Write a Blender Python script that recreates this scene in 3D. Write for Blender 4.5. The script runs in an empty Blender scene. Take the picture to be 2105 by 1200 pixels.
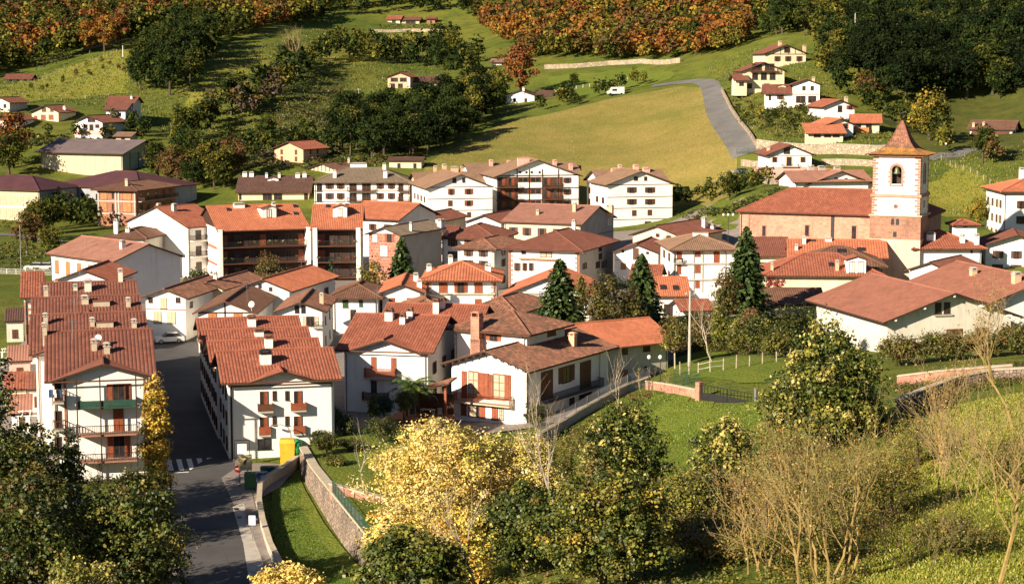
import bpy, math, random
import numpy as np
from mathutils import Vector, Matrix
from mathutils.geometry import delaunay_2d_cdt

# ------------------------------------------------------------------ camera
F, CX, CY, HY, CAMZ = 3800.0, 1052.5, 600.0, 145.0, 38.7
PIT = math.atan((CY - HY) / F)
scene = bpy.context.scene
COL = scene.collection
cam = bpy.data.cameras.new('camera')
cam.sensor_width = 36.0
cam.lens = 36.0 * F / 2105.0
cam.clip_start = 0.5
cam.clip_end = 6000
camo = bpy.data.objects.new('camera', cam)
COL.objects.link(camo)
camo.location = (0, 0, CAMZ)
camo.rotation_euler = (math.pi / 2 - PIT, 0, 0)
scene.camera = camo
# ------------------------------------------------------------------ sky, sun, exposure
SUN_EL = math.radians(24)
SX, SY = -0.72, -0.69
SUN_AZ = math.atan2(SX, SY)
world = bpy.data.worlds.new('World')
scene.world = world
world.use_nodes = True
wn = world.node_tree
wn.nodes.clear()
wo = wn.nodes.new('ShaderNodeOutputWorld')
wb = wn.nodes.new('ShaderNodeBackground')
ws = wn.nodes.new('ShaderNodeTexSky')
ws.sky_type = 'NISHITA'
ws.sun_disc = False
ws.sun_elevation = SUN_EL
ws.sun_rotation = SUN_AZ
ws.altitude = 200
ws.air_density = 0.6
ws.dust_density = 0.3
wb.inputs['Strength'].default_value = 0.05
wn.links.new(ws.outputs[0], wb.inputs[0])
wn.links.new(wb.outputs[0], wo.inputs[0])
sl = bpy.data.lights.new('sun', 'SUN')
sl.energy = 5.0
sl.angle = math.radians(0.5)
sl.color = (1.0, 0.855, 0.67)
so = bpy.data.objects.new('sun', sl)
COL.objects.link(so)
sdir = Vector((SX * math.cos(SUN_EL), SY * math.cos(SUN_EL), math.sin(SUN_EL)))
so.rotation_euler = sdir.to_track_quat('Z', 'Y').to_euler()
so.location = (-100, -60, 150)
vs = scene.view_settings
vs.view_transform = 'Standard'
vs.look = 'None'
vs.gamma = 1
vs.exposure = 1.1
vs.use_curve_mapping = False

# ------------------------------------------------------------------ pixel helpers (photo pixels -> places)
FWD = Vector((0, math.cos(PIT), -math.sin(PIT)))
UPV = Vector((0, math.sin(PIT), math.cos(PIT)))
CAMP = Vector((0, 0, CAMZ))
def ray(px, py):
    return FWD + Vector(((px - CX) / F, 0, 0)) + UPV * ((CY - py) / F)
def at(px, py, z):
    r = ray(px, py)
    return CAMP + r * ((z - CAMZ) / r.z)
def atd(px, py, d):
    r = ray(px, py)
    return CAMP + r * (d / r.y)
def proj(p):
    q = Vector(p) - CAMP
    dpt = q.dot(FWD)
    return CX + q.x / dpt * F, CY - q.dot(UPV) / dpt * F, dpt

# ------------------------------------------------------------------ materials
MATS = {}
def mat_new(name):
    m = bpy.data.materials.new(name)
    m.use_nodes = True
    nt = m.node_tree
    b = nt.nodes['Principled BSDF']
    MATS[name] = m
    return m, nt, b
def noise_mix(nt, c1, c2, scale, coord='Object', detail=4, lo=.35, hi=.65, rough=.6, sc3=None):
    tc = nt.nodes.new('ShaderNodeTexCoord')
    n = nt.nodes.new('ShaderNodeTexNoise')
    n.inputs['Scale'].default_value = scale
    n.inputs['Detail'].default_value = detail
    n.inputs['Roughness'].default_value = rough
    src = tc.outputs[coord if coord != 'World' else 'Object']
    if coord == 'World':
        g = nt.nodes.new('ShaderNodeNewGeometry')
        src = g.outputs['Position']
    if sc3:
        mp = nt.nodes.new('ShaderNodeMapping')
        mp.inputs['Scale'].default_value = sc3
        nt.links.new(src, mp.inputs[0])
        src = mp.outputs[0]
    nt.links.new(src, n.inputs['Vector'])
    r = nt.nodes.new('ShaderNodeMapRange')
    r.inputs[1].default_value = lo
    r.inputs[2].default_value = hi
    nt.links.new(n.outputs['Fac'], r.inputs[0])
    mx = nt.nodes.new('ShaderNodeMix')
    mx.data_type = 'RGBA'
    nt.links.new(r.outputs[0], mx.inputs[0])
    for i, c in ((6, c1), (7, c2)):
        if isinstance(c, tuple):
            mx.inputs[i].default_value = (*c[:3], 1)
        else:
            nt.links.new(c, mx.inputs[i])
    return mx.outputs[2]
def add_bump(nt, b, scale, strength, dist=.05):
    g = nt.nodes.new('ShaderNodeNewGeometry')
    n = nt.nodes.new('ShaderNodeTexNoise')
    n.inputs['Scale'].default_value = scale
    n.inputs['Detail'].default_value = 5
    nt.links.new(g.outputs['Position'], n.inputs['Vector'])
    bp = nt.nodes.new('ShaderNodeBump')
    bp.inputs['Strength'].default_value = strength
    bp.inputs['Distance'].default_value = dist
    nt.links.new(n.outputs['Fac'], bp.inputs['Height'])
    nt.links.new(bp.outputs[0], b.inputs['Normal'])
def simple(name, c1, c2=None, scale=1.0, rough=.8, bump=None, lo=.35, hi=.65, spec=.3, metal=0):
    m, nt, b = mat_new(name)
    if c2 is None:
        c2 = tuple(x * .8 for x in c1)
    nt.links.new(noise_mix(nt, c1, c2, scale, 'World', lo=lo, hi=hi), b.inputs['Base Color'])
    b.inputs['Roughness'].default_value = rough
    b.inputs['Specular IOR Level'].default_value = spec
    b.inputs['Metallic'].default_value = metal
    if bump:
        add_bump(nt, b, bump[0], bump[1])
    return m
def plaster(name, c1, c2, stain):
    """painted render: slow mottling plus vertical rain streaks of its own shape"""
    m, nt, b = mat_new(name)
    base = noise_mix(nt, c1, c2, .5, 'World')
    st = noise_mix(nt, base, stain, .9, 'World', lo=.54, hi=.84, sc3=(1.6, 1.6, .22))
    nt.links.new(st, b.inputs['Base Color'])
    b.inputs['Roughness'].default_value = .9
    b.inputs['Specular IOR Level'].default_value = .15
    add_bump(nt, b, 6, .25, .03)
    return m
def tiles(name, c1, c2, c3, moss, mossamt=.62):
    """clay tiles: every tile its own shade through the UV cell, lichen patches, course steps as bump"""
    m, nt, b = mat_new(name)
    L = nt.links
    uv = nt.nodes.new('ShaderNodeUVMap')
    sp = nt.nodes.new('ShaderNodeSeparateXYZ')
    L.new(uv.outputs[0], sp.inputs[0])
    fl = []
    fr = []
    for i in (0, 1):
        f = nt.nodes.new('ShaderNodeMath'); f.operation = 'FLOOR'
        L.new(sp.outputs[i], f.inputs[0]); fl.append(f.outputs[0])
        g = nt.nodes.new('ShaderNodeMath'); g.operation = 'FRACT'
        L.new(sp.outputs[i], g.inputs[0]); fr.append(g.outputs[0])
    cb = nt.nodes.new('ShaderNodeCombineXYZ')
    L.new(fl[0], cb.inputs[0]); L.new(fl[1], cb.inputs[1])
    wnz = nt.nodes.new('ShaderNodeTexWhiteNoise'); wnz.noise_dimensions = '3D'
    L.new(cb.outputs[0], wnz.inputs['Vector'])
    rp = nt.nodes.new('ShaderNodeValToRGB')
    e = rp.color_ramp.elements
    e[0].position = 0.0; e[0].color = (*c2, 1)
    e[1].position = 1.0; e[1].color = (*c3, 1)
    k = e.new(.45); k.color = (*c1, 1)
    L.new(wnz.outputs['Value'], rp.inputs[0])
    sm = noise_mix(nt, rp.outputs[0], c1, .12, 'World', lo=.2, hi=.9)
    big = noise_mix(nt, sm, tuple((a * .62 + bb * .1) for a, bb in zip(c1, c2)), .5, 'World', lo=.45, hi=.8)
    mo = noise_mix(nt, big, moss, 1.3, 'World', lo=mossamt, hi=mossamt + .16, detail=6)
    L.new(mo, b.inputs['Base Color'])
    b.inputs['Roughness'].default_value = .85
    b.inputs['Specular IOR Level'].default_value = .25
    bp = nt.nodes.new('ShaderNodeBump')
    bp.inputs['Strength'].default_value = .7
    bp.inputs['Distance'].default_value = .06
    L.new(fr[1], bp.inputs['Height'])
    L.new(bp.outputs[0], b.inputs['Normal'])
    return m
def masonry(name, c1, c2, mortar, sc, bump=.6, w=.5, h=.28):
    m, nt, b = mat_new(name)
    L = nt.links
    tc = nt.nodes.new('ShaderNodeTexCoord')
    sp = nt.nodes.new('ShaderNodeSeparateXYZ')
    L.new(tc.outputs['Object'], sp.inputs[0])
    ad = nt.nodes.new('ShaderNodeMath')
    L.new(sp.outputs[0], ad.inputs[0]); L.new(sp.outputs[1], ad.inputs[1])
    cb = nt.nodes.new('ShaderNodeCombineXYZ')
    L.new(ad.outputs[0], cb.inputs[0]); L.new(sp.outputs[2], cb.inputs[1])
    nz = nt.nodes.new('ShaderNodeTexNoise'); nz.inputs['Scale'].default_value = .8
    L.new(tc.outputs['Object'], nz.inputs['Vector'])
    br = nt.nodes.new('ShaderNodeTexBrick')
    br.inputs['Scale'].default_value = sc
    br.inputs['Brick Width'].default_value = w
    br.inputs['Row Height'].default_value = h
    br.inputs['Mortar Size'].default_value = .02
    br.inputs['Bias'].default_value = 0
    br.inputs['Color1'].default_value = (*c1, 1)
    br.inputs['Color2'].default_value = (*c2, 1)
    br.inputs['Mortar'].default_value = (*mortar, 1)
    L.new(cb.outputs[0], br.inputs['Vector'])
    col = noise_mix(nt, br.outputs[0], tuple(x * .62 for x in c2), .35, 'World', lo=.45, hi=.85)
    col = noise_mix(nt, col, tuple(min(1, x * 1.25) for x in c1), 2.2, 'World', lo=.5, hi=.8)
    L.new(col, b.inputs['Base Color'])
    b.inputs['Roughness'].default_value = .92
    bp = nt.nodes.new('ShaderNodeBump')
    bp.inputs['Strength'].default_value = bump
    bp.inputs['Distance'].default_value = .05
    bp.invert = True
    L.new(br.outputs['Fac'], bp.inputs['Height'])
    L.new(bp.outputs[0], b.inputs['Normal'])
    return m
def rubble(name, c1, c2, c3, sc):
    m, nt, b = mat_new(name)
    L = nt.links
    g = nt.nodes.new('ShaderNodeNewGeometry')
    v = nt.nodes.new('ShaderNodeTexVoronoi'); v.inputs['Scale'].default_value = sc
    L.new(g.outputs['Position'], v.inputs['Vector'])
    v2 = nt.nodes.new('ShaderNodeTexVoronoi'); v2.inputs['Scale'].default_value = sc
    v2.feature = 'DISTANCE_TO_EDGE'
    L.new(g.outputs['Position'], v2.inputs['Vector'])
    sp = nt.nodes.new('ShaderNodeSeparateColor')
    L.new(v.outputs['Color'], sp.inputs[0])
    rp = nt.nodes.new('ShaderNodeValToRGB')
    e = rp.color_ramp.elements
    e[0].color = (*c1, 1); e[1].color = (*c3, 1)
    k = e.new(.5); k.color = (*c2, 1)
    L.new(sp.outputs[0], rp.inputs[0])
    col = noise_mix(nt, rp.outputs[0], tuple(x * .55 for x in c2), .4, 'World', lo=.5, hi=.8)
    mr = nt.nodes.new('ShaderNodeMapRange'); mr.inputs[1].default_value = 0; mr.inputs[2].default_value = .1
    L.new(v2.outputs['Distance'], mr.inputs[0])
    mx = nt.nodes.new('ShaderNodeMix'); mx.data_type = 'RGBA'
    L.new(mr.outputs[0], mx.inputs[0])
    mx.inputs[6].default_value = (*[x * .45 for x in c1], 1)
    L.new(col, mx.inputs[7])
    L.new(mx.outputs[2], b.inputs['Base Color'])
    b.inputs['Roughness'].default_value = .95
    bp = nt.nodes.new('ShaderNodeBump'); bp.inputs['Strength'].default_value = .9; bp.inputs['Distance'].default_value = .08
    L.new(mr.outputs[0], bp.inputs['Height'])
    L.new(bp.outputs[0], b.inputs['Normal'])
    return m
def grass_mat(name, cols, s1=.05, s2=.6, s3=5.0, bump=.8):
    m, nt, b = mat_new(name)
    a = noise_mix(nt, cols[0], cols[1], s1, 'World', detail=6, lo=.38, hi=.62)
    c = noise_mix(nt, a, cols[2], s2, 'World', detail=5, lo=.42, hi=.75)
    d = noise_mix(nt, c, cols[3], s3, 'World', detail=4, lo=.45, hi=.85)
    nt.links.new(d, b.inputs['Base Color'])
    b.inputs['Roughness'].default_value = .95
    b.inputs['Specular IOR Level'].default_value = .1
    add_bump(nt, b, 3.0, bump, .25)
    return m
def leaf_mat(name='leaf', spec=.32, rough=.48):
    m, nt, b = mat_new(name)
    L = nt.links
    at_ = nt.nodes.new('ShaderNodeAttribute'); at_.attribute_name = 'tint'
    nt.nodes.remove(b)
    out = nt.nodes['Material Output']
    pr = nt.nodes.new('ShaderNodeBsdfPrincipled')
    pr.inputs['Roughness'].default_value = rough
    pr.inputs['Specular IOR Level'].default_value = spec
    tr = nt.nodes.new('ShaderNodeBsdfTranslucent')
    mx = nt.nodes.new('ShaderNodeMixShader'); mx.inputs[0].default_value = .14
    L.new(at_.outputs['Color'], pr.inputs['Base Color'])
    L.new(at_.outputs['Color'], tr.inputs['Color'])
    L.new(pr.outputs[0], mx.inputs[1]); L.new(tr.outputs[0], mx.inputs[2])
    L.new(mx.outputs[0], out.inputs['Surface'])
    return m
M = MATS
leaf_mat()
leaf_mat('leaf_matt', .04, .8)
plaster('white', (.82, .80, .75), (.76, .74, .68), (.57, .53, .46))
plaster('white_b', (.86, .84, .78), (.81, .78, .71), (.64, .59, .50))
plaster('offwhite', (.66, .62, .52), (.58, .54, .44), (.40, .36, .30))
plaster('cream', (.72, .62, .42), (.65, .54, .34), (.48, .40, .28))
plaster('pale_stone', (.70, .53, .38), (.60, .44, .31), (.45, .33, .25))
plaster('beige', (.52, .44, .31), (.47, .39, .27), (.36, .30, .21))
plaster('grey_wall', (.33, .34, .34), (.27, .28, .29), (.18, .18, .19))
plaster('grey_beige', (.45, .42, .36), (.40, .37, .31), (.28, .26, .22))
plaster('peach', (.68, .42, .27), (.60, .36, .23), (.45, .28, .2))
plaster('pink', (.70, .40, .33), (.62, .34, .28), (.45, .27, .22))
tiles('tile_red', (0.3024, 0.0991, 0.0571), (0.2016, 0.063, 0.0378), (0.3864, 0.1428, 0.084), (0.1344, 0.084, 0.0546), .63)
tiles('tile_rust', (0.1998, 0.074, 0.0488), (0.1406, 0.0533, 0.037), (0.2516, 0.1036, 0.0666), (0.0962, 0.0666, 0.0444), .62)
tiles('tile_orange', (0.459, 0.153, 0.0765), (0.357, 0.1062, 0.0527), (0.5355, 0.204, 0.1105), (0.2805, 0.119, 0.0723), .68)
tiles('tile_old', (0.2465, 0.1105, 0.068), (0.119, 0.0638, 0.0442), (0.425, 0.1955, 0.1148), (0.085, 0.0723, 0.0493), .52)
tiles('tile_brown', (0.1615, 0.0808, 0.051), (0.1105, 0.0553, 0.0382), (0.2125, 0.1105, 0.068), (0.085, 0.0638, 0.0425), .62)
tiles('tile_tan', (0.2592, 0.1548, 0.0972), (0.2088, 0.1224, 0.0756), (0.3024, 0.1872, 0.1224), (0.144, 0.1008, 0.072), .7)
tiles('tile_greybrown', (0.192, 0.144, 0.1), (0.152, 0.112, 0.08), (0.232, 0.176, 0.12), (0.112, 0.088, 0.064), .68)
tiles('tile_dark', (.115, .06, .045), (.08, .045, .035), (.15, .08, .055), (.07, .05, .035), .66)
tiles('tile_rose', (0.336, 0.16, 0.112), (0.288, 0.132, 0.092), (0.384, 0.192, 0.136), (0.24, 0.136, 0.096), .72)
tiles('tile_hall', (0.2904, 0.1188, 0.0774), (0.2376, 0.0924, 0.0616), (0.3344, 0.1452, 0.0968), (0.176, 0.1056, 0.0704), .66)
tiles('tile_gold', (.42, .20, .05), (.30, .13, .04), (.5, .27, .07), (.2, .10, .05), .5)
simple('sheet_purple', (.105, .042, .043), (.08, .034, .038), .3, .6, spec=.25)
simple('sheet_grey', (.17, .13, .125), (.13, .10, .10), .3, .6, spec=.25)
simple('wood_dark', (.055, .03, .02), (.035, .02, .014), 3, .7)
simple('wood_brown', (.13, .055, .028), (.09, .038, .02), 3, .6)
simple('wood_red', (.30, .085, .035), (.22, .06, .03), 2.5, .55)
simple('wood_honey', (.45, .2, .07), (.35, .14, .05), 2.5, .55)
simple('shutter_green', (.03, .09, .05), (.025, .07, .04), 2, .6)
simple('concrete', (.46, .42, .36), (.36, .33, .28), 1.2, .9, (6, .3))
simple('concrete_tan', (.52, .44, .32), (.42, .35, .25), 1.2, .9, (6, .3))
simple('paint_white', (.8, .78, .74), (.72, .70, .66), 2, .6)
simple('metal_dark', (.05, .05, .05), (.035, .035, .04), 3, .5, metal=.6)
simple('metal_grey', (.35, .35, .35), (.28, .28, .28), 3, .45, metal=.7)
simple('metal_green', (.035, .085, .06), (.025, .065, .045), 3, .5)
simple('red_paint', (.5, .02, .02), (.42, .018, .02), 2, .35, spec=.5)
simple('yellow_paint', (.60, .42, .03), (.46, .32, .025), 1.2, .5, spec=.4)
simple('green_paint', (.03, .32, .09), (.025, .26, .07), 2, .4, spec=.5)
simple('bronze', (.16, .19, .11), (.11, .13, .08), 4, .5, metal=.5)
simple('lichen_gold', (.45, .24, .04), (.3, .14, .04), 2, .9)
simple('soil', (.16, .10, .06), (.11, .07, .045), 1, .95, (4, .5))
simple('asphalt', (.095, .09, .086), (.058, .056, .055), .22, .9, (12, .3), .3, .7)
simple('asphalt_light', (.17, .165, .155), (.115, .11, .105), .16, .9, (12, .3), .3, .7)
simple('paving', (.26, .22, .19), (.20, .17, .15), .8, .9, (5, .4))
simple('bark', (.10, .075, .05), (.06, .045, .03), 4, .95, (8, .6))
simple('bark_pale', (.46, .40, .30), (.30, .25, .19), 3, .9, (8, .4))
simple('bark_yellow', (.36, .25, .09), (.24, .17, .06), 3, .9, (8, .4))
simple('twig_olive', (.24, .20, .07), (.16, .13, .045), 3, .9)
simple('twig_dark', (.15, .10, .05), (.10, .07, .035), 3, .9)
simple('twig', (.34, .25, .12), (.22, .15, .07), 3, .9)
masonry('tower_block', (.38, .20, .13), (.27, .13, .085), (.42, .29, .21), 1.0, .7, .8, .42)
masonry('church_stone', (.50, .28, .19), (.41, .205, .135), (.50, .35, .26), 1.0, .6, .8, .42)
masonry('pink_block', (.44, .22, .15), (.34, .15, .10), (.48, .32, .24), 1.0, .6, .7, .36)
masonry('brick_red', (.38, .15, .085), (.30, .11, .06), (.36, .24, .18), 1.6, .5, .5, .2)
masonry('timber_block', (.40, .16, .10), (.30, .10, .07), (.55, .40, .3), .7, .5, .5, .4)
rubble('rubble', (.30, .22, .16), (.20, .15, .115), (.38, .29, .22), 2.6)
rubble('rubble_light', (.42, .33, .23), (.32, .25, .17), (.52, .42, .30), 1.6)
grass_mat('grass_hill', [(.075, .118, .014), (.145, .155, .022), (.035, .06, .012), (.20, .175, .04)], .022, .16, 1.6)
grass_mat('grass_meadow', [(.25, .195, .05), (.17, .165, .035), (.31, .23, .072), (.14, .14, .034)], .018, .09, 1.2, .6)
grass_mat('grass_lush', [(.11, .155, .018), (.15, .175, .024), (.08, .125, .016), (.19, .19, .04)], .06, .5, 5)
grass_mat('grass_near', [(.18, .20, .022), (.26, .23, .036), (.11, .15, .018), (.34, .27, .065)], .05, .35, 4)
grass_mat('grass_shade', [(.055, .08, .015), (.10, .10, .02), (.035, .05, .012), (.13, .11, .03)], .05, .3, 2)  # darker greens that put hillside shade into the grass colour
def glass():
    m, nt, b = mat_new('pane')
    nt.links.new(noise_mix(nt, (.015, .015, .018), (.045, .04, .04), .9, 'World'), b.inputs['Base Color'])
    b.inputs['Roughness'].default_value = .12
    b.inputs['Specular IOR Level'].default_value = .5
glass()
simple('curtain', (.5, .42, .3), (.38, .32, .22), 3, .8)
simple('car_white', (.62, .62, .6), (.58, .58, .56), 1, .25, spec=.6)
simple('car_blue', (.03, .06, .16), (.025, .05, .13), 1, .25, spec=.6)
simple('car_grey', (.2, .21, .22), (.17, .18, .19), 1, .25, spec=.6)
simple('tyre', (.02, .02, .02), (.015, .015, .015), 3, .8)
simple('bin_green', (.04, .12, .05), (.03, .09, .04), 2, .5)
simple('board_cream', (.62, .52, .26), (.56, .46, .22), 2, .6)
simple('pool_tarp', (.07, .10, .18), (.05, .08, .15), 1, .5)

# ------------------------------------------------------------------ mesh helpers
class MB:
    def __init__(s):
        s.v = []; s.f = []
    def box(s, x0, x1, y0, y1, z0, z1, tx=None):
        n = len(s.v)
        P = [(x0, y0, z0), (x1, y0, z0), (x1, y1, z0), (x0, y1, z0), (x0, y0, z1), (x1, y0, z1), (x1, y1, z1), (x0, y1, z1)]
        if tx:
            P = [tuple(tx @ Vector(p)) for p in P]
        s.v += P
        s.f += [(n, n+3, n+2, n+1), (n+4, n+5, n+6, n+7), (n, n+1, n+5, n+4), (n+1, n+2, n+6, n+5), (n+2, n+3, n+7, n+6), (n+3, n, n+4, n+7)]
        return s
    def prism(s, a, b):
        """two equal rings a, b joined"""
        n = len(s.v); k = len(a)
        s.v += [tuple(p) for p in a] + [tuple(p) for p in b]
        s.f.append(tuple(range(n + k - 1, n - 1, -1)))
        s.f.append(tuple(range(n + k, n + 2 * k)))
        for i in range(k):
            j = (i + 1) % k
            s.f.append((n + i, n + j, n + k + j, n + k + i))
        return s
    def tube(s, pts, rad, k=6, cap=True):
        n0 = len(s.v)
        pts = [Vector(p) for p in pts]
        if not hasattr(rad, '__len__'):
            rad = [rad] * len(pts)
        for i, p in enumerate(pts):
            d = (pts[min(i + 1, len(pts) - 1)] - pts[max(i - 1, 0)])
            d = d.normalized() if d.length > 1e-6 else Vector((0, 0, 1))
            ref = Vector((1, 0, 0)) if abs(d.x) < .8 else Vector((0, 1, 0))
            a = d.cross(ref).normalized(); b = d.cross(a)
            for j in range(k):
                t = 2 * math.pi * j / k
                s.v.append(tuple(p + (a * math.cos(t) + b * math.sin(t)) * rad[i]))
        for i in range(len(pts) - 1):
            for j in range(k):
                q = (j + 1) % k
                s.f.append((n0 + i*k + j, n0 + i*k + q, n0 + (i+1)*k + q, n0 + (i+1)*k + j))
        if cap:
            s.f.append(tuple(n0 + j for j in range(k - 1, -1, -1)))
            s.f.append(tuple(n0 + (len(pts) - 1) * k + j for j in range(k)))
        return s
    def lathe(s, prof, k=12, c=(0, 0, 0)):
        n0 = len(s.v)
        for r, z in prof:
            for j in range(k):
                t = 2 * math.pi * j / k
                s.v.append((c[0] + r * math.cos(t), c[1] + r * math.sin(t), c[2] + z))
        for i in range(len(prof) - 1):
            for j in range(k):
                q = (j + 1) % k
                s.f.append((n0 + i*k + j, n0 + i*k + q, n0 + (i+1)*k + q, n0 + (i+1)*k + j))
        s.f.append(tuple(n0 + j for j in range(k - 1, -1, -1)))
        s.f.append(tuple(n0 + (len(prof) - 1) * k + j for j in range(k)))
        return s
    def mesh(s, name, mat):
        me = bpy.data.meshes.new(name)
        me.from_pydata(s.v, [], s.f)
        me.materials.append(M[mat])
        return me
    def build(s, name, mat, parent=None, smooth=False):
        me = s.mesh(name, mat)
        if smooth:
            me.shade_smooth()
        return link(name, me, parent)
def link(name, me, parent=None, loc=None, rz=None, scale=None):
    o = bpy.data.objects.new(name, me)
    COL.objects.link(o)
    if parent is not None:
        o.parent = parent
    if loc is not None:
        o.location = loc
    if rz is not None:
        o.rotation_euler = (0, 0, rz)
    if scale is not None:
        o.scale = scale
    return o
def tag(o, label=None, cat=None, group=None, kind=None):
    if label: o['label'] = label
    if cat: o['category'] = cat
    if group: o['group'] = group
    if kind: o['kind'] = kind
    return o
def empty(name, loc, rz=0):
    return link(name, None, None, loc, rz)
def np_mesh(name, V, tint, mat='leaf'):
    """V (n,4,3) quads with a colour for each face"""
    n = len(V)
    me = bpy.data.meshes.new(name)
    me.vertices.add(n * 4)
    me.vertices.foreach_set('co', np.ascontiguousarray(V, dtype=np.float32).reshape(-1))
    me.loops.add(n * 4)
    me.loops.foreach_set('vertex_index', np.arange(n * 4, dtype=np.int32))
    me.polygons.add(n)
    me.polygons.foreach_set('loop_start', np.arange(0, n * 4, 4, dtype=np.int32))
    me.polygons.foreach_set('loop_total', np.full(n, 4, dtype=np.int32))
    a = me.attributes.new('tint', 'FLOAT_COLOR', 'FACE')
    c = np.ones((n, 4), dtype=np.float32)
    c[:, :3] = tint
    a.data.foreach_set('color', c.reshape(-1))
    me.update(calc_edges=True)
    me.materials.append(M[mat])
    return me

# ------------------------------------------------------------------ terrain
TP = []
for yy in (150, 190, 230, 270, 310, 350, 390):
    for xx in (-160, -120, -85, -55, -30, -10, 15):
        if yy == 150 and xx > -30:
            continue
        TP.append((xx, yy, 0))
TP += [(40, 230, 3.0), (60, 235, 5), (40, 280, 1.5), (70, 290, 3), (30, 320, 1), (65, 320, 2), (100, 300, 5), (110, 350, 9), (85, 255, 6),
       (40, 360, 2), (-150, 440, 1.5), (-100, 440, 1), (-50, 440, 1), (0, 440, 2), (40, 430, 4), (30, 400, 2), (30, 255, 2.2),
       (3, 208, -1), (-6, 212, -1), (12, 228, -.8), (-2, 228, -.5)]
for px, py, d in [
    # hillside on the right
    (1600, 138, 600), (1570, 188, 565), (1625, 218, 535), (1720, 243, 505), (1730, 286, 480), (1620, 362, 445), (1700, 318, 462),
    (1540, 390, 400), (1950, 330, 440), (1960, 430, 400), (2070, 492, 345), (2000, 480, 352), (2040, 292, 520), (1900, 100, 640), (1900, 250, 540), (1900, -10, 760),
    (2060, 200, 570), (1750, 130, 590), (1640, 60, 660), (2090, 60, 680), (1560, -40, 800), (2090, -100, 900), (1450, 110, 680),
    # the big field and the road beside it
    (1390, 408, 470), (1200, 380, 490), (1000, 370, 500), (870, 340, 520), (1500, 400, 425), (1110, 238, 600), (1250, 197, 625),
    (1440, 172, 615), (1460, 210, 575), (1515, 305, 490), (1300, 300, 540), (1050, 300, 550),
    (1150, 150, 690), (1330, 150, 680), (1080, 212, 640), (800, 225, 640), (730, 185, 690), (900, 182, 690), (850, 105, 840),
    (720, 75, 880), (930, 60, 900), (840, 50, 930), (1200, 100, 750), (1200, 20, 850), (1000, 120, 760), (840, -60, 1050), (1250, -80, 1000),
    # left side
    (100, 205, 640), (270, 95, 760), (0, 150, 720), (95, 248, 600), (200, 280, 570), (20, 240, 600), (200, 352, 545), (60, 360, 540), (340, 345, 535),
    (450, 130, 700), (400, 270, 600), (600, 250, 610), (540, 190, 650), (610, 332, 520), (600, 130, 720), (640, 60, 830), (500, 40, 850),
    (330, 190, 650), (440, 330, 540), (100, 50, 840), (0, 60, 850), (300, 20, 880), (0, -60, 1000), (500, -60, 1000), (720, 300, 560), (880, 290, 570),
    (250, 455, 460), (40, 470, 455), (480, 420, 480), (700, 420, 480), (560, 375, 500),
    # the near slope below the camera and the gardens
    (2050, 1150, 100), (2060, 860, 148), (1900, 900, 140), (1850, 1195, 97), (1500, 1230, 95), (1200, 1260, 95), (900, 1265, 100),
    (1400, 900, 178), (1310, 822, 200), (1550, 818, 195), (1480, 850, 188), (1390, 955, 168), (1480, 730, 222), (1600, 745, 214), (1700, 770, 200), (1850, 785, 178), (2060, 775, 172),
    (1250, 940, 172), (1150, 960, 168), (1150, 1120, 132), (1400, 1100, 128), (1700, 1050, 122), (1700, 880, 158), (1380, 640, 262), (1480, 640, 255),
    (850, 905, 190), (720, 930, 183),
    ]:
    p = atd(px, py, d)
    TP.append((p.x, p.y, p.z))
TP += [(-60, 120, 1.5), (-40, 138, 0), (-30, 138, 0), (-20, 150, 0), (-14, 138, .2), (-90, 120, 4), (-140, 110, 10), (0, 118, 5), (-12, 118, 1.5), (-5, 135, 2.5), (20, 135, 5), (5, 150, 3),
       (-30, 118, 0), (-45, 95, 3), (-20, 90, 7),
       (0, 62, 20), (-40, 55, 15), (40, 55, 20), (90, 80, 17), (90, 130, 13), (130, 180, 16), (-100, 50, 20), (0, 30, 29), (0, 0, 36.6), (60, 10, 32), (-60, 10, 31), (0, -60, 42), (150, 60, 25),
       (-200, -50, 40), (200, -50, 45), (-300, 150, 20), (-300, 350, 12), (250, 250, 40), (300, 450, 90), (260, 620, 120), (-350, 600, 45), (-400, 850, 110), (0, 1100, 105), (350, 900, 190),
       (200, 1200, 160), (-300, 1200, 150), (0, 1600, 220), (700, 900, 300), (-800, 900, 250), (700, 300, 150), (-800, 300, 90), (-900, 1700, 300), (900, 1700, 330), (0, 2200, 280), (-600, -500, 60), (600, -500, 80), (0, -700, 60)]
TP = np.array(TP, dtype=float)
def _phi(r):
    return np.sqrt(r * r + 64.0)
_n = len(TP)
_A = np.zeros((_n + 3, _n + 3))
_A[:_n, :_n] = _phi(np.hypot(TP[:, None, 0] - TP[None, :, 0], TP[:, None, 1] - TP[None, :, 1])) - np.eye(_n) * 1.2
_A[:_n, _n] = 1; _A[:_n, _n + 1:] = TP[:, :2]
_A[_n, :_n] = 1; _A[_n + 1:, :_n] = TP[:, :2].T
_W = np.linalg.solve(_A, np.concatenate([TP[:, 2], np.zeros(3)]))
def _rbf(x, y):
    x = np.asarray(x, float).ravel(); y = np.asarray(y, float).ravel()
    out = np.empty(len(x))
    for i in range(0, len(x), 4000):
        r = _phi(np.hypot(x[i:i+4000, None] - TP[None, :, 0], y[i:i+4000, None] - TP[None, :, 1]))
        out[i:i+4000] = r @ _W[:_n] + _W[_n] + _W[_n + 1] * x[i:i+4000] + _W[_n + 2] * y[i:i+4000]
    return out
GX = np.concatenate([[-2500, -1600, -1100, -800, -600, -500, -420, -360], np.arange(-320, 321, 5.0), [360, 420, 500, 600, 800, 1100, 1600, 2500]])
GY = np.concatenate([[-1500, -800, -400, -200, -120, -80, -50, -25, -10], np.arange(0, 1001, 5.0), [1030, 1070, 1130, 1220, 1350, 1550, 1800, 2300, 3000]])
_gx, _gy = np.meshgrid(GX, GY)
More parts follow.
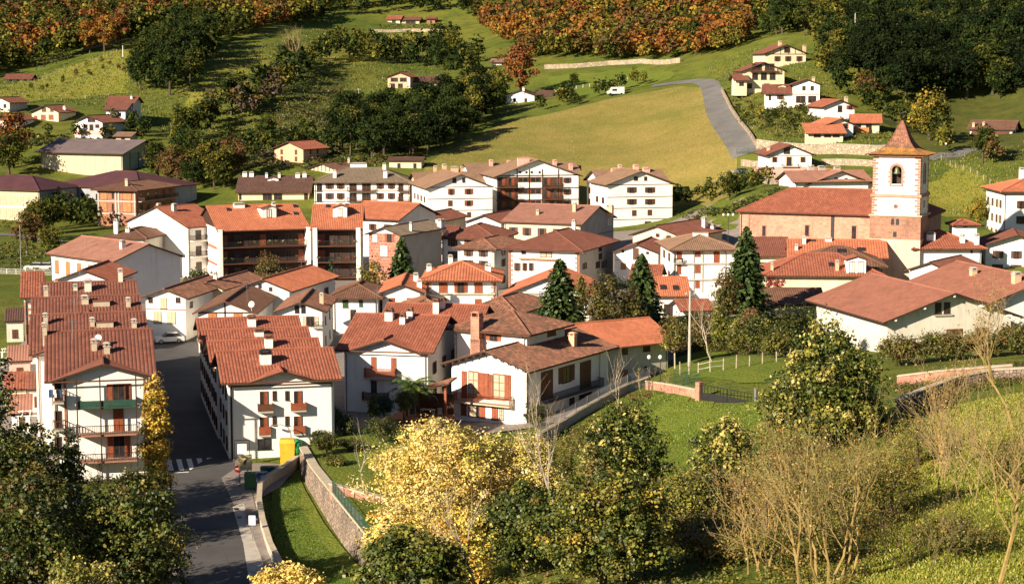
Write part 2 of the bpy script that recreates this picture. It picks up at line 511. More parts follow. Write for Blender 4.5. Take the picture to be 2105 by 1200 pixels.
GZ = _rbf(_gx, _gy).reshape(_gx.shape)
_rs = np.random.RandomState(5)
_far = np.clip((_gy - 480) / 200, 0, 1)
GZ = GZ + _far * (np.sin(_gx * .07 + 1.3 * np.sin(_gy * .03)) * np.cos(_gy * .06)) * .8
def gz(x, y):
    i = int(np.clip(np.searchsorted(GX, x) - 1, 0, len(GX) - 2))
    j = int(np.clip(np.searchsorted(GY, y) - 1, 0, len(GY) - 2))
    u = (x - GX[i]) / (GX[i + 1] - GX[i]); v = (y - GY[j]) / (GY[j + 1] - GY[j])
    a, b, c, d = GZ[j, i], GZ[j, i + 1], GZ[j + 1, i + 1], GZ[j + 1, i]
    if u >= v:
        return a + u * (b - a) + v * (c - b)
    return a + v * (d - a) + u * (c - d)
def hit(px, py, y0=60, y1=1600):
    """where the line of sight through a photo pixel meets the ground"""
    r = ray(px, py)
    r = r / r.y
    pv = y0
    y = y0
    while y < y1:
        p = CAMP + r * y
        if p.z < gz(p.x, p.y):
            lo, hi = pv, y
            for _ in range(12):
                m = (lo + hi) / 2
                p = CAMP + r * m
                if p.z < gz(p.x, p.y): hi = m
                else: lo = m
            p = CAMP + r * hi
            return Vector((p.x, p.y, gz(p.x, p.y)))
        pv = y
        y += 2.0
    p = CAMP + r * y1
    return Vector((p.x, p.y, gz(p.x, p.y)))
def make_ground():
    nx, ny = len(GX), len(GY)
    V = np.stack([_gx, _gy, GZ], -1).reshape(-1, 3)
    idx = np.arange(nx * ny).reshape(ny, nx)
    a = idx[:-1, :-1].ravel(); b = idx[:-1, 1:].ravel(); c = idx[1:, 1:].ravel(); d = idx[1:, :-1].ravel()
    T = np.concatenate([np.stack([a, b, c], 1), np.stack([a, c, d], 1)])
    me = bpy.data.meshes.new('ground')
    me.from_pydata(V.tolist(), [], T.tolist())
    me.materials.append(M['grass_hill'])
    me.shade_smooth()
    tag(link('ground', me), 'grassy valley floor and hillsides under the whole village', kind='structure')
make_ground()
def patch(name, pts, mat, off=.06, res=3.0, px=True, zf=None, label=None, kind='structure'):
    """a sheet of ground cover laid over the terrain inside an outline"""
    W = []
    for p in pts:
        if px:
            q = hit(*p) if zf is None else at(p[0], p[1], zf(0, 0))
            W.append(Vector((q.x, q.y)))
        else:
            W.append(Vector(p))
    B = []
    for i, p in enumerate(W):
        q = W[(i + 1) % len(W)]
        n = max(1, int((q - p).length / res))
        for k in range(n):
            B.append(p + (q - p) * (k / n))
    if 'grass' in mat and zf is None and name != 'meadow' and res >= 1.9:
        jr = random.Random(len(B))
        am = res * .55
        B = [p + Vector((jr.uniform(-am, am), jr.uniform(-am, am))) for p in B]
    xs = [p.x for p in B]; ys = [p.y for p in B]
    ins = []
    x = min(xs)
    while x < max(xs):
        y = min(ys)
        while y < max(ys):
            c = False
            k = len(B) - 1
            for i in range(len(B)):
                if (B[i].y > y) != (B[k].y > y) and x < (B[k].x - B[i].x) * (y - B[i].y) / (B[k].y - B[i].y) + B[i].x:
                    c = not c
                k = i
            if c:
                ins.append(Vector((x, y)))
            y += res
        x += res
    r = delaunay_2d_cdt(B + ins, [], [list(range(len(B)))], 1, 1e-4)
    zz = (lambda x, y: gz(x, y)) if zf is None else zf
    me = bpy.data.meshes.new(name)
    me.from_pydata([(p.x, p.y, zz(p.x, p.y) + off) for p in r[0]], [], [tuple(f) for f in r[2]])
    me.materials.append(M[mat])
    me.shade_smooth()
    if me.polygons and me.polygons[0].normal.z < 0:
        me.flip_normals()
    return tag(link(name, me), label, kind=kind)
def ribbon(name, pts, width, mat, off=.1, label=None, px=True, kind='structure', n=6):
    """a road or path: a strip of given width draped along a centre line"""
    P = [hit(*p) if px else Vector((p[0], p[1], 0)) for p in pts]
    P = [Vector((p.x, p.y)) for p in P]
    C = []
    for i in range(len(P) - 1):
        p0 = P[max(i - 1, 0)]; p1 = P[i]; p2 = P[i + 1]; p3 = P[min(i + 2, len(P) - 1)]
        for k in range(n):
            t = k / n
            C.append(.5 * ((2 * p1) + (p2 - p0) * t + (2 * p0 - 5 * p1 + 4 * p2 - p3) * t * t + (3 * p1 - p0 - 3 * p2 + p3) * t ** 3))
    C.append(P[-1])
    v, f = [], []
    m = 5
    for i, c in enumerate(C):
        d = (C[min(i + 1, len(C) - 1)] - C[max(i - 1, 0)]).normalized()
        nn = Vector((d.y, -d.x))
        w = width[0] + (width[1] - width[0]) * i / (len(C) - 1) if hasattr(width, '__len__') else width
        for j in range(m):
            q = c + nn * w * (j / (m - 1) - .5)
            v.append((q.x, q.y, gz(q.x, q.y) + off))
        if i:
            for j in range(m - 1):
                a = (i - 1) * m + j
                f.append((a, a + 1, a + m + 1, a + m))
    me = bpy.data.meshes.new(name)
    me.from_pydata(v, [], f)
    me.materials.append(M[mat])
    me.shade_smooth()
    if me.polygons[0].normal.z < 0:
        me.flip_normals()
    return tag(link(name, me), label, kind=kind)
def wall_line(name, pts, h, th, mat, label, cat='wall', base=-.6, cop=None, px=True, zs=None, group=None, capmat=None):
    """a low wall that follows the ground along a line"""
    P = [hit(*p) if px else Vector((p[0], p[1], gz(p[0], p[1]))) for p in pts]
    Q = []
    for i in range(len(P) - 1):
        n = max(1, int((P[i + 1] - P[i]).length / 4))
        for k in range(n):
            q = P[i].lerp(P[i + 1], k / n); Q.append(Vector((q.x, q.y, gz(q.x, q.y))))
    Q.append(P[-1])
    hh = h if hasattr(h, '__len__') else (h, h)
    mb = MB(); cb = MB()
    for i, q in enumerate(Q):
        d = Q[min(i + 1, len(Q) - 1)] - Q[max(i - 1, 0)]
        d.z = 0; d.normalize()
        nn = Vector((d.y, -d.x, 0)) * th / 2
        z1 = q.z + hh[0] + (hh[1] - hh[0]) * i / max(1, len(Q) - 1)
        n0 = len(mb.v)
        mb.v += [(q.x - nn.x, q.y - nn.y, q.z + base), (q.x + nn.x, q.y + nn.y, q.z + base), (q.x + nn.x, q.y + nn.y, z1), (q.x - nn.x, q.y - nn.y, z1)]
        nc = len(cb.v)
        e = nn * 1.35
        cb.v += [(q.x - e.x, q.y - e.y, z1 + .003), (q.x + e.x, q.y + e.y, z1 + .003), (q.x + e.x, q.y + e.y, z1 + .12), (q.x - e.x, q.y - e.y, z1 + .12)]
        if i:
            for a, bb in ((mb, n0), (cb, nc)):
                for k in range(4):
                    j = (k + 1) % 4
                    a.f.append((bb - 4 + k, bb - 4 + j, bb + j, bb + k))
    for a in (mb, cb):
        L = len(a.v)
        a.f.append((3, 2, 1, 0)); a.f.append((L - 4, L - 3, L - 2, L - 1))
    o = tag(mb.build(name, mat), label, cat, group)
    if cop:
        cb.build('coping', cop, o)
    return o, Q

# ------------------------------------------------------------------ ground cover, roads
patch('meadow', [(872, 344), (905, 318), (960, 293), (1020, 262), (1060, 246), (1110, 239), (1180, 222), (1250, 205), (1330, 190), (1400, 178), (1445, 180), (1455, 215), (1480, 255), (1508, 292), (1516, 330), (1500, 405), (1440, 420), (1380, 425), (1200, 425), (1000, 420), (870, 400)], 'grass_meadow', .08, 5, label='mown golden meadow sloping down behind the white flats')
patch('lawn', [(1130, 192), (1125, 160), (1200, 150), (1320, 140), (1400, 145), (1380, 165), (1300, 182), (1220, 200)], 'grass_lush', .08, 5, label='green pasture beyond the golden meadow')
patch('lawn', [(725, 222), (725, 185), (800, 183), (905, 182), (900, 215), (850, 226)], 'grass_lush', .08, 5, label='flat green pitch below the hillside farmhouse')
patch('pasture', [(0, 215), (0, 175), (80, 155), (150, 135), (230, 105), (285, 92), (270, 140), (255, 190), (150, 205), (60, 210)], 'grass_near', .08, 6, label='sunny sloping pasture above the left houses')
patch('pasture', [(365, 240), (375, 190), (430, 150), (500, 105), (560, 110), (550, 150), (470, 190), (420, 250), (380, 265)], 'grass_near', .08, 6, label='sunny grass bank between the dark tree clumps')
patch('pasture', [(400, 335), (470, 300), (560, 230), (620, 180), (700, 165), (710, 200), (705, 260), (690, 330), (560, 345)], 'grass_shade', .08, 6, label='rough grass hillside in painted shade beside the gully trees')  # the slope's shadow is carried by the darker grass colour
patch('pasture', [(660, 130), (720, 75), (830, 68), (925, 68), (900, 85), (820, 110), (760, 135)], 'grass_near', .08, 6, label='high pasture below the dry stone wall')
patch('pasture', [(1915, 440), (1918, 370), (1950, 335), (2010, 345), (2040, 400), (2030, 450)], 'grass_near', .08, 5, label='grass bank behind the bell tower')
patch('lawn', [(1140, 925), (1240, 850), (1345, 808), (1430, 824), (1560, 830), (1600, 870), (1530, 960), (1440, 1010), (1330, 1010), (1200, 980)], 'grass_lush', .08, 2, label='bright green lawn below the metal gate')
patch('lawn', [(1370, 770), (1390, 735), (1500, 722), (1640, 735), (1640, 765), (1560, 790), (1440, 780)], 'grass_lush', .08, 2, label='grassy plot with fence posts behind the gate')
patch('grass_slope', [(1640, 1215), (1700, 1080), (1800, 960), (1870, 880), (1950, 840), (2060, 815), (2160, 805), (2200, 1215)], 'grass_near', .08, 2, label='steep grass slope under the bare trees at lower right')
patch('town_ground', [(-62, 168), (-40, 178), (-14, 192), (8, 202), (18, 230), (32, 262), (60, 300), (72, 345), (40, 420), (0, 440), (-80, 445), (-82, 400), (-84, 330), (-72, 280), (-68, 240), (-64, 200)], 'paving', .05, 6, px=False, label='worn paved ground between the village houses')
# street between the two terraces
ST = [(-19, 120), (-22.6, 140.7), (-25.8, 154), (-29.2, 172), (-31.6, 183), (-37.2, 208.6), (-44.4, 243), (-49, 265), (-54.5, 290)]
ribbon('street', ST, 6.4, 'asphalt', .14, 'asphalt street running between the two red roofed terraces', px=False)
def kerbs():
    for side, lb in ((1, 'stone kerb and footway along the near terrace side of the street'), (-1, 'stone kerb and footway along the far left side of the street')):
        pts = []
        for i, (x, y) in enumerate(ST):
            a = ST[max(i - 1, 0)]; b = ST[min(i + 1, len(ST) - 1)]
            d = Vector((b[0] - a[0], b[1] - a[1])).normalized()
            w = 3.2 + (.5 if side > 0 else .45)
            pts.append((x + d.y * w * side, y - d.x * w * side))
        v = []; f = []
        th = .45 if side > 0 else .4
        for i, p in enumerate(pts):
            a = pts[max(i - 1, 0)]; b = pts[min(i + 1, len(pts) - 1)]
            d = Vector((b[0] - a[0], b[1] - a[1])).normalized()
            for s_, z in ((-th, -.1), (-th, .27), (th, .27), (th, -.1)):
                q = (p[0] + d.y * s_, p[1] - d.x * s_)
                v.append((q[0], q[1], gz(*q) + z))
            if i:
                for k in range(3):
                    n = i * 4
                    f.append((n - 4 + k, n - 4 + k + 1, n + k + 1, n + k))
        me = bpy.data.meshes.new('footway'); me.from_pydata(v, [], f); me.materials.append(M['paving'])
        tag(link('footway', me), lb, kind='structure')
kerbs()
A13 = math.radians(13.3)
def crossing():
    c = at(402, 955, .15)
    ax = Vector((-math.sin(A13), math.cos(A13), 0)); bx = Vector((math.cos(A13), math.sin(A13), 0))
    r = tag(empty('zebra_crossing', (c.x, c.y, gz(c.x, c.y) + .146)), 'worn white zebra crossing on the street below the terraces', 'crossing', kind='structure')
    for i in range(6):
        mb = MB()
        q = bx * (i - 2.5)
        P = [q + ax * a + bx * b for a, b in ((-2.6, -.25), (-2.6, .25), (2.6, .25), (2.6, -.25))]
        mb.v = [tuple(p) for p in P]; mb.f = [(0, 1, 2, 3)]
        mb.build('stripe', 'paint_white', r)
    for k, off in ((0, -3.6),):
        mb = MB()
        P = [ax * off + bx * b + ax * a for a, b in ((-.15, -2.9), (-.15, 2.9), (.15, 2.9), (.15, -2.9))]
        mb.v = [tuple(p) for p in P]; mb.f = [(0, 1, 2, 3)]
        mb.build('stop_line', 'paint_white', r)
crossing()
# lay-by right of the street with board and bins
patch('pavement', [(455, 985), (500, 955), (560, 955), (612, 962), (575, 1005), (520, 1035), (480, 1040)], 'paving', .17, 1.5, label='cobbled lay-by with bins beside the street')
patch('pavement', [(478, 1045), (528, 1022), (540, 1080), (545, 1150), (560, 1215), (515, 1215), (500, 1120)], 'concrete', .16, 1.5, label='pale concrete ramp beside the street')
# lawn strip between the two stone walls
patch('lawn', [(560, 1010), (600, 985), (612, 975), (628, 1010), (665, 1075), (725, 1150), (775, 1215), (610, 1215), (570, 1130), (556, 1060)], 'grass_lush', .1, 1.2, label='narrow lawn strip beneath the stone retaining wall')
# hill road on the right of the meadow
ribbon('road', [(1535, 318), (1518, 292), (1492, 258), (1474, 225), (1466, 195), (1450, 170), (1400, 170), (1340, 178)], (7.4, 5.6), 'asphalt_light', .14, 'grey lane climbing along the edge of the golden meadow')
ribbon('path', [(705, 68), (750, 82), (790, 93), (830, 103)], 4.0, 'soil', .14, 'pale dirt track across the high pasture')
ribbon('road', [(1905, 330), (1935, 318), (1960, 322), (1985, 310), (2060, 305)], 5.0, 'asphalt_light', .14, 'grey lane behind the bell tower')
ribbon('road', [(-10, 482), (60, 485), (110, 500)], 6, 'asphalt_light', .14, 'side road past the school at far left')

def garden_z(x, y):
    return max(gz(x, y) + .02, 1.9 + (185 - y) * .036)
patch('pasture', [(1790, 245), (1860, 215), (1960, 195), (2120, 155), (2200, 160), (2200, 335), (2000, 325), (1900, 315)], 'grass_shade', .09, 6, label='rough pasture in painted shade under the dark wood at right')  # shade below the wood, painted as a darker grass sheet

# ------------------------------------------------------------------ house kit
def tile_planes(name, planes, mat, parent, step=.42, amp=.075, lift=.02):
    V = []; Fc = []; UV = []
    for poly in planes:
        P = [Vector(p) for p in poly]
        n = Vector((0, 0, 0))
        for i in range(len(P)):
            n += P[i].cross(P[(i + 1) % len(P)])
        n.normalize()
        if n.z < 0:
            n = -n
        g = Vector((0, 0, -1)); g = g - n * g.dot(n)
        if g.length < 1e-4:
            g = Vector((0, -1, 0))
        vv = g.normalized(); uu = vv.cross(n).normalized()
        o = P[0]
        q = [((p - o).dot(uu), (p - o).dot(vv)) for p in P]
        u0 = min(a for a, _ in q); u1 = max(a for a, _ in q)
        k0 = math.floor(u0 / step * 4); k1 = math.ceil(u1 / step * 4)
        us = [u0 + 1e-3] + [k * step / 4 for k in range(k0, k1 + 1) if u0 + .02 < k * step / 4 < u1 - .02] + [u1 - 1e-3]
        pr = None
        for u in us:
            vs_ = []
            for i in range(len(q)):
                a, b = q[i], q[(i + 1) % len(q)]
                if (a[0] <= u) != (b[0] <= u):
                    vs_.append(a[1] + (b[1] - a[1]) * (u - a[0]) / (b[0] - a[0]))
            if len(vs_) < 2:
                pr = None
                continue
            h = amp * (abs(math.sin(math.pi * u / step)) ** .8) + lift
            i0 = len(V)
            for v in (min(vs_), max(vs_)):
                V.append(tuple(o + uu * u + vv * v + n * h))
                UV.append((u / step, v / .42))
            if pr is not None:
                Fc.append((pr, pr + 1, i0 + 1, i0))
            pr = i0
    me = bpy.data.meshes.new(name)
    me.from_pydata(V, [], Fc)
    me.materials.append(M[mat])
    lay = me.uv_layers.new(name='UVMap')
    li = np.empty(len(me.loops), dtype=np.int32)
    me.loops.foreach_get('vertex_index', li)
    lay.data.foreach_set('uv', np.array(UV, dtype=np.float32)[li].reshape(-1))
    if me.polygons and me.polygons[0].normal.z < 0:
        me.flip_normals()
    o = link(name, me, parent)
    o['kind'] = 'stuff'
    return o
UNIT = {}
def unit(kind, mat):
    """shared unit shapes on a wall: x -.5...5, z 0..1, outwards is -y"""
    k = (kind, mat)
    if k in UNIT:
        return UNIT[k]
    mb = MB()
    if kind == 'frame':
        for a in (-.5, .44):
            mb.box(a, a + .06, -.06, .0, 0, 1)
        mb.box(-.03, .03, -.055, 0, .05, .95)
        mb.box(-.44, .44, -.061, 0, .95, 1.0); mb.box(-.56, .56, -.12, 0, -.05, 0)
    elif kind == 'frame4':
        for a in (-.5, .44):
            mb.box(a, a + .06, -.06, .0, 0, 1)
        mb.box(-.03, .03, -.055, 0, .05, .95)
        for z in (.33, .64):
            mb.box(-.44, .44, -.05, 0, z - .012, z + .012)
        mb.box(-.44, .44, -.061, 0, .95, 1.0); mb.box(-.56, .56, -.12, 0, -.05, 0)
    elif kind == 'surround':
        mb.box(-.68, -.5, -.045, 0, -.08, 1.1); mb.box(.5, .68, -.045, 0, -.08, 1.1)
        mb.box(-.5, .5, -.046, 0, 1.0, 1.1); mb.box(-.5, .5, -.05, 0, -.09, 0)
    elif kind == 'pane':
        mb.box(-.46, .46, -.03, -.004, 0, .97)
    elif kind in ('sl', 'sr', 'cl', 'cr'):
        x0 = {'sl': -1.02, 'sr': .54, 'cl': -.46, 'cr': .01}[kind]
        w = .48 if kind[0] == 's' else .45
        y0 = -.075 if kind[0] == 's' else -.07
        mb.box(x0, x0 + w, y0 + .02, -.032, .0, 1)
        mb.box(x0, x0 + .07, y0, y0 + .019, 0, 1); mb.box(x0 + w - .07, x0 + w, y0, y0 + .019, 0, 1)
        for z in (0, .47, .94):
            mb.box(x0 + .071, x0 + w - .071, y0, y0 + .018, z, z + .06)
    elif kind == 'cube':
        mb.box(-.5, .5, -1, 0, 0, 1)
    me = mb.mesh({'sl': 'shutter', 'sr': 'shutter', 'cl': 'shutter', 'cr': 'shutter'}.get(kind, kind), mat)
    UNIT[k] = me
    return me
class House:
    def __init__(s, name, label, loc, yaw, w, D, h, roof='gx', pitch=19, ov=.7, wall='white', tile='tile_red', cat='house',
                 group=None, cross=None, tstep=.34, wood='wood_dark', ovx=None, base=2.5, ridge=0, group_ok=True):
        s.w, s.D, s.h, s.yaw = w, D, h, yaw
        s.loc = Vector(loc)
        s.root = empty(name, s.loc, yaw)
        tag(s.root, label, cat, group)
        s.T = math.tan(math.radians(pitch))
        s.wood = wood
        T = s.T; o = ov; ox = o if ovx is None else ovx
        hw = w / 2; ze = h - o * T
        walls = MB(); planes = []; ridges = []
        L = .10  # the tiles lie this far above the wall head
        b = -base
        if roof == 'gy':
            rx = ridge
            zr = h + (hw + abs(rx)) * T
            tl = (zr - h) / (hw + rx); trr = (zr - h) / (hw - rx)
            prof = [(-hw, b), (hw, b), (hw, h), (rx, zr), (-hw, h)]
            walls.prism([(x, 0, z) for x, z in prof], [(x, D, z) for x, z in prof])
            planes = [[(rx, -o, zr + L), (rx, D + o, zr + L), (-hw - o, D + o, h - o * tl + L), (-hw - o, -o, h - o * tl + L)],
                      [(rx, D + o, zr + L), (rx, -o, zr + L), (hw + o, -o, h - o * trr + L), (hw + o, D + o, h - o * trr + L)]]
            ridges = [((rx, -o, zr + L), (rx, D + o, zr + L))]
            s.zr = zr
        elif roof in ('gx', 'gxc'):
            yr = D / 2 + ridge
            zr = h + yr * T
            tb = (zr - h) / (D - yr)
            prof = [(0, b), (0, h), (yr, zr), (D, h), (D, b)]
            walls.prism([(-hw, y, z) for y, z in prof], [(hw, y, z) for y, z in prof])
            zb = h - o * tb
            back = [(hw + ox, yr, zr + L), (-hw - ox, yr, zr + L), (-hw - ox, D + o, zb + L), (hw + ox, D + o, zb + L)]
            # flip order so that it is ccw from above
            planes = [back]
            ridges = [((-hw - ox, yr, zr + L), (hw + ox, yr, zr + L))]
            if roof == 'gx':
                planes.append([(-hw - ox, yr, zr + L), (hw + ox, yr, zr + L), (hw + ox, -o, ze + L), (-hw - ox, -o, ze + L)])
            else:
                cx, cw, ct = cross
                tc = math.tan(math.radians(ct))
                fl = max(-hw - ox, cx - cw / 2); fr = min(hw + ox, cx + cw / 2)
                zc = ze + (cw / 2) * tc
                yb = (zc - h) / T
                Ltop = (cx, yr, zr + L)
                planes.append([(-hw - ox, yr, zr + L), Ltop, (cx, yb, zc + L), (fl, -o, ze + L), (-hw - ox, -o, ze + L)])
                planes.append([Ltop, (hw + ox, yr, zr + L), (hw + ox, -o, ze + L), (fr, -o, ze + L), (cx, yb, zc + L)])
                po = o + .12
                planes.append([(cx, -po, zc + L), (cx, yb, zc + L), (fl, -o, ze + L), (fl, -po, ze + L)])
                planes.append([(cx, yb, zc + L), (cx, -po, zc + L), (fr, -po, ze + L), (fr, -o, ze + L)])
                ridges.append(((cx, -po, zc + L), (cx, yb, zc + L)))
                a = max(-hw, fl); c = min(hw, fr)
                za = ze + (a - fl) * tc; zcR = ze + (fr - c) * tc
                gp = [(a, max(h - .3, za - .3)), (c, max(h - .3, zcR - .3)), (c, zcR), (cx, zc), (a, za)]
                walls.prism([(x, -.003, z) for x, z in gp], [(x, max(yb - .2, .5), z) for x, z in gp])
            s.zr = zr
        elif roof == 'hip':
            walls.box(-hw, hw, 0, D, b, h)
            m = min(hw, D / 2)
            zr = h + m * T
            if w >= D:
                r0, r1 = (-hw + m, D / 2, zr + L), (hw - m, D / 2, zr + L)
                if w - D < .4:
                    r1 = r0 = (0, D / 2, zr + L)
            else:
                r0, r1 = (0, m, zr + L), (0, D - m, zr + L)
            c = [(-hw - o, -o, ze + L), (hw + o, -o, ze + L), (hw + o, D + o, ze + L), (-hw - o, D + o, ze + L)]
            if w >= D:
                planes = [[c[0], c[1], r1, r0], [c[1], c[2], r1], [c[2], c[3], r0, r1], [c[3], c[0], r0]]
                ridges = [(r0, r1)] if r0 != r1 else []
                ridges += [(c[0], r0), (c[3], r0), (c[1], r1), (c[2], r1)]
            else:
                planes = [[c[0], c[1], r0], [c[1], c[2], r1, r0], [c[2], c[3], r1], [c[3], c[0], r0, r1]]
                ridges = [(r0, r1), (c[0], r0), (c[1], r0), (c[2], r1), (c[3], r1)]
            planes = [[p for i, p in enumerate(pl) if i == 0 or p != pl[i - 1]] for pl in planes]
            s.zr = zr
        elif roof == 'shed':       # falls towards the front
            zr = h + D * T
            prof = [(0, b), (0, h), (D, zr), (D, b)]
            walls.prism([(-hw, y, z) for y, z in prof], [(hw, y, z) for y, z in prof])
            planes = [[(-hw - ox, D + o, zr + o * T + L), (hw + ox, D + o, zr + o * T + L), (hw + ox, -o, ze + L), (-hw - ox, -o, ze + L)]]
            s.zr = zr
        elif roof == 'shedx':      # falls towards local -x
            zr = h + w * T
            prof = [(-hw, b), (hw, b), (hw, zr), (-hw, h)]
            walls.prism([(x, 0, z) for x, z in prof], [(x, D, z) for x, z in prof])
            planes = [[(hw + o, -o, zr + o * T + L), (hw + o, D + o, zr + o * T + L), (-hw - o, D + o, ze + L), (-hw - o, -o, ze + L)]]
            s.zr = zr
        s.walls = walls.build('wall', wall, s.root)
        s.planes = planes
        rf = MB()
        for pl in planes:
            rf.prism([(p[0], p[1], p[2] - .16) for p in pl], [(p[0], p[1], p[2] - .005) for p in pl])
        s.roof = rf.build('roof', wood, s.root)
        if tile.startswith('sheet'):
            tile_planes('roof_sheet', planes, tile, s.roof, 1.0, .04)
        else:
            tile_planes('roof_tiles', planes, tile, s.roof, tstep, tstep * .14)
        for a, bb in ridges:
            rm = MB()
            a = Vector(a); bb = Vector(bb)
            rm.tube([a + Vector((0, 0, .02)), a.lerp(bb, .5) + Vector((0, 0, .05)), bb + Vector((0, 0, .02))], .15, 5)
            ro = rm.build('ridge_cap', tile, s.roof)
        if roof in ('gx', 'hip', 'gxc') and h > 4.0:
            gm = MB().tube([(-hw - ox + .05, -o - .06, ze + .02), (hw + ox - .05, -o - .06, ze + .02)], .08, 6)
            gm.build('gutter', 'wood_brown', s.root)
            for sx in (-1, 1):
                pm = MB().tube([(sx * (hw - .25), -o - .02, ze), (sx * (hw - .25), -.1, ze - .5), (sx * (hw - .25), -.1, b + 1)], .05, 5)
                pm.build('downpipe', 'metal_dark' if (len(label) % 2) else 'wood_brown', s.root)
        s.cs = math.cos(yaw), math.sin(yaw)
    def loc_ray(s, px, py):
        c, sn = s.cs
        o = CAMP - s.loc; d = ray(px, py)
        f = lambda v: Vector((v.x * c + v.y * sn, -v.x * sn + v.y * c, v.z))
        return f(o), f(d)
    def on_face(s, face, px, py, off=0):
        o, d = s.loc_ray(px, py)
        if face == 'F':
            t = (-off - o.y) / d.y
        elif face == 'R':
            t = (s.w / 2 + off - o.x) / d.x
        else:
            t = (-s.w / 2 - off - o.x) / d.x
        p = o + d * t
        return (p.x if face == 'F' else p.y), p.z
    def rect(s, face, r):
        a = s.on_face(face, (r[0] + r[2]) / 2, r[3])
        b = s.on_face(face, (r[0] + r[2]) / 2, r[1])
        m = (r[1] + r[3]) / 2
        u0 = s.on_face(face, r[0], m)[0]; u1 = s.on_face(face, r[2], m)[0]
        return min(u0, u1), max(u0, u1), a[1], b[1]
    def put(s, face, u, z, off=0):
        if face == 'F': return (u, -off, z), 0
        if face == 'R': return (s.w / 2 + off, u, z), math.pi / 2
        return (-s.w / 2 - off, u, z), -math.pi / 2
    def window(s, face, u, z, w, h, style='so', col='wood_brown', frame='wood_brown', name='window'):
        """so: open shutters at the sides, sc: closed, dk: bare, hs: one shutter, su: stone surround"""
        lim = (s.w / 2 if face == 'F' else s.D)
        loc, rz = s.put(face, u, z, .004)
        o = link(name, unit('frame4' if style.endswith('4') else 'frame', frame), s.root, loc, rz, (w, 1, h))
        st = style.rstrip('4')
        if st != 'sc':
            link('pane', unit('pane', 'curtain' if style.endswith('4') else 'pane'), o)
        if st == 'so':
            link('shutter', unit('sl', col), o); link('shutter', unit('sr', col), o)
        elif st == 'sc':
            link('shutter', unit('cl', col), o); link('shutter', unit('cr', col), o)
        elif st == 'hs':
            link('shutter', unit('sr', col), o)
        elif st == 'hc':
            link('shutter', unit('cr', col), o)
        elif st == 'su':
            link('surround', unit('surround', 'pink_block'), o)
        elif st == 'sup':
            link('surround', unit('surround', 'peach'), o)
        return o
    def win(s, face, rects, style='so', col='wood_brown', frame='wood_brown', name='window'):
        for r in rects:
            u0, u1, z0, z1 = s.rect(face, r)
            w = u1 - u0
            u = (u0 + u1) / 2
            if style.startswith('so'):
                w *= .5
            elif style.startswith('hs'):
                w *= .66; u -= w * .25 * (1 if face != 'L' else -1)
            s.window(face, u, z0, w, z1 - z0, style, col, frame, name)
    def grid(s, face, us, zs, w=1.0, h=1.3, style='so', col='wood_brown', frame='wood_brown', skip=()):
        full = s.w if face == 'F' else s.D
        for i, z in enumerate(zs):
            for j, u in enumerate(us):
                if (i, j) in skip:
                    continue
                uu = (u - .5) * full if face == 'F' else u * full
                s.window(face, uu, z, w, h, style, col, frame)
    def strip(s, face, u0, u1, z0, z1, mat='wood_dark', name='beam', th=.04, off=0):
        loc, rz = s.put(face, (u0 + u1) / 2, z0, .002 + off)
        return link(name, unit('cube', mat), s.root, loc, rz, (u1 - u0, th, z1 - z0))
    def pstrip(s, face, r, mat='wood_dark', name='beam', th=.04):
        u0, u1, z0, z1 = s.rect(face, r)
        return s.strip(face, u0, u1, z0, z1, mat, name, th)
    def balcony(s, face, u0, u1, z, depth=1.0, rail=1.0, mat='metal_dark', slab='concrete', gap=.16, bar=.035, fill=None):
        loc, rz = s.put(face, (u0 + u1) / 2, z)
        w = (u1 - u0) / 2
        mb = MB().box(-w, w, -depth, -.002, -.16, 0)
        o = mb.build('balcony', slab, s.root)
        o.location = loc; o.rotation_euler = (0, 0, rz)
        r = MB()
        r.box(-w, w, -depth, -depth + .06, rail - .06, rail)
        for sx in (-w, w - .06):
            r.box(sx, sx + .06, -depth + .061, -.002, rail - .06, rail)
        if fill:
            r.box(-w + .02, w - .02, -depth + .01, -depth + .045, .06, rail - .07)
            for sx in (-w + .012, w - .047):
                r.box(sx, sx + .035, -depth + .061, -.002, .06, rail - .07)
        n = max(2, int(2 * w / gap))
        for i in range(n + 1):
            x = -w + (2 * w - bar) * i / n
            r.box(x, x + bar, -depth + .008, -depth + .05, 0, rail - .06)
        m = max(1, int(depth / gap))
        for sx in (-w + .008, w - .05):
            for i in range(1, m):
                y = -depth + depth * i / m
                r.box(sx, sx + .042, y, y + bar, 0, rail - .06)
        r.build('railing', mat, o)
        return o
    def pbalcony(s, face, r, **k):
        """photo rectangle: top rail to slab underside"""
        u0, u1, z0, z1 = s.rect(face, r)
        return s.balcony(face, u0, u1, z0 + .1, rail=z1 - z0 - .1, **k)
    def roof_hit(s, px, py):
        o, d = s.loc_ray(px, py)
        best = None
        for pl in s.planes:
            P = [Vector(p) for p in pl]
            n = (P[1] - P[0]).cross(P[2] - P[0]).normalized()
            if abs(d.dot(n)) < 1e-6: continue
            t = (P[0] - o).dot(n) / d.dot(n)
            q = o + d * t
            if n.z < 0: n = -n
            sg = [((P[(i + 1) % len(P)] - P[i]).cross(q - P[i])).z for i in range(len(P))]
            if (all(x >= -1e-3 for x in sg) or all(x <= 1e-3 for x in sg)) and t > 0 and (best is None or t < best[0]):
                best = (t, q)
        return best[1] if best else None
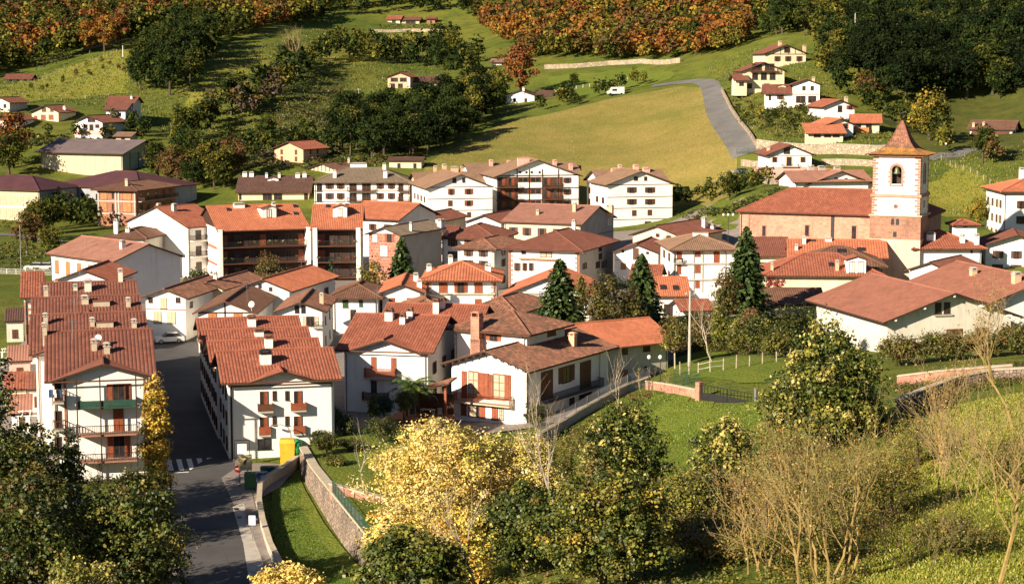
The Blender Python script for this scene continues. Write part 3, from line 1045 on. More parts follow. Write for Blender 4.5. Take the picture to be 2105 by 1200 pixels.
    def roof_z(s, x, y):
        z = s.h
        for pl in s.planes:
            P = [Vector(p) for p in pl]
            n = (P[1] - P[0]).cross(P[2] - P[0])
            if abs(n.z) < 1e-6: continue
            q = Vector((x, y, 0))
            sg = [((P[(i + 1) % len(P)] - P[i]).xy.to_3d().cross((q - P[i]).xy.to_3d())).z for i in range(len(P))]
            if all(a >= -1e-3 for a in sg) or all(a <= 1e-3 for a in sg):
                z = max(z, P[0].z - (n.x * (x - P[0].x) + n.y * (y - P[0].y)) / n.z)
        return z
    def chim(s, specs, mat='white', cap='concrete', pot=True):
        """(px, py foot, width px, height px) in the photo"""
        for px, py, wp, hp in specs:
            q = s.roof_hit(px, py)
            for k in range(1, 16):
                if q is None:
                    q = s.roof_hit(px, py + 2 * k)
                    if q is not None: hp += 2 * k
            if q is None:
                print('no roof under chimney', s.root['label'], px, py)
                continue
            dep = (ray(px, py) * 1).length and (proj(s.root.matrix_basis @ q)[2])
            sc = F / dep
            w = wp / sc; h = hp / sc
            s.chimney(q.x, q.y + w * .4, q.z, w, h, mat, cap, pot)
    def chimney(s, x, y, z, w, h, mat='white', cap='concrete', pot=True):
        a = w / 2; dd = min(a, .5)
        c = MB().box(x - a, x + a, y - dd, y + dd, z - 1.0, z + h * .86)
        o = c.build('chimney', mat, s.root)
        k = MB()
        e = .08
        zt = z + h * .86
        k.box(x - a - e, x + a + e, y - dd - e, y + dd + e, zt + .002, zt + .09)
        if pot:
            k.box(x - a + .04, x - a + .16, y - dd + .04, y + dd - .04, zt + .091, zt + max(.3, h * .13))
            k.box(x + a - .16, x + a - .04, y - dd + .04, y + dd - .04, zt + .091, zt + max(.3, h * .13))
            zz = zt + max(.3, h * .13)
            k.prism([(x - a - e, y - dd - e, zz + .001), (x + a + e, y - dd - e, zz + .001), (x + a + e, y + dd + e, zz + .001), (x - a - e, y + dd + e, zz + .001)],
                    [(x - a * .6, y - dd * .6, zz + .16), (x + a * .6, y - dd * .6, zz + .16), (x + a * .6, y + dd * .6, zz + .16), (x - a * .6, y + dd * .6, zz + .16)])
        k.build('chimney_cap', cap, o)
        return o
    def skylight(s, px, py, w=.8):
        q = s.roof_hit(px, py)
        if q is None: return
        mb = MB().box(q.x - w / 2, q.x + w / 2, q.y - .5, q.y + .5, -.1, .1)
        for i, v in enumerate(mb.v):
            mb.v[i] = (v[0], v[1], v[2] + s.roof_z(v[0], v[1]) + .12)
        o = mb.build('skylight', 'pane', s.root)
    def dormer(s, px, py, w, h, tile, wall='white', pitch=18, depth=3.5, style='dk', nwin=1, cut=False):
        q = s.roof_hit(px, py)
        if q is None:
            print('no roof under dormer', px, py); return
        x, y, z = q
        y -= 0
        T = math.tan(math.radians(pitch)); hw = w / 2
        mb = MB()
        prof = [(x - hw, z - .6), (x + hw, z - .6), (x + hw, z + h), (x, z + h + hw * T), (x - hw, z + h)]
        mb.prism([(a, y, b) for a, b in prof], [(a, y + depth, b) for a, b in prof])
        o = mb.build('dormer', wall, s.root)
        e = .3
        zr = z + h + hw * T + .06; zl = z + h - e * T + .06
        pl = [[(x, y - e, zr), (x, y + depth, zr), (x - hw - e, y + depth, zl), (x - hw - e, y - e, zl)],
              [(x, y + depth, zr), (x, y - e, zr), (x + hw + e, y - e, zl), (x + hw + e, y + depth, zl)]]
        r = MB()
        for p_ in pl:
            r.prism([(a, b, c - .1) for a, b, c in p_], [(a, b, c - .004) for a, b, c in p_])
        r.build('dormer_roof', s.wood, o)
        tile_planes('dormer_tiles', pl, tile, o)
        for i in range(nwin):
            u = x + (i - (nwin - 1) / 2) * w / (nwin + .2)
            ww = link('window', unit('frame', 'wood_brown'), o, (u, y - .004, z + .15), 0, (min(.9, w / (nwin + .8)), 1, h * .8))
    def rafters(s, n=8):
        """rafter ends under the front gable verge or eave"""
        pl = s.planes
    def dish(s, px, py, r=.45):
        q = s.roof_hit(px, py)
        if q is None: return
        mb = MB()
        mb.tube([q, q + Vector((0, 0, 1.0))], .03, 5)
        c = q + Vector((0, -.08, 1.0))
        n = Vector((-.3, -.9, .3)).normalized()
        a = n.cross(Vector((0, 0, 1))).normalized(); b = n.cross(a)
        for rr, k in ((0.02, .12), (r * .6, .07), (r, 0)):
            for j in range(12):
                t = j * math.pi / 6
                mb.v.append(tuple(c - n * k + (a * math.cos(t) + b * math.sin(t)) * rr))
        m = len(mb.v) - 36
        for i in range(2):
            for j in range(12):
                qn = (j + 1) % 12
                mb.f.append((m + i*12 + j, m + i*12 + qn, m + (i+1)*12 + qn, m + (i+1)*12 + j))
        mb.f.append(tuple(m + j for j in range(12)))
        mb.build('satellite_dish', 'paint_white', s.root)
    def aerial(s, px, py, h=2.2):
        q = s.roof_hit(px, py)
        if q is None: return
        mb = MB().tube([q - Vector((0, 0, .3)), q + Vector((0, 0, h))], .03, 4)
        for k, l in ((h, .5), (h - .2, .7), (h - .45, .6)):
            mb.tube([q + Vector((-l, 0, k)), q + Vector((l, 0, k))], .02, 4)
        mb.build('aerial', 'metal_grey', s.root)
    def quoins(s, face, side, z0, z1, mat='pink_block', w=.55, hh=.42):
        """alternating corner stones"""
        mb = MB()
        full = s.w / 2 if face == 'F' else s.D
        i = 0; z = z0
        while z < z1 - .1:
            ww = w * (1.5 if i % 2 else .9)
            e = min(z + hh - .03, z1)
            if face == 'F':
                a, b = (-full - .02, -full + ww) if side < 0 else (full - ww, full + .02)
                mb.box(a, b, -.03, .002, z, e)
            else:
                xx = s.w / 2 if face == 'R' else -s.w / 2
                a, b = (-.02, ww) if side < 0 else (full - ww, full + .02)
                mb.box(min(xx, xx + (.03 if face == 'R' else -.03)), max(xx, xx + (.03 if face == 'R' else -.03)), a, b, z, e)
            z += hh; i += 1
        o = mb.build('quoins', mat, s.root); o['kind'] = 'stuff'
def front(xl, xr, py, h, zb=0.0, yaw=0.0):
    """front wall between two photo columns, its head at photo row py and height h above zb"""
    c = (xl + xr) / 2
    P = at(c, py, zb + h)
    dep = proj(P)[2]
    w = (xr - xl) * dep / F / math.cos(yaw)
    return dict(loc=(P.x, P.y, zb), yaw=yaw, w=w, h=h)
def corner(px, py, h, zb, yaw, w, side=1):
    P = at(px, py, zb + h)
    return dict(loc=(P.x - side * math.cos(yaw) * w / 2, P.y - side * math.sin(yaw) * w / 2, zb), yaw=yaw, w=w, h=h)
def base_at(px, py, d):
    p = atd(px, py, d)
    return p.z
R_ = math.radians

MERGE = []
def merge_all():
    """a wing, turret or porch belongs to its building: hang its pieces on the same thing"""
    gone = {}
    for a, b in MERGE:
        while a in gone:
            a = gone[a]
        gone[b] = a
        ra = a.root if isinstance(a, House) else a
        for ch in list(b.root.children):
            m = b.root.matrix_basis @ ch.matrix_basis
            ch.parent = ra
            ch.matrix_basis = ra.matrix_basis.inverted() @ m
        bpy.data.objects.remove(b.root)

# ------------------------------------------------------------------ left terrace (nearest on the left of the street)
GA = 'terrace houses left of the street'
ax13 = Vector((-math.sin(A13), math.cos(A13), 0)); bx13 = Vector((math.cos(A13), math.sin(A13), 0))
f = front(112, 303, 775, 9.9, 0, A13)
rowA = []
specA = [(0, 0, 0, 'terrace house with front balconies on slender posts, nearest of the left row'),
         (17.5, -.9, 1.8, 'second terrace house from the front of the left row, wide tan roof boxes'),
         (33, -1.0, 1.9, 'third terrace house from the front of the left row'),
         (48, -.6, 1.2, 'last and farthest terrace house of the left row')]
for dy, dx, dw, lb in specA:
    L0 = Vector(f['loc']) + ax13 * dy + bx13 * dx
    h = House('terrace_house', lb, L0, A13, f['w'] + dw, 17.2 if dy == 0 else 15.2, 9.9, 'gxc', 20, .7, 'white', 'tile_rust', 'house', GA, (0.2, f['w'] + dw + .9, 17), .36)
    rowA.append(h)
a = rowA[0]
a.pstrip('F', (133, 778, 138, 960), 'brick_red', 'pilaster', .06)
a.pstrip('F', (296, 775, 299, 960), 'brick_red', 'pilaster', .06)
a.win('F', [(220, 788, 268, 830)], 'so', 'wood_red')
a.win('F', [(233, 840, 254, 885)], 'sc', 'wood_red')
a.win('F', [(222, 895, 268, 938)], 'so', 'wood_red')
a.win('F', [(306, 782, 310, 800)], 'dk')
for py0, py1, mt, fl in ((817, 833, 'metal_green', 'metal_green'), (868, 889, 'metal_dark', None), (925, 943, 'metal_dark', None)):
    a.pbalcony('F', (157, py0, 281, py1), depth=1.5, mat=mt, slab='brick_red' if not fl else 'metal_green', fill=fl)
for px in (157, 205, 279):
    u, z = a.on_face('F', px, 780, 1.5)
    mb = MB().box(u - .06, u + .06, -1.62, -1.505, -.3, 10.3)
    mb.build('post', 'wood_dark', a.root)
for py0, py1 in ((800, 826), (862, 882), (915, 935)):
    a.pbalcony('F', (108, py0, 131, py1), depth=.9, mat='wood_brown', slab='concrete')
    a.win('F', [(112, py0 - 18, 126, py1 - 4)], 'dk')
# washing on a line at the left balconies
for i, (px, c) in enumerate(((104, 'car_blue'), (108, 'pool_tarp'), (113, 'paint_white'), (119, 'metal_dark'), (124, 'pool_tarp'))):
    u, z = a.on_face('F', px, 797)
    mb = MB().box(u - .16, u + .16, -.98, -.95, z - .75, z)
    mb.v = [(x + (.03 * math.sin(9 * zz)), y + .04 * math.sin(5 * zz + i), zz) for x, y, zz in mb.v]
    o = mb.build('washing', c); o.location = a.loc; o.rotation_euler = (0, 0, A13)
    tag(o, ['dark blue towel hanging by the left terrace balcony', 'blue cloth second from the left on the washing line', 'white cloth in the middle of the washing line',
            'black garment hanging on the washing line', 'blue cloth at the right end of the washing line'][i], 'washing', 'washing on the terrace balcony')
a.chim([(194, 722, 11, 20), (220, 728, 12, 18), (92, 690, 9, 22)], 'concrete_tan')
rowA[1].chim([(94, 668, 9, 20), (276, 675, 10, 14), (190, 672, 9, 14)], 'concrete_tan')
rowA[1].chim([(216, 676, 34, 15)], 'concrete_tan', 'tile_rust', False)
rowA[2].chim([(95, 612, 9, 20), (264, 632, 9, 16), (175, 626, 14, 14)], 'concrete_tan')
rowA[2].chim([(209, 633, 33, 15)], 'concrete_tan', 'tile_rust', False)
rowA[3].chim([(155, 598, 8, 9), (181, 600, 14, 22), (248, 572, 9, 17)], 'offwhite')
a.dish(202, 715, .35)
for k, h in enumerate(rowA):
    h.grid('R', (.14, .36, .62, .85), (1.2, 4.0, 6.9), .9, 1.3, 'so', 'wood_red')
    h.grid('L', (.2, .5, .8), (1.2, 4.0, 6.9), .9, 1.3, 'so', 'wood_red')
    h.aerial(150 + 5 * k, [700, 650, 615, 585][k], 2.0)
    if k == 0:
        h.quoins('F', 1, 0, 9.6, 'brick_red', .3, .5)

# ------------------------------------------------------------------ right terrace
GB = 'terrace houses right of the street'
f = front(472, 684, 778, 8.2, 0, A13)
rowB = []
for dy, dx, dw, lb in ((0, 0, 0, 'white terrace house with two small balconies and a red awning, front of right row'),
                       (11.5, -.2, 0, 'second house from the front of the right terrace'),
                       (20.5, -.2, 0, 'third house from the front of the right terrace'),
                       (29, -.2, 0, 'last house of the right terrace, farthest from the awning')):
    L0 = Vector(f['loc']) + ax13 * dy + bx13 * dx
    h = House('terrace_house', lb, L0, A13, f['w'] + dw, 11.3 if dy == 0 else (8.8 if dy < 25 else 9.5), 8.2, 'gxc', 19, .75, 'white_b', 'tile_red', 'house', GB, (.0, 6.6, 17), .32)
    rowB.append(h)
b = rowB[0]
b.pstrip('F', (478, 789, 682, 792), 'wood_brown', 'string_course')
b.win('F', [(534, 804, 551, 832), (604, 803, 621, 832), (534, 857, 551, 885), (604, 855, 621, 885)], 'hc', 'wood_red')
b.win('F', [(560, 803, 568, 822), (586, 803, 594, 822), (560, 855, 568, 874), (586, 855, 594, 874)], 'dk', frame='wood_brown')
b.win('F', [(529, 901, 557, 923)], 'dk', frame='metal_dark')
b.pbalcony('F', (529, 828, 560, 845), depth=.7, mat='wood_brown', fill='wood_brown')
b.pbalcony('F', (597, 826, 628, 843), depth=.7, mat='wood_red', fill='wood_red')
b.pbalcony('F', (532, 876, 556, 895), depth=.35, mat='wood_red', fill='wood_red')
b.pbalcony('F', (603, 874, 627, 892), depth=.35, mat='wood_red', fill='wood_red')
mb = MB().tube([(b.w * -.5 + .35, -.08, 8.0), (b.w * -.5 + .35, -.08, 0)], .06, 6); mb.build('drainpipe', 'metal_dark', b.root)
b.chim([(547, 750, 22, 26)], 'white', 'metal_dark')
rowB[1].chim([(553, 716, 16, 24)], 'white', 'tile_brown')
rowB[2].chim([(533, 692, 18, 12)], 'white', 'tile_brown')
rowB[3].chim([(518, 672, 16, 20)], 'white', 'tile_brown')
rowB[3].dish(517, 640, .55)
for h in rowB:
    h.grid('L', (.18, .5, .82), (.9, 3.5, 6.0), .8, 1.3, 'so', 'wood_brown')
    h.grid('R', (.25, .7), (.9, 3.5, 6.0), .8, 1.3, 'so', 'wood_brown')
# awning on the front of the right terrace
u0, u1, z0, z1 = b.rect('F', (494, 942, 566, 958))
mb = MB(); mb.prism([(u0, -.01, z1), (u0, -1.5, z0), (u0, -1.5, z0 - .22), (u0, -.01, z1 - .1)], [(u1, -.01, z1), (u1, -1.5, z0), (u1, -1.5, z0 - .22), (u1, -.01, z1 - .1)])
mb.build('awning', 'red_paint', b.root)

# ------------------------------------------------------------------ white house beside the big house
f = front(706, 880, 716, 7.0, 0, R_(-11))
c = House('house', 'white house with red shuttered balcony and small front gable beside the palm', roof='gxc', pitch=19, D=16, ov=.9, wall='white_b', tile='tile_red', cross=(-.1, 8.2, 18), **f)
c.pstrip('F', (722, 722, 868, 725), 'wood_red', 'string_course')
c.win('F', [(763, 733, 774, 760), (804, 735, 815, 762)], 'sc', 'wood_red')
c.win('F', [(763, 782, 775, 808)], 'dk', frame='metal_dark')
c.pbalcony('F', (752, 755, 815, 776), depth=.9, mat='wood_red', slab='concrete', fill=None, gap=.11, bar=.07)
c.pbalcony('F', (748, 804, 800, 822), depth=.9, mat='wood_brown', slab='concrete', gap=.11, bar=.07)
c.chim([(799, 660, 16, 22), (827, 667, 11, 18), (842, 655, 12, 18)], 'white', 'tile_brown')
c.grid('R', (.2, .5, .8), (1, 3.8), .9, 1.3, 'so')
c.aerial(775, 648, 3)
f = front(775, 968, 690, 6.2, 0, R_(-11))
c2 = House('house', 'red roofed house joined behind the white palm house, two white chimneys', roof='gx', pitch=21, D=15, ov=.8, wall='white', tile='tile_red', **f)
c2.chim([(896, 645, 12, 28), (909, 635, 10, 20)], 'white', 'tile_brown')
# ------------------------------------------------------------------ the big house
D30 = R_(-30)
f = corner(1082, 757, 5.95, -.2, D30, 9.8)
d = House('villa', 'large white villa with orange shuttered front gable and iron side balcony', roof='gy', pitch=18, D=20, ov=1.0, wall='white_b', tile='tile_old', cat='villa', tstep=.4, **f)
d.win('F', [(949, 762, 960, 815), (984, 766, 1006, 817), (1003, 769, 1013, 818), (1040, 770, 1051, 820)], 'sc', 'wood_red')
d.win('F', [(963, 762, 984, 815), (1014, 768, 1039, 819)], 'dk4', frame='wood_red')
d.pbalcony('F', (940, 808, 1055, 829), depth=.9, mat='wood_red', slab='concrete_tan', gap=.13)
d.win('F', [(948, 826, 959, 852), (985, 830, 998, 858), (1011, 833, 1024, 862)], 'sc', 'wood_red')
d.win('F', [(963, 828, 982, 855), (1026, 834, 1036, 862)], 'dk4', frame='wood_red')
d.win('R', [(1112, 762, 1136, 818), (1192, 742, 1214, 795)], 'sc', 'wood_brown')
d.win('R', [(1148, 752, 1180, 785)], 'so', 'wood_brown')
d.win('R', [(1170, 815, 1180, 845), (1190, 808, 1216, 838)], 'dk')
ub0 = d.on_face('R', 1110, 790)[0]; ub1 = d.on_face('R', 1227, 770)[0]
zb_ = d.on_face('R', 1130, 822)[1]
d.balcony('R', ub0, ub1, zb_, depth=1.0, rail=1.0, mat='metal_dark', slab='concrete')
for sx in (-1, 1):
    for k in range(6):
        yy = -.95
        xx = sx * (d.w / 2 + .75) * (k + .5) / 6
        zz = d.h + d.T * (d.w / 2 - abs(xx)) - .25
        MB().box(xx - .07, xx + .07, -.9, -.01, zz - .02, zz + .16).build('rafter', 'wood_brown', d.root)
mb = MB().tube([(d.w / 2 + .1, .15, 6.2), (d.w / 2 + .1, .15, -1)], .06, 6); mb.build('drainpipe', 'metal_dark', d.root)
mb = MB().tube([(d.w / 2 + .9, 17.5, 5.8), (d.w / 2 + .2, 17.5, 5.3), (d.w / 2 + .1, 17.5, -1)], .06, 6); mb.build('drainpipe', 'metal_grey', d.root)
d.chim([(1175, 711, 13, 24)], 'peach', 'peach')
f = corner(1083, 683, 8.9, -.2, D30, 9.8)
d2 = House('house', 'upper storey block with brown pyramid roof behind the villa gable', roof='hip', pitch=19, D=9.2, ov=.9, wall='white_b', tile='tile_old', tstep=.4, **f)
d2.win('F', [(1000, 684, 1030, 700)], 'so', 'wood_red')
d2.win('R', [(1125, 676, 1142, 690)], 'sc', 'wood_brown')
q = d2.on_face('F', 986, 690)
d2.chimney(q[0], -.6, 6.6, 1.15, 4.3, 'pink_block', 'pink_block')
d2.chimney(q[0], -.6, 6.0, 1.3, 2.0, 'pink_block', 'pink_block', False)
f = front(903, 985, 714, 5.4, -.2, D30)
d4 = House('house', 'low white wing with tiled edge left of the villa', roof='shedx', pitch=10, D=9, ov=.5, wall='white_b', tile='tile_old', **f)
d4.quoins('F', -1, 0, 5.5, 'pink_block')
f = corner(1373, 697, 4.6, .6, R_(33), 15.0)
d3 = House('barn', 'barn with bright orange roof behind the villa', roof='gx', pitch=22, D=10, ov=.9, wall='offwhite', tile='tile_orange', cat='barn', **f)
d3.win('F', [(1276, 712, 1290, 728), (1322, 706, 1336, 722), (1324, 752, 1335, 765)], 'dk')
d3.win('F', [(1277, 760, 1290, 790)], 'sc', 'wood_honey', name='door')
# porch left of the villa
def porch():
    p0 = at(834, 856, .1); PY_ = R_(-16); r = empty('porch', (p0.x, p0.y, .1), PY_)
    tag(r, 'open tiled porch on timber posts left of the villa front', 'porch')
    pl = [[(-.7, 2.6, 2.45), (5.3, 2.6, 4.35), (5.3, -.5, 4.15), (-.7, -.5, 2.25)]]
    m = MB()
    m.prism([(x, y, z - .14) for x, y, z in pl[0]], [(x, y, z - .004) for x, y, z in pl[0]])
    ro = m.build('roof', 'wood_brown', r)
    tile_planes('roof_tiles', pl, 'tile_old', ro)
    for x in (.15, 4.7):
        MB().box(x - .13, x + .13, -.1, .16, -.5, 2.3 + x * .31).build('post', 'wood_red', r)
    MB().box(-1.6, 5.0, -1.8, 2.6, -1.2, .1).build('terrace', 'brick_red', r)
    MB().box(.2, 4.9, 2.35, 2.5, 0, 2.4).build('back_wall', 'wood_brown', r)
    D30 = PY_
    # garden table and chairs
    t = empty('garden_table', tuple(r.matrix_basis @ Vector((2.4, .6, .12))), D30)
    tag(t, 'pale garden table standing under the villa porch', 'table')
    MB().box(-.8, .8, -.45, .45, .70, .75).build('tabletop', 'concrete_tan', t)
    for sx in (-.72, .64):
        for sy in (-.4, .32):
            MB().box(sx, sx + .08, sy, sy + .08, 0, .70).build('leg', 'concrete_tan', t)
    for i, (x, y) in enumerate(((.9, -.2), (4.0, .2))):
        k = empty('garden_chair', tuple(r.matrix_basis @ Vector((x, y, .12))), D30 + (.4 if i else -.5))
        tag(k, 'pale chair at the left end of the porch table' if i == 0 else 'pale chair at the villa end of the porch table', 'chair', 'porch chairs')
        MB().box(-.25, .25, -.25, .25, .42, .47).build('seat', 'concrete_tan', k)
        MB().box(-.25, .25, .21, .26, .471, 1.0).build('backrest', 'concrete_tan', k)
        for sx in (-.25, .2):
            for sy in (-.25, .2):
                MB().box(sx, sx + .05, sy, sy + .05, 0, .42).build('leg', 'concrete_tan', k)
porch()

MERGE += [(d, d2), (d, d4)]

# ------------------------------------------------------------------ old houses in the middle
def auto(h, zs=(1.0, 3.8), cF=(.2, .5, .8), cR=(.3, .7), cL=None, w=.9, hh=1.3, style='so', col='wood_brown'):
    h.grid('F', cF, zs, w, hh, style, col)
    if cR: h.grid('R', cR, zs, w, hh, style, col)
    if cL: h.grid('L', cL, zs, w, hh, style, col)
    return h
h = House('house', 'white gabled house with two tan double doors at the far end of the street', roof='gy', pitch=20, D=18, wall='white_b', tile='tile_old', **front(298, 382, 610, 6.4, 0, R_(-10)))
h.win('F', [(330, 612, 343, 634)], 'sc', 'beige'); h.win('F', [(361, 611, 371, 622), (305, 611, 314, 622)], 'dk')
h.win('F', [(316, 640, 332, 664), (344, 640, 361, 664)], 'sc', 'beige')
h.pstrip('F', (298, 635, 382, 637), 'wood_red', 'string_course')
h.win('R', [(390, 620, 396, 632)], 'dk')
h.chim([(325, 592, 8, 16)], 'peach')
h = auto(House('house', 'cream gabled house with recessed upper balcony above the street end', roof='gy', pitch=20, D=15, wall='cream', tile='tile_old', **front(396, 458, 592, 6.3, 0, R_(-14))), cF=(.3,), cR=None)
h.win('F', [(425, 590, 431, 610)], 'dk'); h.chim([(442, 575, 7, 12)], 'white')
h = House('house', 'white gabled house with bright orange striped roof above the right terrace', roof='gy', pitch=20, D=20, wall='white_b', tile='tile_orange', tstep=.4, **front(486, 596, 595, 6.6, 0, R_(-14)))
h.win('F', [(531, 583, 538, 592), (553, 590, 560, 598)], 'dk'); h.win('F', [(504, 600, 520, 615), (540, 602, 556, 617)], 'so'); h.grid('R', (.2, .5, .8), (1, 3.9), .9, 1.3, 'so')
h.aerial(620, 573, 3)
h = House('house', 'half timbered gable house with tan left slope behind the right terrace', roof='gy', pitch=21, D=19, wall='white', tile='tile_brown', wood='wood_brown', **front(407, 520, 641, 5.8, 0, R_(-1)))
h.pstrip('F', (407, 641, 520, 644), 'wood_dark'); h.pstrip('F', (461, 622, 464, 660), 'wood_dark', 'post')
h.win('F', [(428, 644, 446, 660)], 'sc', 'wood_honey'); h.win('F', [(480, 644, 498, 660)], 'sc', 'wood_honey')
h.chim([(566, 622, 10, 22), (577, 618, 9, 20)], 'white'); h.aerial(508, 620, 2.5); h.dish(517, 640)
h = House('house', 'white gable house with two dark attic windows and striped awning', roof='gy', pitch=20, D=14.5, wall='white_b', tile='tile_old', **front(573, 662, 638, 6.3, 0, 0))
h.win('F', [(606, 627, 615, 643), (619, 627, 628, 643)], 'dk', frame='wood_brown'); h.win('F', [(622, 650, 654, 670)], 'so', 'beige')
h.pbalcony('F', (640, 660, 665, 672), depth=.8, mat='metal_dark'); h.chim([(661, 625, 8, 20)], 'peach'); h.grid('R', (.3, .7), (1, 3.8), .9, 1.2, 'dk')
h = House('house', 'white house under dark brown pyramid roof left of the orange gables', roof='hip', pitch=21, D=11, ov=1.0, wall='white_b', tile='tile_brown', **front(684, 776, 608, 5.6, 0, R_(-3)))
h.win('F', [(704, 613, 716, 632), (738, 613, 746, 630)], 'sc', 'shutter_green'); h.win('F', [(720, 636, 732, 656)], 'dk'); h.aerial(776, 606, 4)
h = House('house', 'white gable house with bright orange roof and two white chimneys', roof='gy', pitch=21, D=15, wall='white_b', tile='tile_orange', tstep=.45, **front(786, 863, 600, 6, 0, 0))
h.win('F', [(800, 612, 812, 626), (836, 612, 848, 626)], 'sc', 'wood_red'); h.chim([(855, 580, 10, 16), (862, 592, 10, 14)], 'white')
h = House('house', 'white house with bright orange pyramid roof and three brown double doors', roof='hip', pitch=20, D=12.5, ov=1.0, wall='white_b', tile='tile_orange', tstep=.45, **front(876, 1020, 573, 7, 0, R_(-1)))
h.win('F', [(902, 575, 920, 601), (975, 575, 992, 601)], 'sc', 'wood_red'); h.win('F', [(934, 575, 961, 601)], 'so', 'wood_red'); h.pstrip('F', (878, 602, 1018, 605), 'concrete_tan', 'ledge', .4)
h.win('F', [(905, 614, 918, 634), (976, 614, 990, 634)], 'sc', 'wood_red')
h.quoins('F', -1, 0, 6.5); h.quoins('F', 1, 0, 6.5); h.chim([(882, 558, 10, 12), (926, 541, 9, 14), (1003, 558, 12, 12)], 'white'); h.dish(945, 528, .5)
auto(House('house', 'low old tiled roof left of the brown-red hip, beside white chimneys', roof='hip', pitch=22, D=9, wall='offwhite', tile='tile_old', **front(838, 915, 636, 5.6, 0, R_(4))), (1, 3.5))
auto(House('house', 'weathered hip roofed house in front of the orange pyramid roof', roof='hip', pitch=23, D=13, wall='offwhite', tile='tile_old', tstep=.4, **front(962, 1060, 640, 5.6, 0, R_(-22))), (1, 3.5))
h = auto(House('house', 'long orange roofed gable house left of the dark fir', roof='gy', pitch=22, D=17, wall='white', tile='tile_orange', **front(1035, 1215, 608, 5.4, 0, R_(-8))), (1, 3.4), (.25, .5, .75))
h.pbalcony('F', (1060, 597, 1110, 607), depth=.8, mat='wood_brown')
# big hip house in the centre
h = House('house', 'large house with grey side wall and broad brown hip roof in the centre', roof='hip', pitch=20, D=20, ov=1.0, wall='white', tile='tile_rust', **corner(1191, 513, 8, 0, R_(-20), 13.0))
h.win('F', [(1111, 512, 1135, 528)], 'dk4', frame='wood_brown'); h.win('F', [(1072, 513, 1081, 522)], 'dk'); h.pstrip('F', (1068, 531, 1145, 534), 'wood_honey', 'ledge', .5)
h.win('F', [(1057, 540, 1070, 556), (1074, 540, 1084, 556), (1087, 540, 1097, 556)], 'so', 'wood_brown')
h.win('R', [(1196, 511, 1203, 522), (1230, 505, 1237, 516), (1230, 520, 1237, 532), (1224, 537, 1233, 550), (1236, 535, 1247, 549), (1197, 540, 1206, 552)], 'dk')
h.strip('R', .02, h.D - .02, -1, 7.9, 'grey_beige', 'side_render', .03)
h.quoins('F', -1, 0, 7.6); h.quoins('F', 1, 0, 7.6); h.chim([(1179, 466, 7, 12)], 'white')
auto(House('house', 'house with smooth brown-red hip roof behind the dark grey gable end', roof='hip', pitch=21, D=14, wall='white', tile='tile_rust', **front(908, 1020, 489, 7.6, 0, R_(-14))), (1, 3.7, 6)).chim([(955, 492, 7, 14), (916, 485, 8, 8)], 'peach')
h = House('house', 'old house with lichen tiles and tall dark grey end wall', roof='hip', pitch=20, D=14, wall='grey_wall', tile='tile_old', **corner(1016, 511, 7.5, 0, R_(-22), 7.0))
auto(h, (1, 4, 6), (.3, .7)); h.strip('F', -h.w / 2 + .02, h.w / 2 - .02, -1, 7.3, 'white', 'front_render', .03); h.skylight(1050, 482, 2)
h = auto(House('house', 'small white house with red patterned gable between pink house and hip roofs', roof='gx', pitch=20, D=9, wall='white_b', tile='tile_rust', **front(882, 932, 487, 7, 0, R_(-6))), (1, 3.6), (.3, .7))
h = House('house', 'pink stone patterned gable house with grey-brown roof and blank tan side', roof='gy', pitch=20, D=17, wall='timber_block', tile='tile_greybrown', **front(757, 822, 481, 9.6, 0, R_(-24)))
h.win('F', [(791, 480, 810, 497)], 'so', 'wood_red'); h.win('F', [(782, 505, 797, 527), (766, 482, 776, 498)], 'sc', 'paint_white')
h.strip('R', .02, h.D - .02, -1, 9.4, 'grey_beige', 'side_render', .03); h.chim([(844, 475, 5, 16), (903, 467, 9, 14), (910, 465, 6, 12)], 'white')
u0 = -h.w / 2; zz = h.h
mb = MB(); mb.prism([(u0 + .3, -.05, zz + .1), (-u0 - .3, -.05, zz + .1), (0, -.05, h.zr - .15)], [(u0 + .3, -.002, zz + .1), (-u0 - .3, -.002, zz + .1), (0, -.002, h.zr - .15)]); mb.build('gable_panel', 'white', h.root)
h = auto(House('house', 'small gable house with tan-red roof left of the tan roofed block', roof='gy', pitch=20, D=14, wall='cream', tile='tile_rust', **front(843, 908, 452, 7, 0, R_(-20))), (1, 3.8), (.5,))
h = auto(House('house', 'small gable house with shaded roof in front of the half timbered flats', roof='gy', pitch=20, D=14, wall='white', tile='tile_rust', **front(958, 1030, 457, 7, 0, R_(-22))), (1, 3.8), (.5,))
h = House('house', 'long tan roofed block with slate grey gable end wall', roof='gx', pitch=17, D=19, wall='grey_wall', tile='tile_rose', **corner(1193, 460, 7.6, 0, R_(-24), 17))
h.strip('F', -h.w / 2 + .02, h.w / 2 - .02, -1, 7.3, 'cream', 'front_render', .03); h.grid('F', (.12, .3, .5, .7, .88), (1.0, 4.8), 1.0, 1.6, 'so', 'wood_brown'); h.win('R', [(1250, 448, 1257, 462)], 'dk', frame='paint_white')
h.chim([(1105, 442, 6, 8), (1180, 436, 7, 18), (1252, 432, 13, 8)], 'peach'); h.strip('R', .1, h.D - .1, 4.6, 4.75, 'metal_dark', 'flashing', .05)
h = House('house', 'white gable house with one brown attic shutter behind the fir', roof='gy', pitch=20, D=14, wall='white_b', tile='tile_rust', **front(1264, 1352, 519, 6.5, 0, R_(-15)))
h.win('F', [(1301, 510, 1313, 532)], 'sc', 'wood_brown'); h.win('F', [(1276, 540, 1287, 553)], 'sc', 'wood_honey'); h.win('F', [(1328, 517, 1334, 522), (1278, 513, 1283, 519)], 'dk'); h.pstrip('F', (1265, 534, 1352, 536), 'concrete', 'string_course')
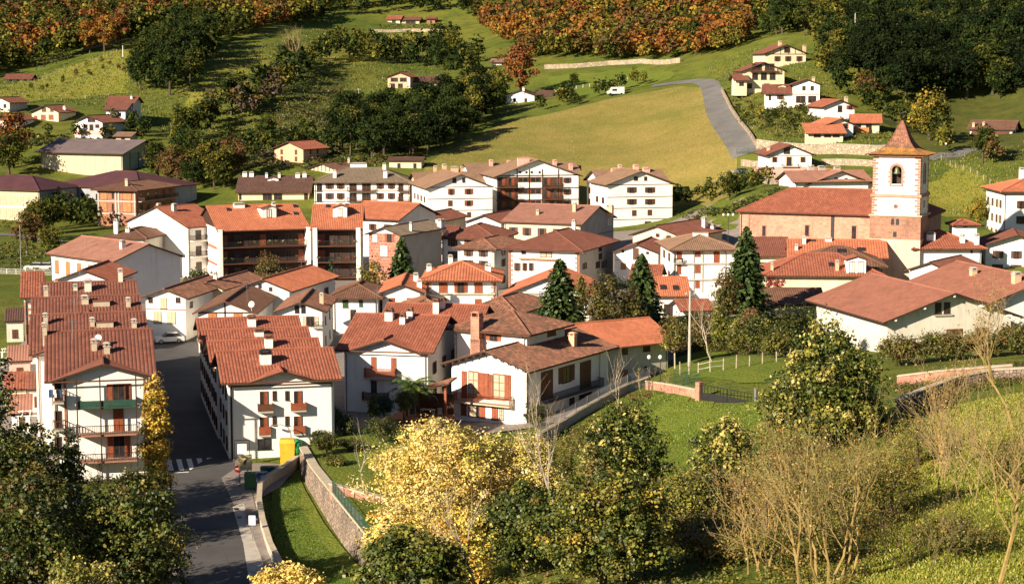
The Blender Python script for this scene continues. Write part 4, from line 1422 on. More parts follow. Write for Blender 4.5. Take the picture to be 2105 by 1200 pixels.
h.chim([(1366, 500, 6, 10)], 'white'); h.win('F', [(1320, 540, 1332, 553)], 'so', 'wood_brown')
h = House('apartment_building', 'white flats with grey-brown hip roof and enclosed balcony bays', roof='hip', pitch=18, D=14, ov=.9, wall='white_b', tile='tile_tan', cat='building', **front(1384, 1514, 511, 9.4, 0, R_(4)))
h.win('F', [(1391, 513, 1401, 532), (1429, 514, 1440, 527), (1467, 515, 1479, 540), (1391, 545, 1400, 562), (1429, 545, 1440, 560), (1429, 577, 1438, 591)], 'sc', 'wood_red')
for py in (540, 573): h.pstrip('F', (1384, py, 1512, py + 3), 'concrete', 'floor_band', .25)
for px in (1384, 1425, 1443, 1490): h.pstrip('F', (px, 512, px + 2, 600), 'concrete', 'pier', .12)
h.pbalcony('F', (1384, 530, 1402, 541), depth=.8); h.grid('L', (.3, .7), (1, 4, 7), 1, 1.3, 'so'); h.chim([(1442, 485, 30, 6)], 'white', 'concrete', False)
h = House('house', 'brown roofed gable house with cream attic front behind the white flats', roof='gy', pitch=19, D=18, wall='cream', tile='tile_rust', **front(1303, 1398, 484, 7, 0, R_(-32)))
auto(h, (1, 4), (.3, .6)); h.win('F', [(1348, 480, 1356, 487), (1370, 484, 1380, 490)], 'so', 'wood_brown'); h.chim([(1446, 468, 7, 20), (1461, 470, 12, 6)], 'white')
h = House('house', 'low house with bright orange roof and two skylights beside the round tree', roof='gx', pitch=25, D=9, ov=.6, wall='white', tile='tile_orange', **front(1346, 1413, 606, 4.4, .5, R_(2)))
h.skylight(1363, 592, .9); h.skylight(1389, 593, .9); h.grid('F', (.5,), (1.2,), 2.2, 1.8, 'dk')
h = House('house', 'low red lean-to roof behind the orange skylight roof', roof='gx', pitch=20, D=10, wall='white', tile='tile_red', **front(1300, 1350, 575, 5, 0, R_(-10)))
h = House('shed', 'small red roofed shed below the utility pole', roof='gx', pitch=18, D=6, wall='white_b', tile='tile_red', cat='shed', **front(1405, 1460, 636, 2.6, 1.2, R_(10)))
auto(h, (.3,), (.5,), None)

FLOWERS = []
# ------------------------------------------------------------------ orange roofed flats
def flats(h, floors, bays, mat='metal_dark', depth=1.9, plants=True):
    for z in floors:
        FLOWERS.append((h, z, depth))
        h.balcony('F', -h.w / 2 + .3, h.w / 2 - .3, z, depth=depth, rail=.95, mat=mat, slab='wood_brown', gap=.2)
        for k in range(bays):
            u = -h.w / 2 + (k + .5) * h.w / bays
            h.window('F', u, z + .05, h.w / bays * .5, 2.0, 'dk' if k % 3 else 'sc', 'wood_red', 'wood_brown')
h = House('apartment_building', 'orange roofed flats with long brown balconies and white end wall', roof='gx', pitch=20, D=18, ov=1.6, wall='wood_dark', tile='tile_orange', cat='building', ovx=.4, **front(452, 628, 466, 10, 0, R_(20)))  # dark wall colour stands in for the shade inside the deep loggias
flats(h, (.6, 3.5, 6.5), 7)
h.strip('L', .01, h.D - .01, -1, 9.9, 'white_b', 'end_render', .05); h.strip('L', .3, h.D, 5.9, 6.5, 'brick_red', 'brick_band', .09); h.strip('L', .3, h.D, 2.9, 3.4, 'brick_red', 'brick_band', .09)
for u in (-h.w / 2 + .2, h.w / 2 - .2): h.strip('F', u - .35, u + .35, -1, 9.8, 'white_b', 'pier', 1.9)
h.dormer(553, 448, 2.8, 1.9, 'tile_orange', 'white_b'); h.chim([(493, 430, 22, 10), (563, 428, 7, 10)], 'white'); h.skylight(470, 432); h.skylight(608, 440); h.skylight(607, 425)
h = House('apartment_building', 'orange roofed flats with flower balconies right of the long balcony block', roof='gx', pitch=20, D=18, ov=1.6, wall='wood_dark', tile='tile_orange', cat='building', ovx=.5, **front(644, 740, 465, 10, 0, R_(3)))  # loggia shade put into the dark wall colour here too
flats(h, (.6, 3.5, 6.5), 3)
for u in (-h.w / 2 + .4, h.w / 2 - .3): h.strip('F', u - .4, u + .4, -1, 9.8, 'white_b', 'pier', 1.9)
h.strip('R', .01, h.D - .01, -1, 9.8, 'white', 'end_render', .05)
h.dormer(699, 447, 2.6, 1.9, 'tile_orange', 'white_b'); h.chim([(700, 425, 18, 10)], 'white'); h.skylight(642, 425); h.skylight(674, 425)
h_main = h
h = auto(House('apartment_building', 'orange roofed wing running back from the flower balcony flats', roof='gx', pitch=19, D=15, ov=.9, wall='white', tile='tile_orange', cat='building', **corner(818, 450, 9, 0, R_(-28), 12)), (1, 4, 6.5), (.2, .5, .8))
MERGE.append((h_main, h))
# white building with the blank end wall
h = House('apartment_building', 'white flats with tall blank white gable wall and corner balconies', roof='gx', pitch=19, D=19, ov=.5, wall='white_b', tile='tile_red', cat='building', **corner(386, 467, 9.6, 0, R_(47), 8.6, -1))
h.grid('F', (.28, .72), (1.2, 4.2, 7.2), 1.3, 1.7, 'dk')
for z in (4.0, 7.0):
    h.balcony('F', -3.9, -.3, z, depth=1.1, rail=1.0, mat='wood_dark', slab='white'); h.balcony('F', .3, 3.9, z, depth=1.1, rail=1.0, mat='white', slab='white', fill='white')
h.chim([(360, 435, 8, 14), (328, 436, 7, 16)], 'offwhite')
# angled block on the left
h = House('apartment_building', 'block with broad rose tiled roof turned towards the left road', roof='gx', pitch=20, D=13, ov=.7, wall='white', tile='tile_rose', cat='building', **corner(233, 537, 7.5, 0, R_(-46), 20))
h.grid('F', (.1, .28, .46, .64, .82), (1.0, 4.2), 1.3, 2.2, 'sc', 'wood_honey'); h.chim([(249, 512, 9, 16)], 'white'); h.win('R', [(262, 560, 270, 572)], 'dk'); h.aerial(175, 515, 2)
h = House('house', 'brown roofed back block with dishes and chimneys beside the rose roof', roof='hip', pitch=18, D=12, wall='offwhite', tile='tile_brown', **front(215, 300, 488, 8, 0, R_(-10)))
h.chim([(238, 465, 8, 14), (262, 478, 8, 8)], 'white'); h.dish(250, 475)
# brick and brown building
h = House('apartment_building', 'brick corner block with dark brown hip roof and shaded balconies', roof='hip', pitch=15, D=20, ov=1.2, wall='brick_red', tile='tile_brown', cat='building', **corner(279, 390, 9.4, .6, R_(-18), 10.6))
h.win('F', [(207, 396, 220, 410), (252, 397, 270, 411), (207, 417, 220, 435), (252, 417, 270, 436), (207, 440, 220, 450)], 'sc', 'wood_honey'); h.win('F', [(230, 396, 234, 408), (230, 418, 234, 434)], 'dk')
for z in (3.3, 6.3): h.strip('F', -h.w / 2, h.w / 2, z, z + .35, 'concrete', 'floor_band', .1)
for u in (-h.w / 2 + .3, -.2, .6, h.w / 2 - .3): h.strip('F', u - .2, u + .2, -1, 9.2, 'concrete', 'pier', .14)
for z in (.4, 3.5, 6.5):
    h.balcony('R', .6, h.D - .6, z, depth=1.2, rail=.95, mat='wood_brown', slab='concrete'); h.grid('R', (.12, .3, .5, .7, .88), (z + .05,), 1.4, 2.0, 'dk')
h.chim([(260, 383, 6, 14)], 'peach'); h.aerial(318, 372, 1.5)
h = auto(House('house', 'small white gable house beside the brick corner block', roof='gx', pitch=20, D=9, wall='white', tile='tile_brown', **corner(388, 397, 4.6, .8, R_(-40), 7)), (1,), (.5,), (.25, .5, .75), style='dk')
h.chim([(379, 383, 6, 14)], 'peach')
# school and sports hall
h = House('school_building', 'long school with purple sheet roof and rows of cream bays', roof='hip', pitch=19, D=16, ov=.8, wall='beige', tile='sheet_purple', cat='school', **corner(80, 390, 8.4, .6, R_(-22), 24))
for zr_ in (1.2, 4.4):
    for k in range(13):
        h.window('F', -h.w / 2 + .9 + k * 1.78, zr_ + .2, 1.15, 1.9, 'dk4', frame='concrete_tan')
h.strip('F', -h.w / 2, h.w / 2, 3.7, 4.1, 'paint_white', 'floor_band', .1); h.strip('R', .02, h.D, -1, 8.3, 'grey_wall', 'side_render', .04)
h.strip('R', 7.2, 8.6, .3, 8.0, 'metal_dark', 'stair_window', .09)
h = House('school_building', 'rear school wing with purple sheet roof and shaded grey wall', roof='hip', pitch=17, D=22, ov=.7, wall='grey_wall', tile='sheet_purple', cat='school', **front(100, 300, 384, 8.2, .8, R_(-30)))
h.grid('F', (.2, .32, .5, .62, .8), (1.3, 4.8), 1.1, 1.6, 'dk'); h.aerial(108, 372, 2)
zb = base_at(200, 352, 540)
h = House('sports_hall', 'large cream sports hall with grey sheet roof at the left valley edge', roof='gx', pitch=17, D=20, ov=1.4, wall='beige', tile='sheet_grey', cat='hall', **corner(251, 314, 6.0, zb - .4, R_(-24), 29))
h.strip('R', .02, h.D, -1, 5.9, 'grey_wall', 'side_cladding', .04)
for k in range(4): h.strip('R', 3.5 + k * 4.2, 3.8 + k * 4.2, -1, 5.9, 'metal_dark', 'seam', .08)
for k in range(8): h.strip('F', -h.w / 2 + 2 + k * 3.5, -h.w / 2 + 2.1 + k * 3.5, -1, 5.8, 'concrete_tan', 'seam', .05)

# ------------------------------------------------------------------ apartment blocks at the back
h = House('apartment_building', 'cream low block with plain dark brown roof and row of white chimneys', roof='gx', pitch=21, D=18, ov=.8, wall='cream', tile='tile_dark', cat='building', **front(490, 634, 394, 7.2, 0, R_(2)))
h.win('F', [(540, 398, 559, 415), (563, 398, 580, 415)], 'dk'); h.win('F', [(625, 397, 633, 415), (492, 397, 496, 410)], 'dk'); h.chim([(503, 364, 9, 9), (517, 364, 9, 9), (612, 366, 9, 9), (626, 365, 8, 9), (548, 366, 5, 9), (574, 366, 5, 9)], 'white')
h.dormer(561, 372, 3.0, .5, 'tile_dark', 'white'); h.grid('F', (.1, .3, .7, .9), (1.0,), 1.4, 1.6, 'so')
h = House('apartment_building', 'white four storey flats with grey-brown hip roof left of the gabled blocks', roof='hip', pitch=22, D=15, ov=.8, wall='white_b', tile='tile_greybrown', cat='building', **front(646, 842, 374, 10.4, 0, 0))
for py in (376, 397, 419):
    h.win('F', [(669, py, 686, py + 12), (692, py, 708, py + 12), (774, py, 789, py + 12), (797, py, 812, py + 12)], 'so', 'wood_brown'); h.win('F', [(718, py, 733, py + 16), (744, py, 762, py + 16), (819, py, 829, py + 16), (651, py, 662, py + 18)], 'dk')
    h.pbalcony('F', (714, py + 8, 768, py + 17), depth=1.2, mat='wood_brown', slab='wood_brown'); h.pbalcony('F', (817, py + 8, 842, py + 17), depth=1.2, mat='wood_brown', slab='wood_brown')
for py in (392, 414): h.pstrip('F', (646, py, 842, py + 1.4), 'wood_brown', 'floor_band')
h.chim([(688, 366, 7, 16), (792, 366, 8, 15), (736, 342, 34, 5), (790, 345, 7, 8)], 'white')
YW = R_(13)
GG = 'white gabled apartment blocks'
f = front(880, 1012, 385, 10.8, 0, YW)
h = House('apartment_building', 'plain white gabled block with sparse brown windows left of the timbered flats', roof='gy', pitch=21, D=22, ov=.9, wall='white_b', tile='tile_tan', cat='building', group=GG, **f)
h.win('F', [(930, 366, 938, 376), (950, 366, 956, 375)], 'dk'); h.win('F', [(921, 388, 934, 400), (955, 388, 972, 399), (955, 412, 972, 423)], 'so', 'wood_red'); h.win('F', [(921, 412, 930, 423), (921, 436, 930, 447), (960, 436, 968, 446)], 'sc', 'wood_brown')
for py in (384, 408, 432): h.pstrip('F', (879, py, 1012, py + 1.4), 'wood_dark', 'floor_band')
h.grid('L', (.2, .4, .6, .8), (1.2, 4.0, 7.0), 1.0, 1.4, 'so')
h_main = h
h = House('apartment_building', 'tan roofed rear wing of the plain white gabled block', roof='gx', pitch=20, D=13, ov=.8, wall='peach', tile='tile_tan', cat='building', **front(862, 1010, 377, 9.6, .6, YW))
MERGE.append((h_main, h))
h.chim([(895, 352, 6, 10), (914, 352, 8, 14), (935, 354, 16, 10), (950, 354, 6, 10)], 'peach'); h.grid('L', (.3, .7), (1.2, 4, 7), 1, 1.4, 'so')
h = House('apartment_building', 'half timbered gabled flats with dark wooden balconies at the centre back', roof='gy', pitch=20, D=15, ov=1.0, wall='white_b', tile='tile_tan', cat='building', group=GG, **front(1020, 1190, 361, 12.6, 0, YW))
for px in (1022, 1062, 1087, 1114, 1147, 1189): h.pstrip('F', (px, 348 if 1060 < px < 1150 else 361, px + 1.8, 440), 'wood_dark', 'post', .08)
for py in (364, 388, 411):
    h.pbalcony('F', (1023, py + 13, 1061, py + 22), depth=1.3, mat='wood_dark', slab='wood_brown'); h.pbalcony('F', (1116, py + 13, 1156, py + 22), depth=1.3, mat='wood_dark', slab='wood_brown')
    h.win('F', [(1025, py + 2, 1039, py + 17), (1045, py + 2, 1058, py + 17), (1118, py + 2, 1132, py + 17), (1138, py + 2, 1152, py + 17)], 'hc', 'wood_red'); h.win('F', [(1064, py + 1, 1086, py + 10), (1090, py + 1, 1112, py + 10)], 'dk', frame='wood_red')
    h.pstrip('F', (1022, py, 1062, py + 22), 'wood_brown', 'shade_panelling', .02); h.pstrip('F', (1115, py, 1157, py + 22), 'wood_brown', 'shade_panelling', .02); h.pstrip('F', (1063, py, 1113, py + 10), 'wood_dark', 'shade_panelling', .02)  # brown boards added to put balcony shade into the wall colour
    h.win('F', [(1158, py + 1, 1174, py + 12)], 'so', 'wood_brown'); h.pstrip('F', (1020, py + 22, 1190, py + 24), 'wood_dark', 'floor_band', .06)
h.win('F', [(1067, 352, 1071, 356), (1080, 352, 1084, 356), (1091, 352, 1095, 356), (1107, 352, 1111, 356)], 'dk')
h.pstrip('F', (1020, 360, 1190, 362), 'wood_dark', 'floor_band', .06)
h.chim([(1078, 338, 24, 14)], 'pink', 'pink', False)
h_main = h
h = House('apartment_building', 'tan roofed rear wing behind the half timbered gable', roof='gx', pitch=19, D=14, ov=.8, wall='white', tile='tile_tan', cat='building', **front(970, 1192, 357, 10.2, .8, YW))
MERGE.append((h_main, h))
h.chim([(1010, 342, 7, 12), (1046, 340, 6, 8), (1141, 342, 7, 12), (1106, 342, 8, 10), (1174, 350, 7, 12)], 'pink', 'pink'); h.dish(1056, 334)
f = front(1248, 1384, 378, 12.0, 0, R_(14))
h = House('apartment_building', 'tall white gabled block standing alone before the golden meadow', roof='gy', pitch=20, D=14, ov=.9, wall='white_b', tile='tile_tan', cat='building', group=GG, **f)
for py in (385, 409): h.win('F', [(1289, py, 1308, py + 11), (1326, py, 1346, py + 11)], 'so', 'wood_brown')
h.win('F', [(1299, 432, 1308, 443), (1331, 431, 1340, 442)], 'sc', 'wood_brown'); h.win('F', [(1325, 455, 1338, 464)], 'dk'); h.win('F', [(1303, 363, 1311, 371), (1324, 363, 1330, 371)], 'dk')
for py in (379, 404, 427, 450): h.pstrip('F', (1246, py, 1383, py + 1.4), 'wood_brown', 'floor_band')
h.grid('L', (.25, .6), (1.5, 4.4, 7.3), 1, 1.4, 'so')
h_main = h
h = House('apartment_building', 'tan roofed side wing of the lone white gabled block', roof='gx', pitch=21, D=13, ov=.8, wall='white_b', tile='tile_tan', cat='building', **front(1236, 1372, 374, 10.6, .6, R_(14)))
MERGE.append((h_main, h))
h.chim([(1265, 358, 14, 10), (1275, 352, 7, 12), (1308, 352, 10, 12), (1330, 356, 14, 10)], 'pink', 'pink'); h.aerial(1286, 348, 3); h.grid('L', (.2, .5, .8), (1.5, 4.4, 7.3), 1, 1.5, 'so', 'wood_red')
# behind the blocks
zb = base_at(610, 332, 520)
_P = atd(594, 334, 520); h = auto(House('house', 'peach gable house with orange roof at the foot of the wooded hill', (_P.x, _P.y, _P.z), R_(-25), 9.4, 13, 3.9, 'gy', 21, .8, 'peach', 'tile_red'), (.4, 2.3), (.25, .75), (.3, .6), style='sc', w=.8)
h = auto(House('house', 'dark roofed shaded house below the peach gable house', roof='gx', pitch=20, D=10, wall='grey_beige', tile='tile_dark', **front(522, 585, 331, 3.4, 9.5, R_(-20))), (.8,), (.3, .7))
h = House('house', 'house with red and cream striped gable below the hill', roof='gy', pitch=18, D=18, wall='cream', tile='tile_brown', **front(624, 700, 351, 4.5, 6.8, R_(-28)))
for k in range(9): h.strip('F', -h.w / 2 + .4 + k * h.w / 9, -h.w / 2 + .75 + k * h.w / 9, 4.3, 4.6 + min(k, 8 - k) * h.w / 9 * .33, 'wood_red', 'slat', .05)
h.chim([(717, 336, 5, 10)], 'peach'); h.grid('F', (.3, .7), (1,), 1, 1.3, 'dk')
h = auto(House('shed', 'long low shed with pale wall at the foot of the meadow', roof='gx', pitch=12, D=6, wall='cream', tile='tile_dark', cat='shed', **front(800, 866, 330, 2.4, base_at(830, 338, 535) - .4, R_(-5))), (.3,), (.3, .8), None, style='dk')

# ------------------------------------------------------------------ church
CH = R_(-22.5)
def church():
    P = at(1893, 443, 14.2)
    w = 8.7
    lo = Vector((P.x - math.cos(CH) * w / 2, P.y - math.sin(CH) * w / 2, 0))
    r = empty('church', lo, CH)
    tag(r, 'stone church with white bell tower and flared tiled spire', 'church')
    dp = proj(P)[2]
    def z(py): return CAMZ - (py - HY) / F * dp * 1.0
    e = w / 2
    za, zb_, zc, zd, ze = z(492), z(443), z(405), z(399), z(321)
    MB().box(-e, e, 0, w, -2, za).build('tower_base', 'pale_stone', r)
    MB().box(-e + .004, e - .004, .004, w - .004, za, zb_ - .12).build('tower_stone', 'tower_block', r)
    MB().box(-e - .18, e + .18, -.18, w + .18, zb_ - .12, zb_ + .12).build('cornice', 'concrete_tan', r)
    i = .25
    MB().box(-e + i, e - i, i, w - i, zb_ + .12, zc).build('tower_drum', 'white_b', r)
    MB().box(-e + .02, e - .02, .02, w - .02, zc, zd).build('cornice', 'church_stone', r)
    # belfry storey with an arched opening through each visible side
    j = .32
    bel = MB()
    x0, x1, y0, y1 = -e + j, e - j, j, w - j
    zo0, zo1 = z(378), z(350)
    ow = .85
    def arch_wall(mb, fn, W):
        n = 8
        prof = [(-ow, zo0), (-ow, zo1)] + [(-ow * math.cos(math.pi * k / n), zo1 + ow * math.sin(math.pi * k / n)) for k in range(1, n)] + [(ow, zo1), (ow, zo0)]
        for dep in (0, 1):
            b0 = len(mb.v)
            out = [(-W, zd), (-W, ze), (W, ze), (W, zd)]
            mb.v += [fn(u, zz, dep) for u, zz in out] + [fn(u, zz, dep) for u, zz in prof]
            p0 = b0 + 4; k = len(prof)
            mid = p0 + k // 2
            mb.f.append((b0, b0 + 3, p0 + k - 1, p0))
            mb.f.append((b0, p0) + tuple(range(p0 + 1, mid + 1)) + (b0 + 1,))
            mb.f.append((b0 + 3, b0 + 2) + tuple(range(mid, p0 + k)))
            mb.f.append((b0 + 1, mid, b0 + 2))
        k = len(prof); a = len(mb.v) - k; b_ = a - k - 4
        for q in range(k):
            q2 = (q + 1) % k
            mb.f.append((b_ + q, b_ + q2, a + q2, a + q))
    W = e - j
    T_ = .7
    cy = w / 2
    arch_wall(bel, lambda u, zz, dd: (u, y0 + dd * T_, zz), W)
    arch_wall(bel, lambda u, zz, dd: (u, y1 - dd * T_, zz), W)
    arch_wall(bel, lambda u, zz, dd: (x1 - dd * T_, cy + u, zz), W)
    arch_wall(bel, lambda u, zz, dd: (x0 + dd * T_, cy + u, zz), W)
    bel.build('belfry', 'white_b', r)
    # stone surrounds of the openings
    for sgn, face in ((1, 'F'), (1, 'R')):
        s_ = MB()
        for k in range(9):
            a0 = math.pi * k / 9; a1 = math.pi * (k + 1) / 9
            ro = ow + .42; ri = ow
            q = [(-math.cos(a0) * ri, zo1 + math.sin(a0) * ri), (-math.cos(a0) * ro, zo1 + math.sin(a0) * ro), (-math.cos(a1) * ro, zo1 + math.sin(a1) * ro), (-math.cos(a1) * ri, zo1 + math.sin(a1) * ri)]
            if face == 'F': s_.prism([(u, y0 - .05, zz) for u, zz in q], [(u, y0 + .1, zz) for u, zz in q])
            else: s_.prism([(x1 + .05, cy + u, zz) for u, zz in q], [(x1 - .1, cy + u, zz) for u, zz in q])
        zz = zo0 - .15; k = 0
        while zz < zo1 - .05:
            ww = .6 if k % 2 else .36
            for sg in (-1, 1):
                a0, a1 = sorted((sg * ow, sg * (ow + ww)))
                if face == 'F': s_.box(a0, a1, y0 - .05, y0 + .1, zz, min(zz + .36, zo1))
                else: s_.box(x1 - .1, x1 + .05, cy + a0, cy + a1, zz, min(zz + .36, zo1))
            zz += .4; k += 1
        if face == 'F': s_.box(-ow - .3, ow + .3, y0 - .12, y0 + .1, zo0 - .35, zo0 - .16)
        s_.build('window_surround', 'pink_block', r)
    # bell
    b = MB().lathe([(.62, zo1 - .55), (.58, zo1 - .45), (.42, zo1 - .1), (.36, zo1 + .35), (.2, zo1 + .52), (.05, zo1 + .56)], 16, (0, y0 + .35, 0))
    bo = b.build('bell', 'bronze', r, True)
    MB().box(-.8, .8, y0 + .25, y0 + .45, zo1 + .565, zo1 + .72).build('bell_yoke', 'wood_brown', r)
    MB().box(x0 + .75, x1 - .75, y0 + 1.4, y0 + 1.5, zd, ze).build('inner_screen', 'wood_dark', r)
    # quoins
    qs = MB()
    for (A, B, inn) in ((zb_ + .13, zc, i), (zd, ze, j)):
        zz = A; k = 0
        while zz < B - .1:
            l = .95 if k % 2 else .5
            t = min(zz + .4, B)
            X = e - inn
            for sg in (-1, 1):
                a0, a1 = sorted((sg * (X + .03), sg * (X - l)))
                qs.box(a0, a1, inn - .035, inn + .1, zz, t)
            qs.box(X - .1, X + .035, inn - .02, inn + (.5 if k % 2 else .95), zz, t)
            qs.box(X - .1, X + .035, w - inn - (.5 if k % 2 else .95), w - inn, zz, t)
            zz += .46; k += 1
    o = qs.build('quoins', 'pink_block', r); o['kind'] = 'stuff'
    # clock rose
    ck = MB(); zm = (zb_ + zc) / 2
    for k in range(12):
        a0 = 2 * math.pi * k / 12
        for ra, rb, wd in ((.62, .9, .09), (.0, .42, .1)):
            c_, s_ = math.cos(a0), math.sin(a0)
            q = [(c_ * ra - s_ * wd, s_ * ra + c_ * wd), (c_ * rb - s_ * wd, s_ * rb + c_ * wd), (c_ * rb + s_ * wd, s_ * rb - c_ * wd), (c_ * ra + s_ * wd, s_ * ra - c_ * wd)]
            ck.prism([(u, i - .03, zm + v) for u, v in q], [(u, i + .05, zm + v) for u, v in q])
    ck.build('clock_face', 'pink_block', r)
    for u in (-.42, .42):
        k = MB(); zt = z(452)
        prof = [(u - .28, z(462)), (u - .28, zt), (u - .14, zt + .25), (u + .14, zt + .25), (u + .28, zt), (u + .28, z(462))]
        k.prism([(a, .0, b) for a, b in prof], [(a, .02, b) for a, b in prof]); k.build('window', 'metal_dark', r)
    MB().box(-.3, .3, -.015, .01, z(487), z(476)).build('window', 'metal_dark', r)
    MB().box(e - .25, e - .23 + .0, w * .4, w * .6, zc - 1.9, zc - .7).build('window', 'metal_dark', r)
    # flared spire: four curved faces of tile courses
    lev = [(1.2, 0), (1.04, .16), (.80, .6), (.58, 1.35), (.42, 2.4), (.30, 3.6), (.20, 4.9), (.11, 6.0), (.02, 6.9)]
    sc = (z(252) - ze) / 6.9
    sp = []
    cy = w / 2
    ring = lambda q, hh: [(-e * q, cy - e * q, hh), (e * q, cy - e * q, hh), (e * q, cy + e * q, hh), (-e * q, cy + e * q, hh)]
    roof = MB()
    hz = [ze + .3 + l[1] * sc for l in lev]
    roof.box(-e * 1.08, e * 1.08, cy - e * 1.08, cy + e * 1.08, ze, ze + .29)
    ro = roof.build('eaves', 'pink_block', r)
    for k in range(len(lev) - 1):
        a_ = ring(lev[k][0], hz[k]); b_ = ring(lev[k + 1][0], hz[k + 1])
        for m in range(4):
            sp.append([a_[m], a_[(m + 1) % 4], b_[(m + 1) % 4], b_[m]])
    core = MB()
    for k in range(len(lev) - 1):
        core.prism(ring(lev[k][0] * .98, hz[k] - .03), ring(lev[k + 1][0] * .98, hz[k + 1] - .03))
    sr = core.build('spire', 'wood_brown', r)
    tile_planes('spire_tiles', sp[:12], 'tile_gold', sr, .4, .05)
    tile_planes('spire_tiles', sp[12:], 'tile_old', sr, .4, .05)
    for m in range(4):
        hp = MB().tube([Vector(ring(lev[k][0], hz[k])[m]) for k in range(len(lev))], .12, 5)
        hp.build('ridge_cap', 'tile_rust', sr)
    fn = MB().tube([(0, cy, hz[-1] - .2), (0, cy, hz[-1] + 1.9)], [.1, .03], 6); fn.lathe([(.02, 0), (.22, .2), (.02, .42)], 8, (0, cy, hz[-1] + .15))
    fn.box(-.35, .35, cy - .03, cy + .03, hz[-1] + 1.25, hz[-1] + 1.33)
    fn.build('finial', 'metal_dark', r)
    # nave
    nv = corner(1880, 441, 13.4, 0, CH, 32)
    rel = Matrix.Rotation(-CH, 3, 'Z') @ (Vector(nv['loc']) - lo)
    return r
church_root = church()
h = House('church_nave', 'long stone church nave with broad red hip roof left of the bell tower', roof='hip', pitch=26, D=15, ov=.7, wall='church_stone', tile='tile_red', cat='church', **dict(zip(('loc', 'yaw', 'w', 'h'), corner(1905, 443, 13.6, 0, CH, 33.5).values())))
MERGE.append((church_root, h))
P0 = Vector(h.loc)
h.win('F', [(1567, 464, 1574, 484), (1655, 463, 1663, 484), (1751, 464, 1760, 490)], 'su')
h.pstrip('F', (1708, 443, 1715, 490), 'metal_dark', 'buttress_gap', .05)
h.pstrip('F', (1537, 437, 1541, 500), 'pink_block', 'quoins', .1)
h.pstrip('F', (1537, 438, 1800, 442), 'pink_block', 'eaves_course', .15)
# ------------------------------------------------------------------ houses round the church
h = auto(House('house', 'rust roofed house under the left end of the church nave', roof='gx', pitch=22, D=12, wall='offwhite', tile='tile_rust', **front(1558, 1622, 524, 6.6, 0, 0)), (1, 4), (.3, .7), None)
h = auto(House('house', 'long bright red roofed house directly below the nave wall', roof='gx', pitch=22, D=11, wall='cream', tile='tile_orange', tstep=.45, **front(1628, 1816, 527, 7.4, 0, R_(-7))), (1, 4), (.2, .4, .6, .8), None)
h.chim([(1653, 502, 7, 14), (1703, 497, 13, 6), (1637, 515, 6, 10)], 'white'); h.skylight(1672, 494); h.skylight(1770, 514, 1.5)
h = auto(House('house', 'long mossy brown striped roof between the two red roofs below the church', roof='hip', pitch=22, D=12, wall='cream', tile='tile_brown', tstep=.45, **front(1640, 1815, 545, 7.2, 0, R_(-6))), (1, 4), (.3, .7), None)
h.skylight(1730, 517, 1.4)
h = House('house', 'long cream house with red hip roof and white two-window dormer', roof='hip', pitch=22, D=13, ov=.8, wall='cream', tile='tile_red', tstep=.42, **front(1578, 1812, 564, 6.4, .2, R_(-4)))
h.grid('F', (.12, .3, .5, .7), (1.2,), 1, 1.3, 'dk'); h.chim([(1587, 557, 5, 14), (1721, 557, 7, 20), (1835, 575, 10, 14)], 'peach')
h.dormer(1760, 562, 3.0, 2.2, 'tile_red', 'white_b', nwin=2); h.skylight(1708, 545)
# red creeper on its left end
def creeper(hh, u0, u1, z1, label, tints, seed, n=60):
    rg = np.random.RandomState(seed)
    C = np.stack([rg.uniform(u0, u1, n), np.full(n, -.12), z1 * rg.rand(n) ** .8], 1)
    V, T = leaves(rg, C, np.full(n, .3), 30, .22, tints, [1] * len(tints), up=0)
    V[:, :, 1] = np.minimum(V[:, :, 1], -.02)
    o = link('creeper', np_mesh('creeper', V, T), None, hh.loc, hh.yaw)
    tag(o, label, 'creeper')
CREEP = (h, -h.w / 2, -h.w / 2 + 2.6, 5.6)
h = auto(House('shed', 'low outbuilding with brown tile roof left of the big halls', roof='gx', pitch=22, D=8, wall='cream', tile='tile_brown', cat='shed', **front(1560, 1690, 623, 3.6, 1.0, R_(2))), (.6,), (.2, .8), None, style='dk')
h = House('house', 'white house with red roof carrying a little square turret', roof='hip', pitch=22, D=12, ov=.9, wall='white_b', tile='tile_red', tstep=.45, **front(1882, 2018, 508, 7.2, 1.5, R_(2)))
h.win('F', [(1966, 509, 1971, 514), (1995, 514, 1999, 520)], 'dk'); h.chim([(1914, 496, 18, 16), (1979, 500, 9, 16), (2008, 500, 9, 18)], 'white'); h.quoins('F', -1, 1, 6.5)
tq = Vector((h.on_face('F', 1986, 500, -4.0)[0], 4.0, 0)); tq.z = h.roof_z(tq.x, 4.0)
t = House('turret', 'small white turret with pyramid roof rising from the red roof', (h.root.matrix_basis @ Vector((tq.x, tq.y + .3, tq.z - 1.2))), R_(2), 3.8, 3.8, 4.0, 'hip', 20, .6, 'white_b', 'tile_red', 'turret', base=.2)
MERGE.append((h, t))
t.win('F', [(1980, 457, 1988, 467)], 'sc', 'wood_brown')
h = auto(House('house', 'white gabled annex with shaded eaves right of the turret house', roof='gy', pitch=18, D=13, ov=1.2, wall='white_b', tile='tile_rust', **front(2030, 2150, 503, 6.0, 2.5, R_(-12))), (1.2, 3.6), (.2, .5, .8)); h.chim([(2092, 488, 10, 18)], 'white')
h = House('house', 'low white gable end with rust roof right of the tower foot', roof='gy', pitch=20, D=13, wall='white_b', tile='tile_rust', **front(1876, 1950, 556, 3.6, 3.0, R_(-34)))
h = House('hall', 'big hall with broad rust roof and cream gable, nearer of the two', roof='gy', pitch=19, D=21, ov=1.2, wall='offwhite', tile='tile_hall', cat='hall', group='halls by the church', tstep=.4, **front(1817, 2088, 650, 5.6, 2.6, R_(15)))
